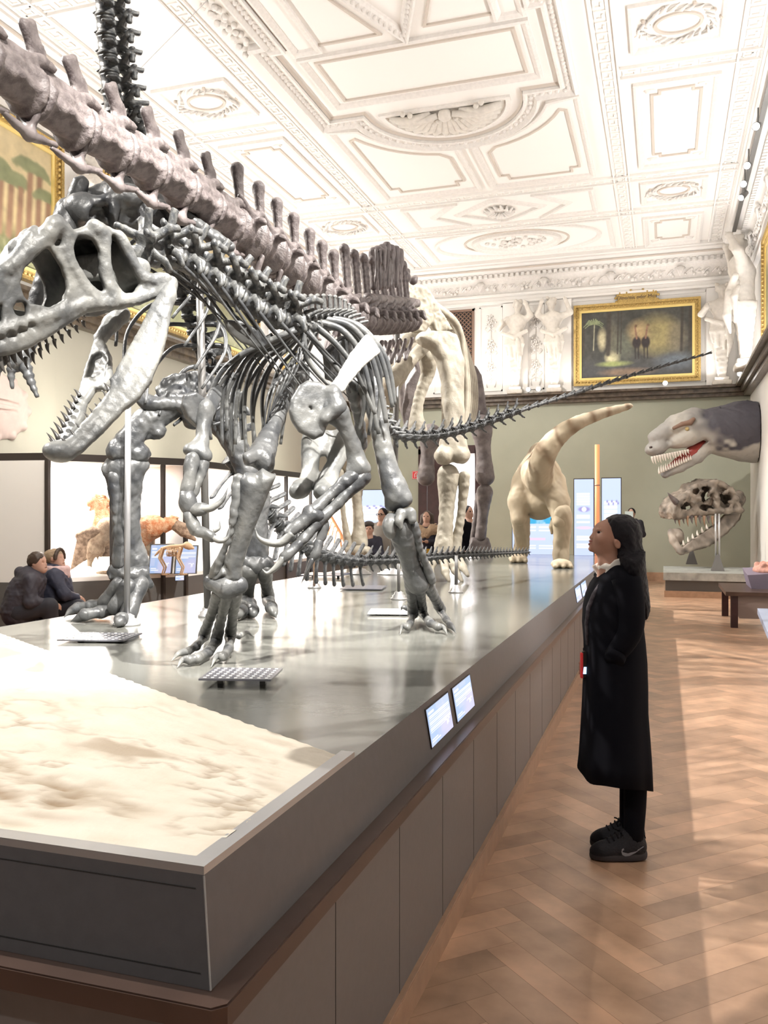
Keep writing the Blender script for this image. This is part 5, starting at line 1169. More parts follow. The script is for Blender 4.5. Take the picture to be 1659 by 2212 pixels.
# pelvis
plate('ilium', [(700, 760), (740, 725), (800, 735), (835, 770), (830, 812), (790, 830), (740, 836), (706, 820)], ((700, 780, 4.85), (830, 780, 5.2), (760, 720, 4.95)), .05, m_dbone, TH_)
m_pub = mat('mid_grey_bone', (.26, .26, .245), .42, col2=(.12, .125, .125), vscale=5, bump=.2, bscale=26)
s = SDF(.0085); f = plane3((664, 950, 4.5), (746, 950, 4.55), (700, 1060, 4.45))
s.poly(f, topl(f, [(664, 930), (748, 930), (744, 975), (734, 1000), (716, 1005), (704, 985), (692, 985), (684, 1010), (668, 1005), (664, 975)]), -.02, .03, .02)
for P, R in (([(668, 940, 4.5), (668, 990, 4.5), (670, 1020, 4.48), (664, 1046, 4.44)], [.034, .034, .034, .042]), ([(738, 940, 4.55), (732, 985, 4.52), (714, 1020, 4.48), (708, 1046, 4.44)], [.034, .034, .034, .044])): s.path(AT(P), R, .03, n=3)
s.path(AT([(666, 1040, 4.44), (650, 1056, 4.36), (642, 1061, 4.3)]), [.040, .046, .042], .02); s.path(AT([(712, 1040, 4.46), (702, 1058, 4.38), (696, 1064, 4.32)]), [.046, .052, .046], .02)
s.path(AT([(720, 1050, 4.5), (724, 1064, 4.5)]), [.036, .034], .02)
s.build('pubis', m_pub, TH_, 'paired pale bones ending in rounded boots', .0015, 50)
long_bone('ischium', [(760, 830, 5.0), (775, 900, 5.2), (782, 960, 5.35)], [.05, .03, .035], m_dbone, TH_)
# legs
plate('femur', [(646, 790), (664, 800), (668, 822), (640, 836), (628, 868), (611, 918), (600, 950), (594, 985), (590, 1010), (576, 1018), (562, 1006), (548, 1000), (533, 998), (528, 988), (544, 962), (570, 922), (594, 866), (612, 820), (628, 796)], ((535, 990, 4.02), (640, 812, 4.62), (590, 1010, 4.06)), .11, m_dbone, TH_, rd=.05, extra=lambda s: (s.ell(at(576, 1002, 4.08), (.032, .06, .045), .02), s.ell(at(540, 990, 4.0), (.03, .05, .036), .02)), noise=.003)
plate('tibia', [(518, 1034), (530, 1020), (552, 1024), (566, 1012), (584, 1022), (596, 1026), (590, 1044), (575, 1080), (554, 1130), (537, 1180), (524, 1222), (523, 1250), (506, 1258), (480, 1252), (456, 1252), (458, 1240), (482, 1214), (496, 1178), (506, 1126), (512, 1076)], ((490, 1245, 4.1), (550, 1030, 4.0), (520, 1100, 4.03)), .13, m_bone, TH_, rd=.055, extra=lambda s: (s.path(AT([(486, 1226, 4.04), (492, 1244, 4.03), (478, 1250, 4.05)]), [.012, .012, .01], .012, True),), noise=.0015)
long_bone('fibula', [(516, 1036, 4.0), (508, 1090, 3.98), (498, 1150, 3.99), (478, 1204, 4.03), (460, 1242, 4.07)], [.03, .019, .014, .015, .022], m_bone, TH_)
s = SDF(.008); s.path(AT([(458, 1258, 4.1), (488, 1268, 4.08), (518, 1264, 4.1)]), [.04, .048, .042], .03); s.build('ankle_bone', m_dbone, TH_, None, .002, 45)
def Zp(px, py, z): return onz(px, py, z)
def segs(name, pts, rad, m=m_bone, parent=TH_, vox=.007, k=.012):
    s = SDF(vox); s.path(pts, rad, k, n=3); return s.build(name, m, parent, None, .0015, 60)
def toe(pts, claw_pts, r=.026, m=m_bone, parent=TH_, mc=None):
    """pts: (px,py,height above deck) joints; one phalanx per span, then the claw"""
    P = [onz(x, y, ZD+h) for x, y, h in pts]
    for i in range(len(P)-1):
        a, b_ = P[i], P[i+1]; s = SDF(.007); s.path([a, (a+b_)/2, b_], [r, r*.72, r*.95], .012); s.build('phalanx', m, parent, None, .0012, 60); r *= .92
    Q = [onz(x, y, ZD+h) for x, y, h in claw_pts]; b = MB(); S = spline([P[-1]]+Q, 6); n = len(S); b.tube(S, [r*.95*max(.08, 1-(i/(n-1))**1.5) for i in range(n)], 8); b.build('claw', mc or m_sbone, parent, True)
for a_, c_, h in (((472, 1284, 4.12), (440, 1374), .055), ((490, 1286, 4.10), (468, 1380), .06), ((508, 1284, 4.11), (497, 1376), .06)):
    e = onz(*c_, ZD+h); a3 = at(*a_); segs('metatarsal', [a3, a3*.5+e*.5, e], [.034, .024, .032])
toe([(440, 1376, .05), (424, 1396, .04), (404, 1408, .035)], [(386, 1412, .035), (370, 1428, .008)])
toe([(468, 1384, .05), (450, 1408, .04), (426, 1422, .035), (410, 1425, .032)], [(394, 1426, .03), (383, 1442, .008)], .03)
toe([(497, 1380, .055), (494, 1402, .045), (482, 1418, .035)], [(468, 1418, .035), (456, 1441, .008)], .028)
toe([(503, 1362, .06), (516, 1374, .05)], [(534, 1366, .06), (547, 1376, .03)], .02)
long_bone('femur', [(800, 838, 5.0), (812, 880, 4.98), (822, 940, 4.95), (838, 1010, 4.93), (858, 1070, 4.92)], [.07, .058, .052, .055, .075], m_bone, TH_, knobs=((874, 1080, 4.9, .045), (848, 1088, 4.94, .045), (790, 828, 5.0, .05)))
s = SDF(.008); s.ell(at(845, 1136, 4.92), (.05, .07, .075), .02); s.path(AT([(866, 1108, 4.86), (862, 1126, 4.84), (866, 1140, 4.84)]), [.03, .022, .012], .02); s.path(AT([(886, 1108, 4.86), (890, 1122, 4.85)]), [.034, .026], .02); s.build('knee_joint', m_bone, TH_, None, .002, 45)
long_bone('tibia', [(868, 1132, 4.95), (874, 1160, 4.98), (884, 1200, 5.06), (896, 1240, 5.15), (904, 1258, 5.18)], [.085, .068, .055, .06, .072], m_dbone, TH_, k=.03)  # dark bone puts the shadow on this lower leg into its colour
long_bone('fibula', [(894, 1136, 4.9), (906, 1180, 4.98), (922, 1225, 5.08), (932, 1254, 5.14)], [.03, .02, .02, .028], m_dbone, TH_)
for a_, c_, h in (((888, 1262, 5.22), (892, 1326), .07), ((906, 1264, 5.2), (912, 1322), .07), ((922, 1260, 5.2), (952, 1316), .07)):
    e = onz(*c_, ZD+h); a3 = at(*a_); segs('metatarsal', [a3, a3*.5+e*.5, e], [.042, .03, .036], m_dbone)
toe([(892, 1328, .06), (886, 1346, .05), (880, 1354, .04)], [(870, 1352, .04), (864, 1371, .008)])
toe([(914, 1326, .06), (930, 1346, .05), (946, 1354, .04)], [(958, 1356, .035), (966, 1370, .008)], .03)
toe([(952, 1320, .06), (964, 1338, .045), (972, 1350, .035)], [(979, 1357, .03), (985, 1368, .008)], .026, m_dbone, mc=m_dbone)
toe([(894, 1312, .08), (880, 1314, .07)], [(870, 1312, .08), (865, 1320, .05)], .022, m_dbone, mc=m_dbone)
# ---------------------------------------------------------------- the upright plant eater behind it
OR = empty('ornithopod_skeleton', (-3.2, 5.6, ZD), 'dark upright plant eating dinosaur skeleton behind the predator, tail low over the deck', 'skeleton')
vo = vert_mesh('ornithopod_tail', 'low_tail', m_dbone); vn = vert_mesh('ornithopod_neck', 'cervical', m_bone); vb = vert_mesh('ornithopod_back', 'dorsal', m_dbone); vx = vert_mesh('ornithopod_tip', 'caudal', m_dbone)
chain('caudal_vertebra', [(.34, vo), (1, vx)], [(505, 1000, 6.25), (548, 1062, 6.35), (592, 1118, 6.5), (632, 1158, 6.7), (670, 1188, 6.9), (712, 1204, 7.1), (760, 1212, 7.3), (820, 1213, 7.5), (880, 1210, 7.8), (940, 1205, 8.2), (1000, 1200, 8.6), (1060, 1197, 9.2), (1100, 1195, 9.7), (1142, 1193, 10.2)], m_dbone, OR, lambda t: .105-.01*t, lambda t: .15*(1-t)**1.5+.06)
chain('dorsal_vertebra', [(1, vb)], [(290, 418, 5.45), (318, 470, 5.6), (350, 545, 5.7), (388, 635, 5.85), (424, 740, 6.0), (455, 840, 6.1), (490, 950, 6.2)], m_dbone, OR, lambda t: .115, lambda t: .115, up=lambda t: unit(RGT+UP*.5))
chain('cervical_vertebra', [(1, vn)], [(218, -70, 5.1), (224, 0, 5.15), (229, 70, 5.2), (234, 140, 5.25), (243, 215, 5.3), (258, 290, 5.4), (280, 380, 5.5)], m_dbone, OR, lambda t: .105, lambda t: .165+.03*t, up=lambda t: unit(RGT+FWD*.5), wide=1.25)
b = MB(); b.cyl(at(262, 190, 5.3), at(478, -30, 9.0), .003, .003, 6); b.build('suspension_wire', m_steel, OR)
# shoulder blades, breast plates, arms
s = SDF(.011)
s.poly(plane3((140, 450, 4.95), (420, 470, 5.25), (280, 400, 5.15)), topl(plane3((140, 450, 4.95), (420, 470, 5.25), (280, 400, 5.15)), [(134, 452), (150, 424), (200, 412), (232, 392), (270, 390), (318, 402), (370, 430), (420, 470), (428, 520), (380, 510), (330, 500), (270, 492), (200, 488), (152, 486)]), -.06, .05, .03)
s.ell(at(262, 430, 5.02), (.17, .09, .09), .05); s.ell(at(175, 452, 4.9), (.12, .08, .09), .05); s.ell(at(220, 462, 4.88), (.09, .05, .05), .04, True); s.ell(at(320, 440, 5.05), (.08, .05, .06), .04, True); s.ell(at(290, 470, 4.98), (.06, .05, .05), .03, True); s.path(AT([(160, 440, 4.86), (230, 430, 4.9), (300, 420, 4.98)]), .03, .03); s.path(AT([(240, 400, 4.95), (250, 450, 4.92), (240, 490, 4.92)]), .025, .03)
s.build('shoulder_blade', m_dbone, OR, None, .006, 28)
s = SDF(.009)
for q in range(14): s.path(AT([(365+9*q-30*(q % 2), 430+7*q, 5.1), (380+9*q, 455+6*q, 5.05), (392+8*q, 482+5*q, 5.1)]), [.02, .03, .015], .015)
s.build('breast_bone', m_dbone, OR, None, .004, 40)
long_bone('shoulder_process', [(163, 432, 4.95), (172, 402, 4.95), (178, 394, 4.95)], [.05, .04, .03], m_dbone, OR)
long_bone('humerus', [(150, 460, 4.95), (122, 540, 4.85), (98, 620, 4.8)], [.085, .06, .07], m_dbone, OR, vox=.011)
long_bone('forearm', [(98, 620, 4.8), (74, 690, 4.75), (50, 752, 4.7)], [.07, .05, .06], m_dbone, OR, vox=.011)
long_bone('hand_bone', [(50, 750, 4.7), (46, 772, 4.68), (30, 790, 4.67)], [.06, .05, .035], m_dbone, OR)
for P, r in (([(28, 784, 4.66), (24, 808, 4.66), (27, 840, 4.66)], .035), ([(48, 776, 4.67), (60, 806, 4.66), (70, 832, 4.66), (81, 858, 4.66)], .04), ([(14, 770, 4.68), (2, 790, 4.68), (-6, 820, 4.68)], .03)):
    b = MB(); Q = spline(AT(P), 6); n = len(Q); b.tube(Q, [r*(1-.75*i/(n-1))*(1+.16*math.sin(i*1.9)) for i in range(n)], 8); b.build('finger', m_dbone, OR, True)
for i in range(9):
    t = i/8; c = np.array([318+150*t, 470+370*t, 5.6+.5*t])
    for e, w_ in ((-1, 1.), (1, .8)):
        k = .6+.5*math.sin(math.pi*t)
        P = [c, c+np.array([e*60*k, 4, -.12]), c+np.array([e*88*k-20, 60, -.25]), c+np.array([e*70*k-50, 130*k, -.35])]; rib([tuple(p) for p in P], .013, m_dbone, OR)
# pelvis
plate('ilium', [(335, 842), (352, 818), (372, 808), (400, 806), (432, 800), (460, 812), (470, 840), (440, 850), (410, 862), (372, 858), (345, 866)], ((335, 850, 5.75), (460, 830, 5.95), (400, 790, 5.85)), .06, m_dbone, OR, noise=.006)
long_bone('prepubis', [(301, 855, 5.7), (322, 870, 5.7), (360, 872, 5.72), (398, 876, 5.78), (416, 910, 5.85)], [.035, .05, .036, .05, .06], m_dbone, OR, noise=.004)
long_bone('ischium', [(430, 860, 5.95), (470, 930, 6.1), (520, 1010, 6.2)], [.06, .035, .03], m_dbone, OR)
# legs
long_bone('femur', [(384, 862, 5.85), (350, 886, 5.8), (312, 912, 5.75), (284, 944, 5.72), (272, 968, 5.72)], [.11, .095, .085, .08, .10], m_dbone, OR, vox=.012, knobs=((256, 976, 5.7, (.075, .09, .075)), (300, 980, 5.74, (.07, .09, .07)), (338, 930, 5.76, (.07, .05, .06))), noise=.006)
long_bone('tibia', [(268, 1014, 5.75), (270, 1050, 5.77), (272, 1120, 5.8), (276, 1180, 5.85), (284, 1226, 5.88)], [.125, .098, .085, .085, .10], m_dbone, OR, vox=.012, k=.04, knobs=((238, 1016, 5.75, (.05, .08, .05)), (302, 1006, 5.75, (.055, .08, .05)), (300, 1210, 5.85, (.06, .07, .11))), noise=.005)
long_bone('fibula', [(248, 1030, 5.66), (252, 1100, 5.68), (256, 1170, 5.72), (254, 1216, 5.75)], [.045, .03, .028, .04], m_dbone, OR)
s = SDF(.011); s.path(AT([(252, 1236, 5.8), (280, 1244, 5.78), (304, 1240, 5.82)]), [.06, .065, .06], .03); s.path(AT([(300, 1258, 5.8), (322, 1262, 5.85)]), [.05, .03], .03); s.build('ankle_bone', m_dbone, OR, None, .01, 32)
for a_, c_, h, r in (((258, 1262, 5.75), (226, 1302), .12, .05), ((276, 1268, 5.72), (250, 1312), .10, .055), ((300, 1262, 5.78), (276, 1330), .05, .06)):
    e = onz(*c_, ZD+h); a3 = at(*a_); segs('metatarsal', [a3, a3*.5+e*.5, e], [r*1.1, r*.8, r], m_dbone, OR, .010, .02)
toe([(226, 1302, .09), (196, 1308, .07), (168, 1312, .055)], [(152, 1320, .04), (138, 1334, .012)], .045, m_dbone, OR, m_dbone)
toe([(250, 1314, .08), (218, 1322, .065), (184, 1328, .055)], [(168, 1336, .03), (153, 1342, .012)], .05, m_dbone, OR, m_dbone)
toe([(276, 1330, .05), (262, 1338, .045)], [(256, 1346, .03), (252, 1350, .012)], .05, m_dbone, OR, m_dbone)
long_bone('femur', [(470, 880, 6.1), (510, 960, 6.15), (545, 1050, 6.2)], [.10, .08, .09], m_dbone, OR, vox=.012, noise=.005)
long_bone('tibia', [(550, 1075, 6.2), (552, 1120, 6.2), (554, 1170, 6.22), (552, 1205, 6.24)], [.11, .085, .08, .09], m_dbone, OR, vox=.012, noise=.005)
s = SDF(.011); s.path(AT([(530, 1214, 6.2), (552, 1220, 6.18), (576, 1214, 6.2)]), [.06, .06, .05], .03); s.build('ankle_bone', m_dbone, OR, None, .01, 32)
for a_, c_, h, r in (((540, 1234, 6.18), (530, 1298), .07, .06), ((572, 1234, 6.2), (580, 1296), .07, .05)):
    e = onz(*c_, ZD+h); a3 = at(*a_); segs('metatarsal', [a3, a3*.5+e*.5, e], [r*1.1, r*.8, r], m_bone, OR, .010, .02)
toe([(530, 1300, .07), (520, 1318, .06)], [(512, 1328, .045), (506, 1338, .01)], .06, m_bone, OR, m_bone)
toe([(540, 1304, .07), (546, 1318, .055)], [(548, 1328, .03), (550, 1334, .01)], .05, m_dbone, OR, m_dbone)
toe([(580, 1298, .07), (586, 1312, .06)], [(592, 1324, .04), (597, 1335, .01)], .05, m_bone, OR, m_bone)
# ---------------------------------------------------------------- the long tailed giant
SP = empty('sauropod_skeleton', (-2.6, 10.0, ZD), 'largest skeleton, long brownish tail passing overhead towards the camera and pale hind legs', 'skeleton')
vn_ = vert_mesh('sauropod_near_tail', 'near_tail', m_tbone); vm_ = vert_mesh('sauropod_mid_tail', 'mid_tail', m_tbone); vh_ = vert_mesh('sauropod_hip_tail', 'hip_tail', m_tbone)
def onx(px, py, X): k = -SN+CS*(px-CX)/FOC; return at(px, py, X/k)
ctr = [(-120, 70), (-60, 118), (0, 160), (60, 200), (125, 250), (190, 292), (250, 326), (310, 360), (370, 396), (430, 436), (480, 472), (530, 508), (575, 544), (615, 576), (650, 604), (690, 640), (730, 668), (770, 686), (810, 694), (850, 694), (888, 690)]
P = spline(np.array([onx(x, y, -2.62) for x, y in ctr]), 8)
tv = chain3('caudal_vertebra', [(.36, vn_), (.66, vm_), (1, vh_)], P, m_tbone, SP, lambda t: .315-.06*t, lambda t: .285+.02*t if t < .36 else (.235+.10*(t-.36) if t < .66 else .215+.03*(t-.66)), flip=True)
for i, (p, x, y, z, st, sz) in enumerate(tv):      # haemal arches under the tail
    t = i/len(tv); s = SDF(.009); q = p-x*st*.5-z*.10
    if t < .36: s.path([q+x*.17-z*.04, q-z*.075, q-x*.19-z*.05], [.012, .026, .010], .02); [s.path([q+z*.03+y*e*.05, q-z*.06], [.014, .018], .02) for e in (-1, 1)]
    elif t < .7:
        for e in (-1, 1): s.path([q-z*.02+y*e*.07, q-z*.14+y*e*.03, q-z*.22-x*.05], [.022, .018, .02], .02)
        s.path([q-z*.2-x*.05, q-z*.30-x*.14], [.026, .02], .02); s.path([q-z*.25-x*.08, q-z*.24+x*.06], [.02, .012], .02)
    else:
        for e in (-1, 1): s.path([q-z*.1+y*e*.07, q-z*.2+y*e*.03, q-z*.3-x*.08], [.022, .02, .02], .02)
    s.build('chevron_bone', m_tbone, SP, None, .002, 40)
# sacrum spines, hip blades
s = SDF(.016)
for q in range(7): s.path([onx(808+9*q, 620-1.0*q, -2.62), onx(806+9.5*q, 545-4*(3-abs(q-3)), -2.62)], [.035, .05], .02)
for q in range(6): s.path([onx(812+9*q, 618, -2.55), onx(812+9*q, 540, -2.55)], .012, .01)
s.path([onx(795, 645, -2.6), onx(900, 655, -2.6)], .05, .04); s.path([onx(876, 600, -2.62), onx(880, 585, -2.62)], [.06, .03]); s.path([onx(893, 606, -2.62), onx(897, 600, -2.62)], [.05, .03])
s.build('sacrum', m_tbone, SP, None, .006, 20)
DH = 9.9
plate('ilium', [(868, 622), (890, 614), (918, 618), (934, 640), (948, 668), (962, 690), (976, 716), (955, 716), (938, 722), (928, 700), (912, 722), (890, 718), (880, 690), (872, 655)], ((870, 660, DH), (960, 690, DH+.3), (900, 600, DH+.05)), .12, m_lbone, SP, rd=.04, vox=.016, noise=.008)
plate('ilium', [(800, 655), (830, 630), (870, 622), (900, 640), (905, 690), (880, 700), (840, 690), (810, 680)], ((800, 670, DH+1.0), (900, 680, DH+1.1), (850, 610, DH+1.0)), .12, m_tbone, SP, rd=.04, vox=.018)
s = SDF(.014); F_ = plane3((970, 730, DH), (1002, 735, DH+.05), (975, 1000, DH-.25))
s.poly(F_, topl(F_, [(902, 730), (930, 716), (968, 718), (984, 726), (992, 750), (1001, 782), (1000, 830), (1000, 880), (1003, 940), (1012, 985), (1000, 1000), (980, 996), (966, 1000), (948, 998), (944, 982), (954, 945), (956, 900), (955, 830), (946, 785), (932, 756), (912, 746)]), -.11, .11, .09, .03)
s.ell(at(958, 985, DH-.3), (.10, .13, .10), .04); s.ell(at(996, 985, DH-.25), (.09, .13, .09), .04); s.ell(at(916, 732, DH), (.1, .11, .08), .04)
s.build('femur', m_lbone, SP, None, .005, 18)
long_bone('tibia', [(968, 1026, DH-.2), (966, 1075, DH-.2), (962, 1140, DH-.25), (958, 1196, DH-.3)], [.125, .085, .078, .115], m_lbone, SP, vox=.014, k=.04, noise=.004)
long_bone('fibula', [(1003, 1030, DH-.2), (999, 1090, DH-.2), (990, 1150, DH-.25), (982, 1194, DH-.3)], [.068, .048, .05, .07], m_lbone, SP, vox=.014, noise=.004)
s = SDF(.014); s.path(AT([(945, 1206, DH-.4), (970, 1208, DH-.4), (992, 1206, DH-.4)]), [.06, .08, .06], .04); s.build('ankle_bone', m_tbone, SP, None, .006, 22)
for (x0, y0, x1, y1, x2, y2) in ((936, 1212, 928, 1230, 938, 1254), (958, 1214, 962, 1234, 970, 1256), (974, 1213, 985, 1234, 998, 1256), (990, 1210, 1000, 1226, 1011, 1244), (926, 1206, 926, 1216, 924, 1228)):
    s = SDF(.012); s.path(AT([(x0, y0, 9.4), (x1, y1, 9.3), (x2, y2, 9.2)]), [.055, .042, .02], .02); s.build('toe', m_lbone, SP, None, .004, 26)
long_bone('femur', [(885, 745, 11.4), (840, 840, 12.0), (775, 960, 12.7), (757, 1005, 12.9)], [.2, .14, .13, .17], m_lbone, SP, vox=.02)
long_bone('tibia', [(769, 1040, 12.9), (771, 1080, 12.9), (775, 1130, 12.9), (776, 1172, 12.9)], [.12, .075, .08, .135], m_lbone, SP, vox=.016, noise=.004)
long_bone('fibula', [(733, 1020, 12.8), (737, 1060, 12.8), (743, 1120, 12.85), (753, 1178, 12.85)], [.075, .045, .04, .065], m_lbone, SP, vox=.016, noise=.004)
s = SDF(.016); s.path(AT([(752, 1188, 12.8), (775, 1190, 12.7), (794, 1188, 12.8)]), [.06, .07, .06], .03)
for q in range(4): s.path([at(756+11*q, 1188, 12.7), onz(754+12*q, 1212, ZD+.03)], [.06, .035], .03)
s.build('foot', m_lbone, SP, None, .005, 22)
# hip underside: sit bones and pubic bones
long_bone('ischium', [(916, 750, 10.2), (896, 768, 10.2), (868, 795, 10.1), (848, 820, 10.0)], [.075, .075, .09, .10], m_lbone, SP, vox=.014)
long_bone('pubis', [(924, 768, 10.4), (924, 806, 10.5), (908, 850, 10.5), (900, 895, 10.5), (902, 930, 10.5)], [.12, .085, .065, .075, .12], m_lbone, SP, vox=.014)
plate('pubis', [(890, 770), (922, 764), (918, 800), (905, 850), (892, 900), (884, 930), (872, 920), (868, 880), (878, 830), (898, 800)], ((880, 850, 10.8), (920, 780, 10.8), (890, 760, 10.8)), .08, m_tbone, SP, vox=.016)
# fore quarters
plate('scapula', [(1016, 788), (1028, 792), (1040, 812), (1046, 850), (1050, 880), (1058, 905), (1040, 912), (1022, 908), (1014, 880), (1018, 840)], ((1030, 800, 15.2), (1050, 900, 15.2), (1010, 800, 15.2)), .16, m_tbone, SP, vox=.02)
long_bone('humerus', [(1040, 920, 15.2), (1044, 970, 15.2), (1048, 1030, 15.2)], [.21, .13, .17], m_tbone, SP, vox=.02)
long_bone('ulna', [(1047, 1064, 15.2), (1043, 1110, 15.2), (1038, 1160, 15.2)], [.15, .095, .10], m_tbone, SP, vox=.02); long_bone('radius', [(1036, 1070, 15.3), (1028, 1115, 15.3), (1022, 1166, 15.3)], [.08, .05, .06], m_tbone, SP, vox=.02)
s = SDF(.02)
for q in range(5): s.path([at(1022+7*q, 1168, 15.2), onz(1014+12*q, 1199, ZD+.02)], [.06, .035], .03)
s.build('hand', m_tbone, SP, None, .005, 20)
long_bone('humerus', [(930, 940, 15.0), (924, 985, 15.0), (920, 1030, 15.0)], [.2, .12, .16], m_tbone, SP, vox=.02)
for q in range(6): rib([(925+12*q, 650+12*q, 10.8+.5*q), (985+5*q, 700+14*q, 11.2+.5*q), (1000+5*q, 770+10*q, 11.4+.5*q), (1007+4*q, 850+6*q, 11.5+.5*q), (1001+3*q, 930, 11.5+.5*q)], .045, m_lbone, SP)
for q in range(6): rib([(905-10*q, 680+10*q, 11.5+.5*q), (880-6*q, 740+8*q, 12+.5*q), (868-3*q, 830, 12.2+.5*q), (876, 910, 12.3+.5*q)], .05, m_tbone, SP)
# ================================================================ PEOPLE
def loft(levels, m, name, parent, D, n=48, fold=0., hem=None, th=.0):
    """garment through rows (x left, x right, y, half depth) of picture columns at distance D"""
    V = []; k = len(levels)
    for i, (xl, xr, y, hb) in enumerate(levels):
        c = at((xl+xr)/2, y, D); ha = (xr-xl)/2*D/FOC
        for j in range(n):
            t = 6.28319*j/n; fr_ = 1+fold*(i/(k-1))**2*math.sin(7*t+1.3*math.sin(2*t)); sx = math.copysign(abs(math.cos(t))**.85, math.cos(t)); sy = math.copysign(abs(math.sin(t))**.85, math.sin(t))
            p = c+RGT*ha*sx*(1+(fr_-1)*.35)+FWD*hb*sy*fr_
            if hem and i == k-1: p = p+UP*hem(t)
            V.append(p)
    F = [(i*n+j, (i+1)*n+j, (i+1)*n+(j+1) % n, i*n+(j+1) % n) for i in range(k-1) for j in range(n)]+[tuple(range(n))]
    o = link(name, V, F, m, parent, True)
    sd = o.modifiers.new('thick', 'SOLIDIFY'); sd.thickness = .012; sd.offset = -1; return o
DW = 4.19
wm = empty('person', (*onz(1345, 1843, 0)[:2], 0), 'woman in a long black coat gazing up at the skeleton, standing in the aisle', 'person')
A = lambda px, py, b_=0.: at(px, py, DW)+FWD*b_
fw_ = (A(1320, 1165), RGT, UP, FWD)
s = SDF(.0035)
hd_ax = (RGT*.94+UP*.34, FWD, UP*.94-RGT*.34)
s.ell(A(1332, 1155), (.092, .072, .088), 0, ax=hd_ax); s.ell(A(1306, 1160), (.055, .058, .075), .03, ax=hd_ax); s.ell(A(1300, 1177), (.054, .05, .042), .03)
s.poly(fw_, topl(fw_, [(1318, 1122), (1304, 1127), (1296, 1134), (1290.5, 1142), (1287.5, 1147), (1286, 1150), (1279, 1154.5), (1273.2, 1159.5), (1273.8, 1163), (1278, 1165), (1274.5, 1168), (1274.8, 1171.5), (1276, 1172.5), (1272.8, 1175), (1274, 1179), (1272.6, 1182), (1270.5, 1186), (1274, 1191), (1284, 1193), (1300, 1194), (1330, 1180), (1340, 1140)]), -.013, .013, .010, .014)
for e in (-1, 1):
    s.ell(A(1292, 1150, e*.036), (.013, .014, .0075), .006, True); s.ell(A(1289, 1144, e*.026), (.011, .022, .004), .012); s.ell(A(1295, 1165, e*.036), (.028, .022, .022), .025); s.ell(A(1279, 1162, e*.010), (.009, .008, .006), .006)
    s.ell(A(1325, 1174, e*.073), (.016, .007, .024), .008, ax=(RGT+UP*.3, FWD, UP-RGT*.3)); s.ell(A(1325, 1174, e*.081), (.008, .005, .013), .004, True)
s.path([A(1312, 1188), A(1318, 1212), A(1324, 1240)], [.05, .047, .062], .03)
s.path([A(1324, 1238), A(1330, 1300), A(1328, 1400), A(1335, 1480)], [.06, .11, .10, .13], .06)
# far hand holding the guide: palm, four curled fingers and the thumb
s.path([A(1333, 1266, .15), A(1336, 1345, .195), A(1298, 1398, .12), A(1277, 1414, .045)], [.035, .034, .03, .026], .03)
s.ell(A(1272, 1424, .036), (.024, .014, .036), .015)
for q in range(4): s.path([A(1272, 1430+7*q, .036), A(1262, 1433+7*q, .034), A(1256.5, 1434+7*q, .024), A(1256.5, 1434+7*q, .014)], [.0095, .0088, .008, .0075], .004)
s.path([A(1277, 1420, .03), A(1280, 1428, .014), A(1279, 1436, .004)], [.011, .0095, .008], .005)
s.path([A(1332, 1266, -.15), A(1336, 1345, -.195), A(1318, 1398, -.17)], [.035, .034, .03], .03); s.ell(A(1310, 1425, -.12), (.022, .016, .04), .02)
for e, x in ((-.075, 1359), (.075, 1370)): s.path([A(1345, 1480, e), A(x, 1600, e), A(x+4, 1690, e), A(x, 1790, e), A(x-2, 1818, e)], [.09, .05, .036, .03, .03], .03)
s.build('body', m_skin, wm)
for e in (-1, 1):
    b = MB(); b.ball(A(1292.3, 1150, e*.0335), (.012, .012, .0095), 12, 8); b.build('eye', mat('eye_white', (.75, .70, .66), .25) if e < 0 else MATS['eye_white'], wm, True)
    b = MB(); b.ball(A(1289.2, 1149.6, e*.0385), (.0075, .0085, .0078), 10, 6); b.build('iris', m_hair, wm, True)
    b = MB(); b.tube([A(1287.5, 1143, e*.018), A(1291, 1141, e*.036), A(1299, 1142.5, e*.05)], [.003, .0045, .002], 6); b.tube([A(1289.5, 1147.8, e*.026), A(1293, 1146.6, e*.04), A(1299, 1149, e*.046)], [.002, .003, .002], 5); b.build('eyebrow', m_hair, wm, True)
s = SDF(.002); s.path([A(1277.5, 1168.5, -.018), A(1275, 1168.8, -.008), A(1274.6, 1169.2, 0), A(1275, 1168.8, .008), A(1277.5, 1168.5, .018)], [.003, .005, .0045, .005, .003], .003); s.path([A(1277, 1174.5, -.015), A(1273.6, 1175.6, 0), A(1277, 1174.5, .015)], [.003, .006, .003], .003)
s.build('lips', mat('lips', (.34, .12, .10), .4), wm)
s = SDF(.005); hp = [(1315, 1122), (1330, 1118), (1346, 1121), (1369, 1136), (1379, 1156), (1381, 1200), (1382, 1240), (1389, 1285), (1390, 1315), (1383, 1333), (1374, 1322), (1362, 1300), (1349, 1266), (1337, 1236), (1331, 1208), (1331, 1190), (1329, 1168), (1320, 1150)]
s.poly(fw_, topl(fw_, hp), -.088, .088, .05, .0); s.poly(fw_, topl(fw_, [(1332, 1200), (1380, 1190), (1383, 1240), (1390, 1285), (1391, 1315), (1383, 1335), (1372, 1326), (1358, 1300), (1346, 1262), (1336, 1232)]), -.15, .12, .06, .04); s.ell(A(1342, 1152), (.098, .084, .094), .03, ax=hd_ax)
for q in range(12): 
    e = -.08+.0145*q; s.path([A(1350+3*math.sin(q*2), 1150, e), A(1366+4*math.sin(q*3), 1230, e), A(1376+6*math.sin(q*5), 1325+8*math.sin(q*2.3), e)], [.016, .014, .006], .012)
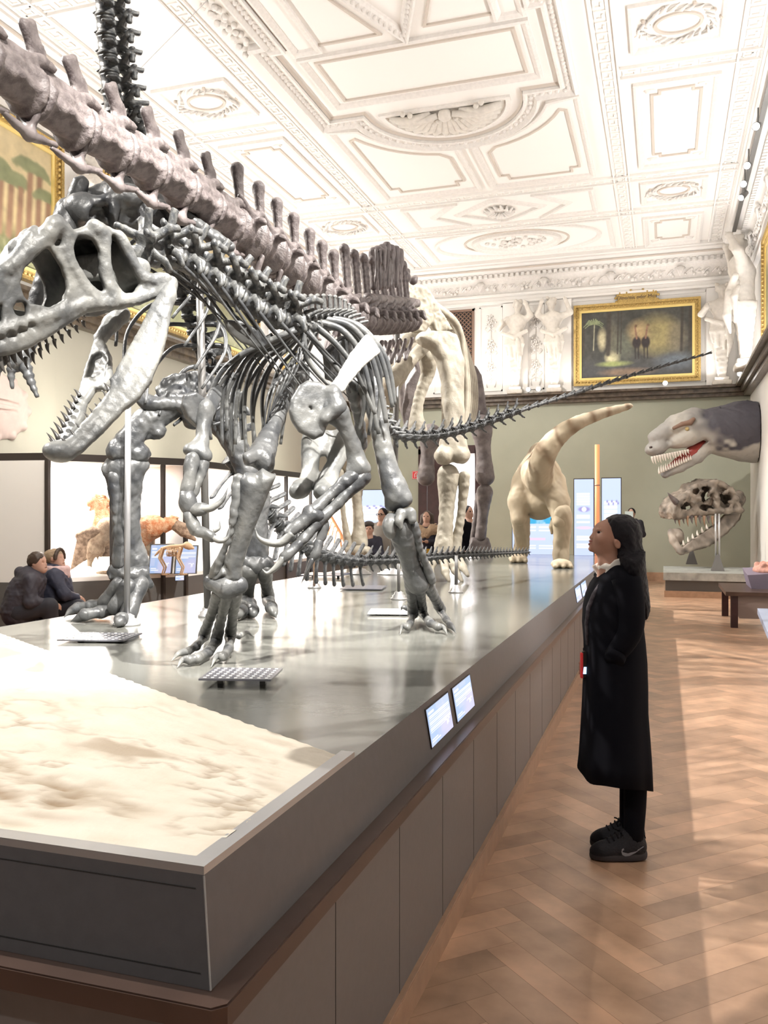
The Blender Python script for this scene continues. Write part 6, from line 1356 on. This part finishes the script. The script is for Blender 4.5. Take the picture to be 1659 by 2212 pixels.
s.ell(A(1300, 1165), (.06, .08, .09), .01, True); s.ell(A(1308, 1150), (.035, .09, .05), .01, True); s.ell(A(1322, 1176, -.09), (.018, .03, .024), .008, True); s.ell(A(1322, 1176, .09), (.018, .03, .024), .008, True)
s.build('hair', m_hair, wm, 'long straight black hair', .0022, 90)
loft([(1316, 1340, 1216, .055), (1306, 1354, 1226, .10), (1294, 1364, 1240, .155), (1279, 1374, 1262, .19), (1270, 1375, 1284, .2), (1264, 1377, 1312, .205), (1262, 1382, 1345, .2), (1265, 1387, 1385, .195), (1266, 1390, 1425, .2), (1264, 1391, 1475, .205), (1262, 1391, 1530, .21), (1259, 1395, 1585, .215), (1256, 1398, 1635, .22), (1253, 1400, 1676, .225)], m_coat, 'coat', wm, DW, fold=.07, hem=lambda t: .02*math.cos(t-3.1)-.03*max(0, math.cos(t*1.0-.9))+.012*math.sin(3*t))
for e in (-1, 1):
    b = MB(); b.tube(spline([A(1332, 1244, e*.17), A(1338, 1300, e*.195), A(1336, 1350, e*.20), A(1314, 1394, e*.175), A(1286 if e > 0 else 1302, 1412, e*(.07 if e > 0 else .205))], 5), np.linspace(.07, .046, 21), 14); b.build('sleeve', m_coat, wm, True)
s = SDF(.004); s.path([A(1338, 1212, -.05), A(1344, 1216, 0), A(1338, 1212, .05)], .018, .01)
for pts, w0, w1 in (([(1336, 1203), (1340, 1216), (1331, 1225), (1316, 1231), (1294, 1252), (1298, 1240), (1306, 1222), (1320, 1208)], -.068, -.052), ([(1281, 1223), (1296, 1216), (1316, 1212), (1310, 1226), (1297, 1249), (1290, 1238)], .02, .036)): s.poly(fw_, topl(fw_, pts), w0, w1, .006, .004)
s.path([A(1304, 1222, -.05), A(1298, 1226, -.01), A(1300, 1222, .04)], .016, .01); s.build('collar', m_shirt, wm, 'white shirt collar')
m_plaid = mat('plaid', (.10, .09, .10), .8, col2=(.03, .02, .03), vscale=40)
b = MB(); b.tube([A(1292, 1252, -.07), A(1274, 1280, -.09), A(1265, 1310, -.07), A(1263, 1345, -.05), A(1265, 1390, -.04)], [.006, .012, .014, .012, .008], 8); b.build('plaid_lining', m_plaid, wm, True, 'grey plaid lining edge')
for e, x in ((-.075, 1361), (.075, 1370)):
    b = MB(); b.tube([A(x+0, 1600, e), A(x+1, 1650, e), A(x+2, 1690, e), A(x+1, 1730, e), A(x-1, 1775, e), A(x-2, 1812, e)], [.06, .056, .054, .052, .048, .046], 16); b.build('trouser_leg', m_coat, wm, True)
m_shoe = mat('dark_trainer', (.010, .009, .013), .75, bump=.3, bscale=120); m_sole = mat('trainer_sole', (.035, .03, .034), .7)
for e, dx in ((-.075, -8), (.085, 10)):
    def Z(px, z, b_=0.): p = at(px+dx, CY, DW)+FWD*(e+b_); p[2] = z; return p
    s = SDF(.004); s.path([Z(1286, .036), Z(1305, .043), Z(1335, .055), Z(1366, .066)], [.024, .034, .038, .040], .03, n=3); s.path([Z(1366, .07), Z(1366, .125)], [.040, .044], .03); s.ell(Z(1378, .06), (.036, .036, .05), .03); s.path([Z(1322, .078), Z(1345, .108)], [.024, .03], .02)
    s.box(Z(1335, -.04), (.4, .2, .06), 0, 0, True); s.build('shoe', m_shoe, wm)
    s = SDF(.004)
    s.path([Z(1286, .022), Z(1312, .020), Z(1345, .022), Z(1380, .026)], [.027, .036, .036, .036], .03, n=3); s.box(Z(1335, -.05), (.4, .2, .055), 0, 0, True); s.box(Z(1335, .1), (.4, .2, .055), 0, 0, True); s.build('sole', m_sole, wm)
    b = MB()
    for q in range(4): b.tube([Z(1313+9*q, .088+.012*q, -.03), Z(1310+9*q, .104+.012*q, 0), Z(1313+9*q, .088+.012*q, .03)], .004, 6)
    b.tube([Z(1338, .13), Z(1330, .145, -.01), Z(1325, .15, -.02)], .0035, 6); b.tube([Z(1338, .13), Z(1334, .14, -.03), Z(1328, .13, -.04)], .0035, 6); b.tube([Z(1384, .12), Z(1390, .115), Z(1392, .10)], .0035, 6); b.build('laces', m_hair, wm, True)
    ps = [(1335, 1819), (1336, 1813), (1340, 1811), (1342, 1820), (1349, 1822), (1362, 1817), (1382, 1808), (1364, 1821), (1352, 1827), (1343, 1828), (1337, 1825)]
    f = (at(1335+dx, 1843, DW)+FWD*(e-.0475), RGT, UP, FWD); L = [((x-1335)*DW/FOC, (1843-y)*DW/FOC) for x, y in ps]
    b = MB(); b.prism(L, -.003, .004, lambda a, c, w_: f[0]+RGT*a+UP*c+FWD*w_); b.build('side_mark', mat('grey_mark', (.22, .22, .24), .5) if e < 0 else MATS['grey_mark'], wm, label='grey curved tick mark')
ag = empty('audio_guide', A(1264, 1464), 'red edged black audio guide with a glowing blue screen in the woman\'s hand', 'device')
bx_ = (RGT*.99+UP*.0, FWD, UP*.995+RGT*.10)
s = SDF(.0025); s.box(A(1266, 1436), (.020, .011, .064), .004, ax=(RGT, FWD, UP+RGT*.10)); s.build('body', m_black, ag)
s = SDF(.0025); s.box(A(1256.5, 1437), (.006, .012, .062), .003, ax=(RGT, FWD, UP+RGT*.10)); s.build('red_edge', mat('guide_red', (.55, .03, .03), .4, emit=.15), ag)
b = MB(); b.hexa([A(x, y, d_) for d_ in (-.0125, -.0108) for x, y in ((1258.5, 1455), (1269.5, 1455), (1271, 1440), (1260, 1440))]); b.build('screen', mat('blue_glow', (.35, .62, 1.0), .5, emit=1.6), ag)
# ---- other visitors
def visitor(name, px, top, d, face, cols, label, h=1.75, arms='down', group='visitors in the background', vox=.016, extra=None, wide=1., z0=0.):
    """standing visitor: px column, height of the head top from picture row, face = unit direction looked at"""
    base = at(px, CY, d); base[2] = z0; ht = EYE-(top-CY)/FOC*d-z0; k = ht/1.75
    f = unit(np.asarray(face, float)); sd = np.cross(UP, f); r = empty('person', base, label, 'person', group)
    Q = lambda a, b_, z: base+f*a*k+sd*b_*k*wide+UP*z*k
    skin, hair, top_, leg = cols
    if arms == 'down': AR = [[(0, e*.19, 1.42), (-.03, e*.25, 1.14), (.08, e*.22, .92)] for e in (-1, 1)]
    elif arms == 'phone': AR = [[(0, e*.19, 1.42), (.08, e*.26, 1.16), (.30, e*.07, 1.44)] for e in (-1, 1)]
    else: AR = [[(0, e*.19, 1.42), (.06, e*.25, 1.14), (.24, e*.06, 1.16)] for e in (-1, 1)]
    def hand(s, p, q):
        dr = unit(q-p); s.ell(q+dr*.03*k, .034*k, .02)
        for w_ in range(4): s.path([q+dr*.05*k+sd*(w_-1.5)*.014, q+dr*.09*k+sd*(w_-1.5)*.015+f*.01, q+dr*.115*k+sd*(w_-1.5)*.013+f*.025], [.010, .009, .007], .003)
        s.path([q+dr*.02*k+f*.02, q+dr*.05*k+f*.045], [.011, .008], .005)
    s = SDF(vox*.75); s.ell(Q(.01, 0, 1.63), (.085*k, .075*k, .115*k), ax=(f, sd, UP)); s.ell(Q(.05, 0, 1.575), (.05*k, .05*k, .06*k), .03); s.ell(Q(.105, 0, 1.615), (.022*k, .014*k, .02*k), .015, ax=(f, sd, UP)); s.path([Q(0, 0, 1.56), Q(-.01, 0, 1.44)], .055*k, .03); s.path([Q(0, 0, 1.42), Q(0, 0, 1.0)], .11*k, .04)
    for e in (-1, 1): s.ell(Q(.08, e*.034, 1.645), .014*k, .006, True); s.ell(Q(-.0, e*.08, 1.62), (.018*k, .01*k, .03*k), .01, ax=(f, sd, UP))
    for P in AR:
        P = [Q(*p) for p in P]; s.path(P, [.05*k, .04*k, .03*k], .03); hand(s, P[1], P[2])
    for e in (-1, 1): s.path([Q(0, e*.09, 1.0), Q(.02, e*.1, .5), Q(0, e*.1, .06)], [.09*k, .06*k, .04*k], .03)
    s.build('body', skin, r)
    for e in (-1, 1): b = MB(); b.ball(Q(.075, e*.033, 1.645), .012*k, 8, 6); b.build('eye', m_hair, r, True)
    s = SDF(vox); s.ell(Q(0, 0, 1.37), (.13*k, .22*k*wide, .12*k), .0, ax=(f, sd, UP)); s.ell(Q(.01, 0, 1.15), (.15*k, .20*k*wide, .25*k), .08, ax=(f, sd, UP)); s.ell(Q(0, 0, .92), (.14*k, .20*k*wide, .16*k), .08, ax=(f, sd, UP))
    for P in AR: P = [Q(*p) for p in P]; P[2] = P[1]*.15+P[2]*.85; s.path(P, [.075*k, .062*k, .05*k], .04)
    s.path([Q(-.02, e*.09, 1.47) for e in (-1, 1)], .05*k, .03); s.build('jacket', top_, r, None, .004, 22)
    s = SDF(vox)
    for e in (-1, 1): s.path([Q(0, e*.09, .92), Q(.02, e*.1, .5), Q(0, e*.1, .09)], [.12*k, .085*k, .06*k], .03)
    s.build('trousers', leg, r)
    for e in (-1, 1): s = SDF(vox*.8); s.path([Q(-.05, e*.1, .04), Q(.12, e*.11, .035)], [.042*k, .036*k], .02); s.build('shoe', m_black, r)
    s = SDF(vox*.7); s.ell(Q(-.02, 0, 1.655), (.098*k, .088*k, .105*k), ax=(f, sd, UP)); s.ell(Q(.085, 0, 1.58), (.09*k, .09*k, .105*k), .02, True)
    if extra == 'long':
        for e in (-1, -.5, .5, 1): s.path([Q(-.03, e*.08, 1.66), Q(-.02, e*.1, 1.5), Q(.03, e*.12, 1.36)], [.04*k, .035*k, .02*k], .03)
    s.build('hair', hair, r)
    return r, Q, f, sd, k
m_dark = mat('dark_jacket', (.022, .020, .028), .7, bump=.3, bscale=30); m_navy = mat('navy_coat', (.018, .018, .035), .7); m_jean = mat('dark_trousers', (.03, .03, .04), .8); m_taupe = mat('taupe_jacket', (.33, .30, .27), .8); m_fur = mat('tan_fur', (.50, .36, .24), .9, bump=1., bscale=50)
toC = np.array([.1, -1, 0.])
r, Q, f, sd, k = visitor('man', 826, 1098, 15.3, (-.25, -1, 0), (m_pskin, m_hair, m_taupe, m_jean), 'man with glasses and a taupe jacket behind the platform, right of a boy', wide=.95)
b = MB()
for e in (-1, 1): b.tube([Q(.105, e*.035, 1.64)+sd*.028*math.cos(t)+UP*.022*math.sin(t) for t in np.linspace(0, 6.28, 11)], .004, 5); b.tube([Q(.10, e*.062, 1.64), Q(0, e*.085, 1.64)], .004, 5)
b.build('glasses', m_black, r)
r, Q, f, sd, k = visitor('boy', 798, 1131, 14.9, (.1, -1, 0), (m_pskin, m_bhair, m_navy, m_jean), 'boy in a navy jacket and dark cap in front of the man with glasses', arms='front')
s = SDF(.012); s.ell(Q(-.03, -.02, 1.73), (.12*k, .11*k, .075*k), ax=(f, sd, UP)); s.build('cap', m_black, r)
r, Q, f, sd, k = visitor('fur', 922, 1104, 16.6, (.05, -1, 0), (m_pskin, m_bhair, m_navy, m_jean), 'smiling woman in a dark coat with a tan fur hood, by the dark door', arms='front', extra='long', wide=1.1)
s = SDF(.016); 
for q in range(22):
    t = q/21*6.283; s.ell(Q(.04-.10*math.cos(t), .19*math.sin(t), 1.40+.05*math.cos(t)), .07, .03)
s.path([Q(.13, -.12, 1.42), Q(.15, -.03, 1.27)], [.08, .05], .03); s.path([Q(.13, .12, 1.42), Q(.15, .03, 1.27)], [.08, .05], .03); s.build('fur_hood', m_fur, r, None, .012, 40)
b = MB(); b.hexa([Q(a_, c_, z) for z in (.82, 1.02) for a_, c_ in ((.15, .02), (.15, .1), (.19, .1), (.19, .02))]); b.build('yellow_bag', mat('mustard', (.55, .33, .03), .7), r)
visitor('dark', 1012, 1093, 16.6, (.8, -.6, 0), (m_pskin, m_hair, m_coat, m_coat), 'person dressed all in black standing beside the far forelimb bones', wide=.8)
r, Q, f, sd, k = visitor('photo', 1364, 1098, 20.3, (-.12, -1, 0), (m_pskin, m_hair, m_dark, m_jean), 'person in dark clothes holding up a pale tablet behind the woman', arms='phone')
tb = empty('tablet', Q(.33, 0, 1.50), 'pale blue tablet held up by the person behind the woman', 'device'); b = MB(); b.hexa([Q(a_, c_, z) for z in (1.46, 1.68) for a_, c_ in ((.33, -.09), (.33, .09), (.345, .09), (.345, -.09))]); b.build('back_cover', mat('tablet_shell', (.55, .66, .66), .4), tb)
# ---- seated couple at the left
st = empty('bench', (-7.4, 8.9, 0), 'low dark bench under the couple at the left edge', 'bench')
dirb = unit(np.array([.35, .94, 0])); c0 = at(85, CY, 10.45); b = MB(); nb = np.cross(UP, dirb)
P = [c0+dirb*a_+nb*e for a_, e in ((-1.3, -.25), (1.1, -.25), (1.1, .25), (-1.3, .25))]; b.hexa([np.array([*p[:2], .24]) for p in P]+[np.array([*p[:2], .30]) for p in P]); b.build('seat', mat('maroon_seat', (.10, .03, .03), .6), st)
for a_ in (-1.15, .95): 
    for e in (-.18, .18): p = c0+dirb*a_+nb*e; b = MB(); b.cyl((*p[:2], 0), (*p[:2], .24), .03, .03, 8); b.build('leg', m_black, st)
def seated(label, head, d, hairc, coat, look, shoulders, chest, elbow, hand_, hip, knee, foot, hd_r=.098, extra=None):
    r = empty('person', (*at(*hip, d)[:2], 0), label, 'person', 'couple seated on the left bench'); S_ = lambda p, dd=0.: at(p[0], p[1], d+dd); h = S_(head); lk = unit(look); sd = np.cross(UP, lk)
    s = SDF(.009); s.ell(h, (hd_r, hd_r*.85, hd_r*1.2), ax=(lk, sd, UP)); s.ell(h+lk*.05-UP*.065, .055, .03); s.ell(h+lk*.100-UP*.012, (.018, .010, .018), .012, ax=(lk, sd, UP)); s.ell(h+lk*.075-UP*.075, (.03, .03, .035), .03, ax=(lk, sd, UP)); s.box(h+lk*.098-UP*.052, (.012, .022, .0025), 0, .004, True, ax=(lk, sd, UP))
    for e in (-1, 1): s.ell(h+lk*.085+sd*e*.035+UP*.015, .014, .006, True); s.ell(h-lk*.01+sd*e*.085, (.018, .009, .03), .01, ax=(lk, sd, UP))
    s.path([h-UP*.08, S_(shoulders)+UP*.02], .055, .03); s.path([S_(shoulders), S_(chest), S_(hip)], [.12, .13, .14], .05)
    for dd in (-.16, .18): 
        s.path([S_(shoulders, dd), S_(elbow, dd*1.3), S_(hand_, dd*.3)], [.055, .045, .03], .03); q = S_(hand_, dd*.3); dr = unit(q-S_(elbow, dd*1.3)); s.ell(q+dr*.03, .036, .02)
        for w_ in range(4): s.path([q+dr*.05+UP*(w_-1.5)*.016, q+dr*.09+UP*((w_-1.5)*.016-.01), q+dr*.11+UP*((w_-1.5)*.014-.03)], [.010, .009, .007], .003)
        s.path([q+dr*.02+UP*.02, q+dr*.055+UP*.035], [.011, .008], .005)
    for dd in (-.1, .12): s.path([S_(hip, dd), S_(knee, dd), S_(foot, dd)], [.09, .065, .045], .03)
    s.build('body', m_pskin, r)
    s = SDF(.011); s.path([S_(shoulders), S_(chest), S_(hip)], [.17, .20, .21], .06)
    for e in (-.12, .12): s.ell(S_(shoulders, e)-UP*.03, .11, .05)
    for dd in (-.16, .18): q = S_(hand_, dd*.3)*.86+S_(elbow, dd*1.3)*.14; s.path([S_(shoulders, dd), S_(elbow, dd*1.3), q], [.085, .07, .05], .04)
    for q in range(9): t = q/8; c = S_(shoulders)*(1-t)+S_(hip)*t; s.ell(c, (.182+.035*t, .185+.035*t, .026), .03)
    s.build('jacket', coat, r, None, .005, 26)
    s = SDF(.012)
    for dd in (-.1, .12): s.path([S_(hip, dd), S_(knee, dd), S_(foot, dd)], [.13, .095, .065], .04)
    s.build('trousers', m_jean, r)
    for dd in (-.1, .12): s = SDF(.012); q = S_(foot, dd); q[2] = .045; s.path([q, q+lk*.17], [.045, .038], .02); s.build('shoe', m_black, r)
    s = SDF(.009); s.ell(h-lk*.02+UP*.03, (hd_r*1.1, hd_r, hd_r*1.08), ax=(lk, sd, UP)); s.ell(h+lk*.095-UP*.045, (.085, .10, .105), .02, True); s.ell(h-UP*.13, (.2, .2, .07), .02, True)
    if extra == 'bun': s.ell(h-lk*.09+UP*.03, (.07, .08, .08), .03)
    s.build('hair', hairc, r, None, .004, 60); return r, S_, lk, sd, h
hood = mat('quilted_jacket', (.042, .038, .052), .6, bump=.4, bscale=14)
r, S_, lk, sd, h = seated('man with short dark hair in a quilted dark jacket, seated at the left edge', (82, 1216), 10.15, m_bhair, hood, (.95, .15, -.05), (66, 1252), (52, 1285), (66, 1300), (112, 1306), (42, 1320), (106, 1310), (120, 1395))
s = SDF(.012); s.path([S_((44, 1236)), S_((52, 1246)), S_((66, 1246), -.1)], [.07, .085, .06], .04); s.path([S_((52, 1246)), S_((66, 1246), .12)], [.085, .06], .04); s.build('hood', hood, r)
r, S_, lk, sd, h = seated('smiling woman with a headband and pink scarf, seated beside the man in the quilted jacket', (122, 1207), 10.55, mat('blond_hair', (.36, .26, .17), .6), mat('blue_coat', (.035, .038, .065), .7, bump=.3, bscale=20), (.96, .1, -.03), (118, 1244), (118, 1270), (138, 1284), (168, 1292), (112, 1318), (168, 1312), (180, 1395), .09, 'bun')
s = SDF(.009)
for q in range(4): s.path([h-UP*(.12+.035*q)+lk*.12*math.cos(t)+sd*.13*math.sin(t) for t in np.linspace(0, 6.28, 14)], .035, .02)
s.path([h-UP*.2+lk*.1, h-UP*.32+lk*.07, h-UP*.38+lk*.02], [.06, .055, .03], .03); s.build('scarf', mat('pink_scarf', (.60, .43, .42), .9, bump=.5, bscale=30), r, 'pale pink scarf', .004, 60)
s = SDF(.008); s.path([h+lk*.0+UP*.12*math.cos(t)+sd*.095*math.sin(t)+lk*.045 for t in np.linspace(-1.5, 1.5, 9)], .022, .01); s.build('headband', m_bhair, r)
# ================================================================ LIFE MODELS AND THE BIG SKULL
def painted(o, fn, name, rough=.6):
    n = len(o.data.vertices); co = np.empty(n*3, np.float32); o.data.vertices.foreach_get('co', co); co = co.reshape(-1, 3)+WL[o]
    c = np.concatenate([fn(co), np.ones((n, 1))], 1).astype(np.float32); a = o.data.color_attributes.new('paint', 'FLOAT_COLOR', 'POINT'); a.data.foreach_set('color', c.ravel())
    o.data.materials.clear(); o.data.materials.append(pic_mat(name, 0, rough)); return o
# ---- cream striped model seen from behind
MD = empty('striped_model', (-1.9, 12.9, ZD), 'cream striped dinosaur model seen from behind at the far end of the platform', 'model')
s = SDF(.016)
s.path(AT([(1163, 1035, 13.6), (1164, 1030, 13.0), (1165, 1022, 12.5)]), [.30, .32, .27], .1); s.ell(at(1165, 1075, 13.0), (.29, .6, .34), .12, ax=(RGT, FWD, UP)); s.ell(at(1164, 990, 12.9), (.16, .5, .24), .12, ax=(RGT, FWD, UP))
s.path(AT([(1164, 1040, 12.4), (1170, 1000, 12.0), (1184, 968, 11.8), (1210, 938, 11.7), (1245, 915, 11.6), (1290, 897, 11.6), (1335, 884, 11.6), (1366, 876, 11.6)]), [.18, .145, .12, .095, .07, .05, .03, .008], .08, n=4)
s.path(AT([(1128, 1040, 12.9), (1121, 1085, 12.8), (1122, 1120, 12.7)]), [.16, .155, .11], .08); s.path(AT([(1198, 1040, 12.5), (1206, 1085, 12.3), (1210, 1125, 12.2)]), [.16, .155, .11], .08)
s.build('trunk', m_lbone, MD, None, .004, 26)
def stripes(P):
    n = np.sin(P[:, 0]*23+P[:, 2]*9+5*noise3(P, 4, 7))*.5+.5; up = np.clip((P[:, 2]-1.75)/.9, 0, 1); base = np.array([.46, .38, .27])[None]*np.ones((len(P), 1))
    k = (n**4*(.12+.8*up))[:, None]; return base*(1-k)+np.array([.22, .15, .09])[None]*k
painted(MD.children[0], stripes, 'striped_hide', .65)
for pts, ft, d in (([(1121, 1105, 12.8), (1126, 1140, 12.9), (1128, 1175, 13.1), (1122, 1200, 13.2)], (1118, 1210), 13.2), ([(1214, 1108, 12.2), (1215, 1145, 12.3), (1212, 1185, 12.35), (1212, 1210, 12.3)], (1212, 1221), 12.3)):
    s = SDF(.014); s.path(AT(pts), [.135, .115, .10, .105], .05, n=3); f0 = onz(ft[0], ft[1]-2, ZD+.05)
    for e in (-.09, 0, .08): s.path([f0+FWD*.05, f0+RGT*e-FWD*.10, f0+RGT*e*1.25-FWD*.16-UP*.02], [.06, .045, .028], .03)
    s.ell(f0+UP*.01, (.14, .15, .055), .04, ax=(RGT, FWD, UP)); painted(s.build('hind_leg', m_lbone, MD, None, .006, 20), stripes, 'leg_hide', .65)
s = SDF(.012); s.path(AT([(1198, 1118, 12.6), (1192, 1138, 12.5), (1192, 1152, 12.5)]), [.05, .04, .02], .02); painted(s.build('forelimb', m_lbone, MD), stripes, 'arm_hide')
# ---- tyrant head on the right wall
HD = 19.2
TR = empty('dinosaur_head', at(1620, 945, HD), 'grey and white toothed dinosaur head model jutting from the right wall', 'model')
s = SDF(.022); B = lambda px, py, b_=0.: at(px, py, HD)+FWD*b_
s.path([B(1632, 935), B(1598, 930), B(1560, 930), B(1530, 925)], [.66, .62, .5, .40], .1, n=3); s.ell(B(1500, 925), (.48, .34, .36), .12, ax=(RGT, FWD, UP)); s.ell(B(1485, 944), (.48, .30, .22), .1, ax=(RGT+UP*.35, FWD, UP-RGT*.35)); s.ell(B(1418, 968), (.26, .22, .17), .12, ax=(RGT+UP*.3, FWD, UP-RGT*.3)); s.path([B(1500, 905), B(1460, 918), B(1415, 945)], [.26, .22, .16], .08)
s.path([B(1532, 958), B(1505, 985), B(1470, 1008), B(1436, 1024)], [.19, .16, .12, .09], .05); s.path([B(1532, 958), B(1560, 955)], [.2, .3], .08)
s.poly((B(1480, 970), RGT, UP, FWD), topl((B(1480, 970), RGT, UP, FWD), [(1400, 990), (1440, 984), (1480, 972), (1515, 950), (1522, 955), (1500, 975), (1470, 990), (1440, 1012), (1420, 1022)]), -.7, .7, 0, .03, True)
for e in (-1, 1):
    s.path([B(1448, 928, e*.2), B(1470, 918, e*.25), B(1490, 922, e*.26)], [.05, .06, .05], .03); s.ell(B(1474, 930, e*.31), (.07, .06, .05), .03, True); s.ell(B(1450, 948, e*.26), (.14, .06, .09), .04, True); s.ell(B(1401, 968, e*.14), (.03, .05, .03), .02, True)
    for q in range(16): s.ell(B(1500+9*q, 890-1.4*q+7*((q*7) % 5), e*(.2+.012*q)), .022, .01)
for q in range(12): s.ell(B(1505+10*q, 894-2.4*q), .04, .02)
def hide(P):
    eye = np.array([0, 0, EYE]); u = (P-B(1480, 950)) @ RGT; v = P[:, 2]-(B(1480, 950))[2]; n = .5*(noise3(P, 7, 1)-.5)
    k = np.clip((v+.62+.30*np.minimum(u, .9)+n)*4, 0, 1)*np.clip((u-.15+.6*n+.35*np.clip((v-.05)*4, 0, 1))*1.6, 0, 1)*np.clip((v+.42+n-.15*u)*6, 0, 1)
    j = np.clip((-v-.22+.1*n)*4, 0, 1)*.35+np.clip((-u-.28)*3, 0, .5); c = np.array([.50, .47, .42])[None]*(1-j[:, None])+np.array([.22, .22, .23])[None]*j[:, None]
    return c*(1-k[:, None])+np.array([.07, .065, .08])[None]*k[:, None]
s.box((2.5, 19.5, 2.8), (.52, 3, 3), 0, 0, True)
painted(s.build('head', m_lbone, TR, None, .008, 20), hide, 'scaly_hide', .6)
s = SDF(.014); s.path([B(1448, 927, -.24), B(1464, 919, -.28), B(1480, 916, -.31), B(1487, 909, -.32)], [.04, .05, .06, .045], .02); s.build('brow_patch', m_lat, TR, 'dark brown patch over the eye')
s = SDF(.014); s.ell(B(1402, 967, -.15), (.03, .05, .025)); s.build('nostril', m_door, TR)
s = SDF(.018); s.path([B(1520, 962), B(1495, 978), B(1465, 998), B(1445, 1010)], [.12, .14, .10, .06], .04); s.build('tongue', mat('red_mouth', (.34, .05, .04), .4), TR)
for e in (-1, 1): b = MB(); b.ball(B(1475, 929, e*.27), (.045,)*3, 10, 7); b.build('eye', mat('amber_eye', (.55, .42, .2), .15) if e < 0 else MATS['amber_eye'], TR, True)
for q in range(15):
    t = q/14; x, y = (1404+76*t, 990-15*t) ; ln = 13-6*t+3*(q % 2); b = MB(); claw(b, B(x, y-3, -.16), B(x+3, y+ln, -.17), RGT*-.02, .03); b.build('tooth', m_shirt, TR, True)
for q in range(15):
    t = q/14; x, y = 1422+66*t, 1020-30*t; ln = 12-6*t+2*(q % 2); b = MB(); claw(b, B(x, y+4, -.10-.05*t), B(x-2, y-ln, -.11-.05*t), RGT*-.02, .026); b.build('tooth', m_shirt, TR, True)
# ---- big skull on the pedestal
SK = empty('skull_cast', (.8, 19.2, .50), 'large brownish predator skull cast on two metal feet on the pedestal', 'skull')
KD = 18.9; f = plane3((1590, 1110, KD+.3), (1450, 1105, KD-.2), (1520, 1050, KD)); s = SDF(.016)
out = [(1452, 1110), (1454, 1095), (1464, 1080), (1480, 1068), (1497, 1060), (1503, 1048), (1520, 1043), (1536, 1036), (1548, 1036), (1560, 1044), (1580, 1056), (1583, 1075), (1598, 1095), (1601, 1104), (1580, 1112), (1560, 1108), (1540, 1112), (1500, 1118), (1470, 1122), (1456, 1122)]
s.poly(f, topl(f, out), -.05, .55, .06); s.poly(f, topl(f, out), .05, .45, .0, .03, True, inset=.10)
for h in ([(1470, 1092), (1482, 1084), (1492, 1086), (1496, 1096), (1484, 1102), (1472, 1100)], [(1512, 1066), (1528, 1058), (1534, 1074), (1520, 1086), (1511, 1080)], [(1556, 1064), (1576, 1070), (1580, 1086), (1566, 1090), (1552, 1080)], [(1510, 1096), (1530, 1092), (1545, 1098), (1530, 1106), (1514, 1106)]): s.poly(f, topl(f, h), -.4, 1.0, 0, .04, True)
for P in ([(1456, 1100), (1480, 1074), (1502, 1056)], [(1503, 1050), (1500, 1090), (1512, 1110)], [(1540, 1042), (1545, 1070), (1550, 1108)], [(1548, 1042), (1580, 1060), (1596, 1100)], [(1456, 1114), (1500, 1108), (1550, 1104), (1600, 1102)]): s.path([at(x, y, KD-.05) for x, y in P], .065, .04, n=2)
r9 = random.Random(4)
for q in range(16):
    x, y = r9.uniform(1495, 1585), r9.uniform(1055, 1105); s.path([at(x, y, KD-.1), at(x+r9.uniform(-22, 22), y+r9.uniform(-18, 10), KD-.08+r9.uniform(0, .2))], [r9.uniform(.03, .05), .02], .03)
for q in range(9):
    x, y = r9.uniform(1500, 1590), r9.uniform(1052, 1100); s.ell(at(x, y, KD-.02), (r9.uniform(.05, .09), .2, r9.uniform(.04, .08)), .03, True)
s.ell(at(1595, 1078, KD+.35), (.14, .2, .2), .05); SK_c = s.build('cranium', m_tbone, SK, None, .014, 22)
painted(SK_c, lambda P: np.array([.30, .25, .205])[None]*(.25+1.1*noise3(P, 9, 2)[:, None]), 'cast_bone')
s = SDF(.016)
for dd in (-.1, .36):
    f2 = plane3((1580, 1120, KD+.2+dd), (1450, 1180, KD-.2+dd*.3), (1520, 1160, KD+dd)); s.poly(f2, topl(f2, [(1600, 1106), (1596, 1122), (1570, 1150), (1530, 1180), (1500, 1188), (1488, 1192), (1470, 1198), (1462, 1192), (1476, 1180), (1492, 1168), (1520, 1150), (1552, 1128), (1566, 1112)]), -.05, .05, .04, .03)
s.path(AT([(1470, 1192, KD-.25), (1455, 1168, KD-.1), (1450, 1150, KD)]), [.07, .09, .08], .04); s.ell(at(1462, 1160, KD+.02), (.16, .14, .2), .04)
painted(s.build('lower_jaw', m_tbone, SK, None, .008, 20), lambda P: np.array([.33, .28, .235])[None]*(.35+1.0*noise3(P, 9, 3)[:, None]), 'jaw_bone')
for q in range(11):
    x = 1458+9*q; b = MB(); claw(b, at(x, 1114, KD-.1), at(x+2, 1128+6*(q % 2)+4, KD-.1), RGT*-.02, .034); b.build('tooth', m_plinth if q % 2 else m_tbone, SK, True)
for q in range(6): x = 1478+10*q; b = MB(); claw(b, at(x, 1178-7*q, KD-.2), at(x-2, 1166-7*q, KD-.2), RGT*-.02, .028); b.build('tooth', m_shirt, SK, True)
b = MB(); claw(b, at(1462, 1086, KD-.2), at(1442, 1064, KD-.3), UP*-.02, .07); b.build('horn', m_tbone, SK, True)
for px, y0, top_ in ((1494, 1219, 1176), (1550, 1233, 1110)):
    p = onz(px, y0, .50); b = MB(); b.hexa([(p[0]-.13, p[1]-.13, .505), (p[0]+.13, p[1]-.13, .505), (p[0]+.13, p[1]+.13, .505), (p[0]-.13, p[1]+.13, .505), (p[0]-.03, p[1]-.03, .84), (p[0]+.03, p[1]-.03, .84), (p[0]+.03, p[1]+.03, .84), (p[0]-.03, p[1]+.03, .84)])
    b.build('foot_plate', m_dsteel, SK); b = MB()
    for e in (-.035, .035): b.cyl((p[0]+e, p[1], .8), (p[0]+e, p[1]+.05, EYE-(top_-CY)/FOC*KD), .018, .018, 8)
    b.build('stand_rod', m_steel, SK, True)
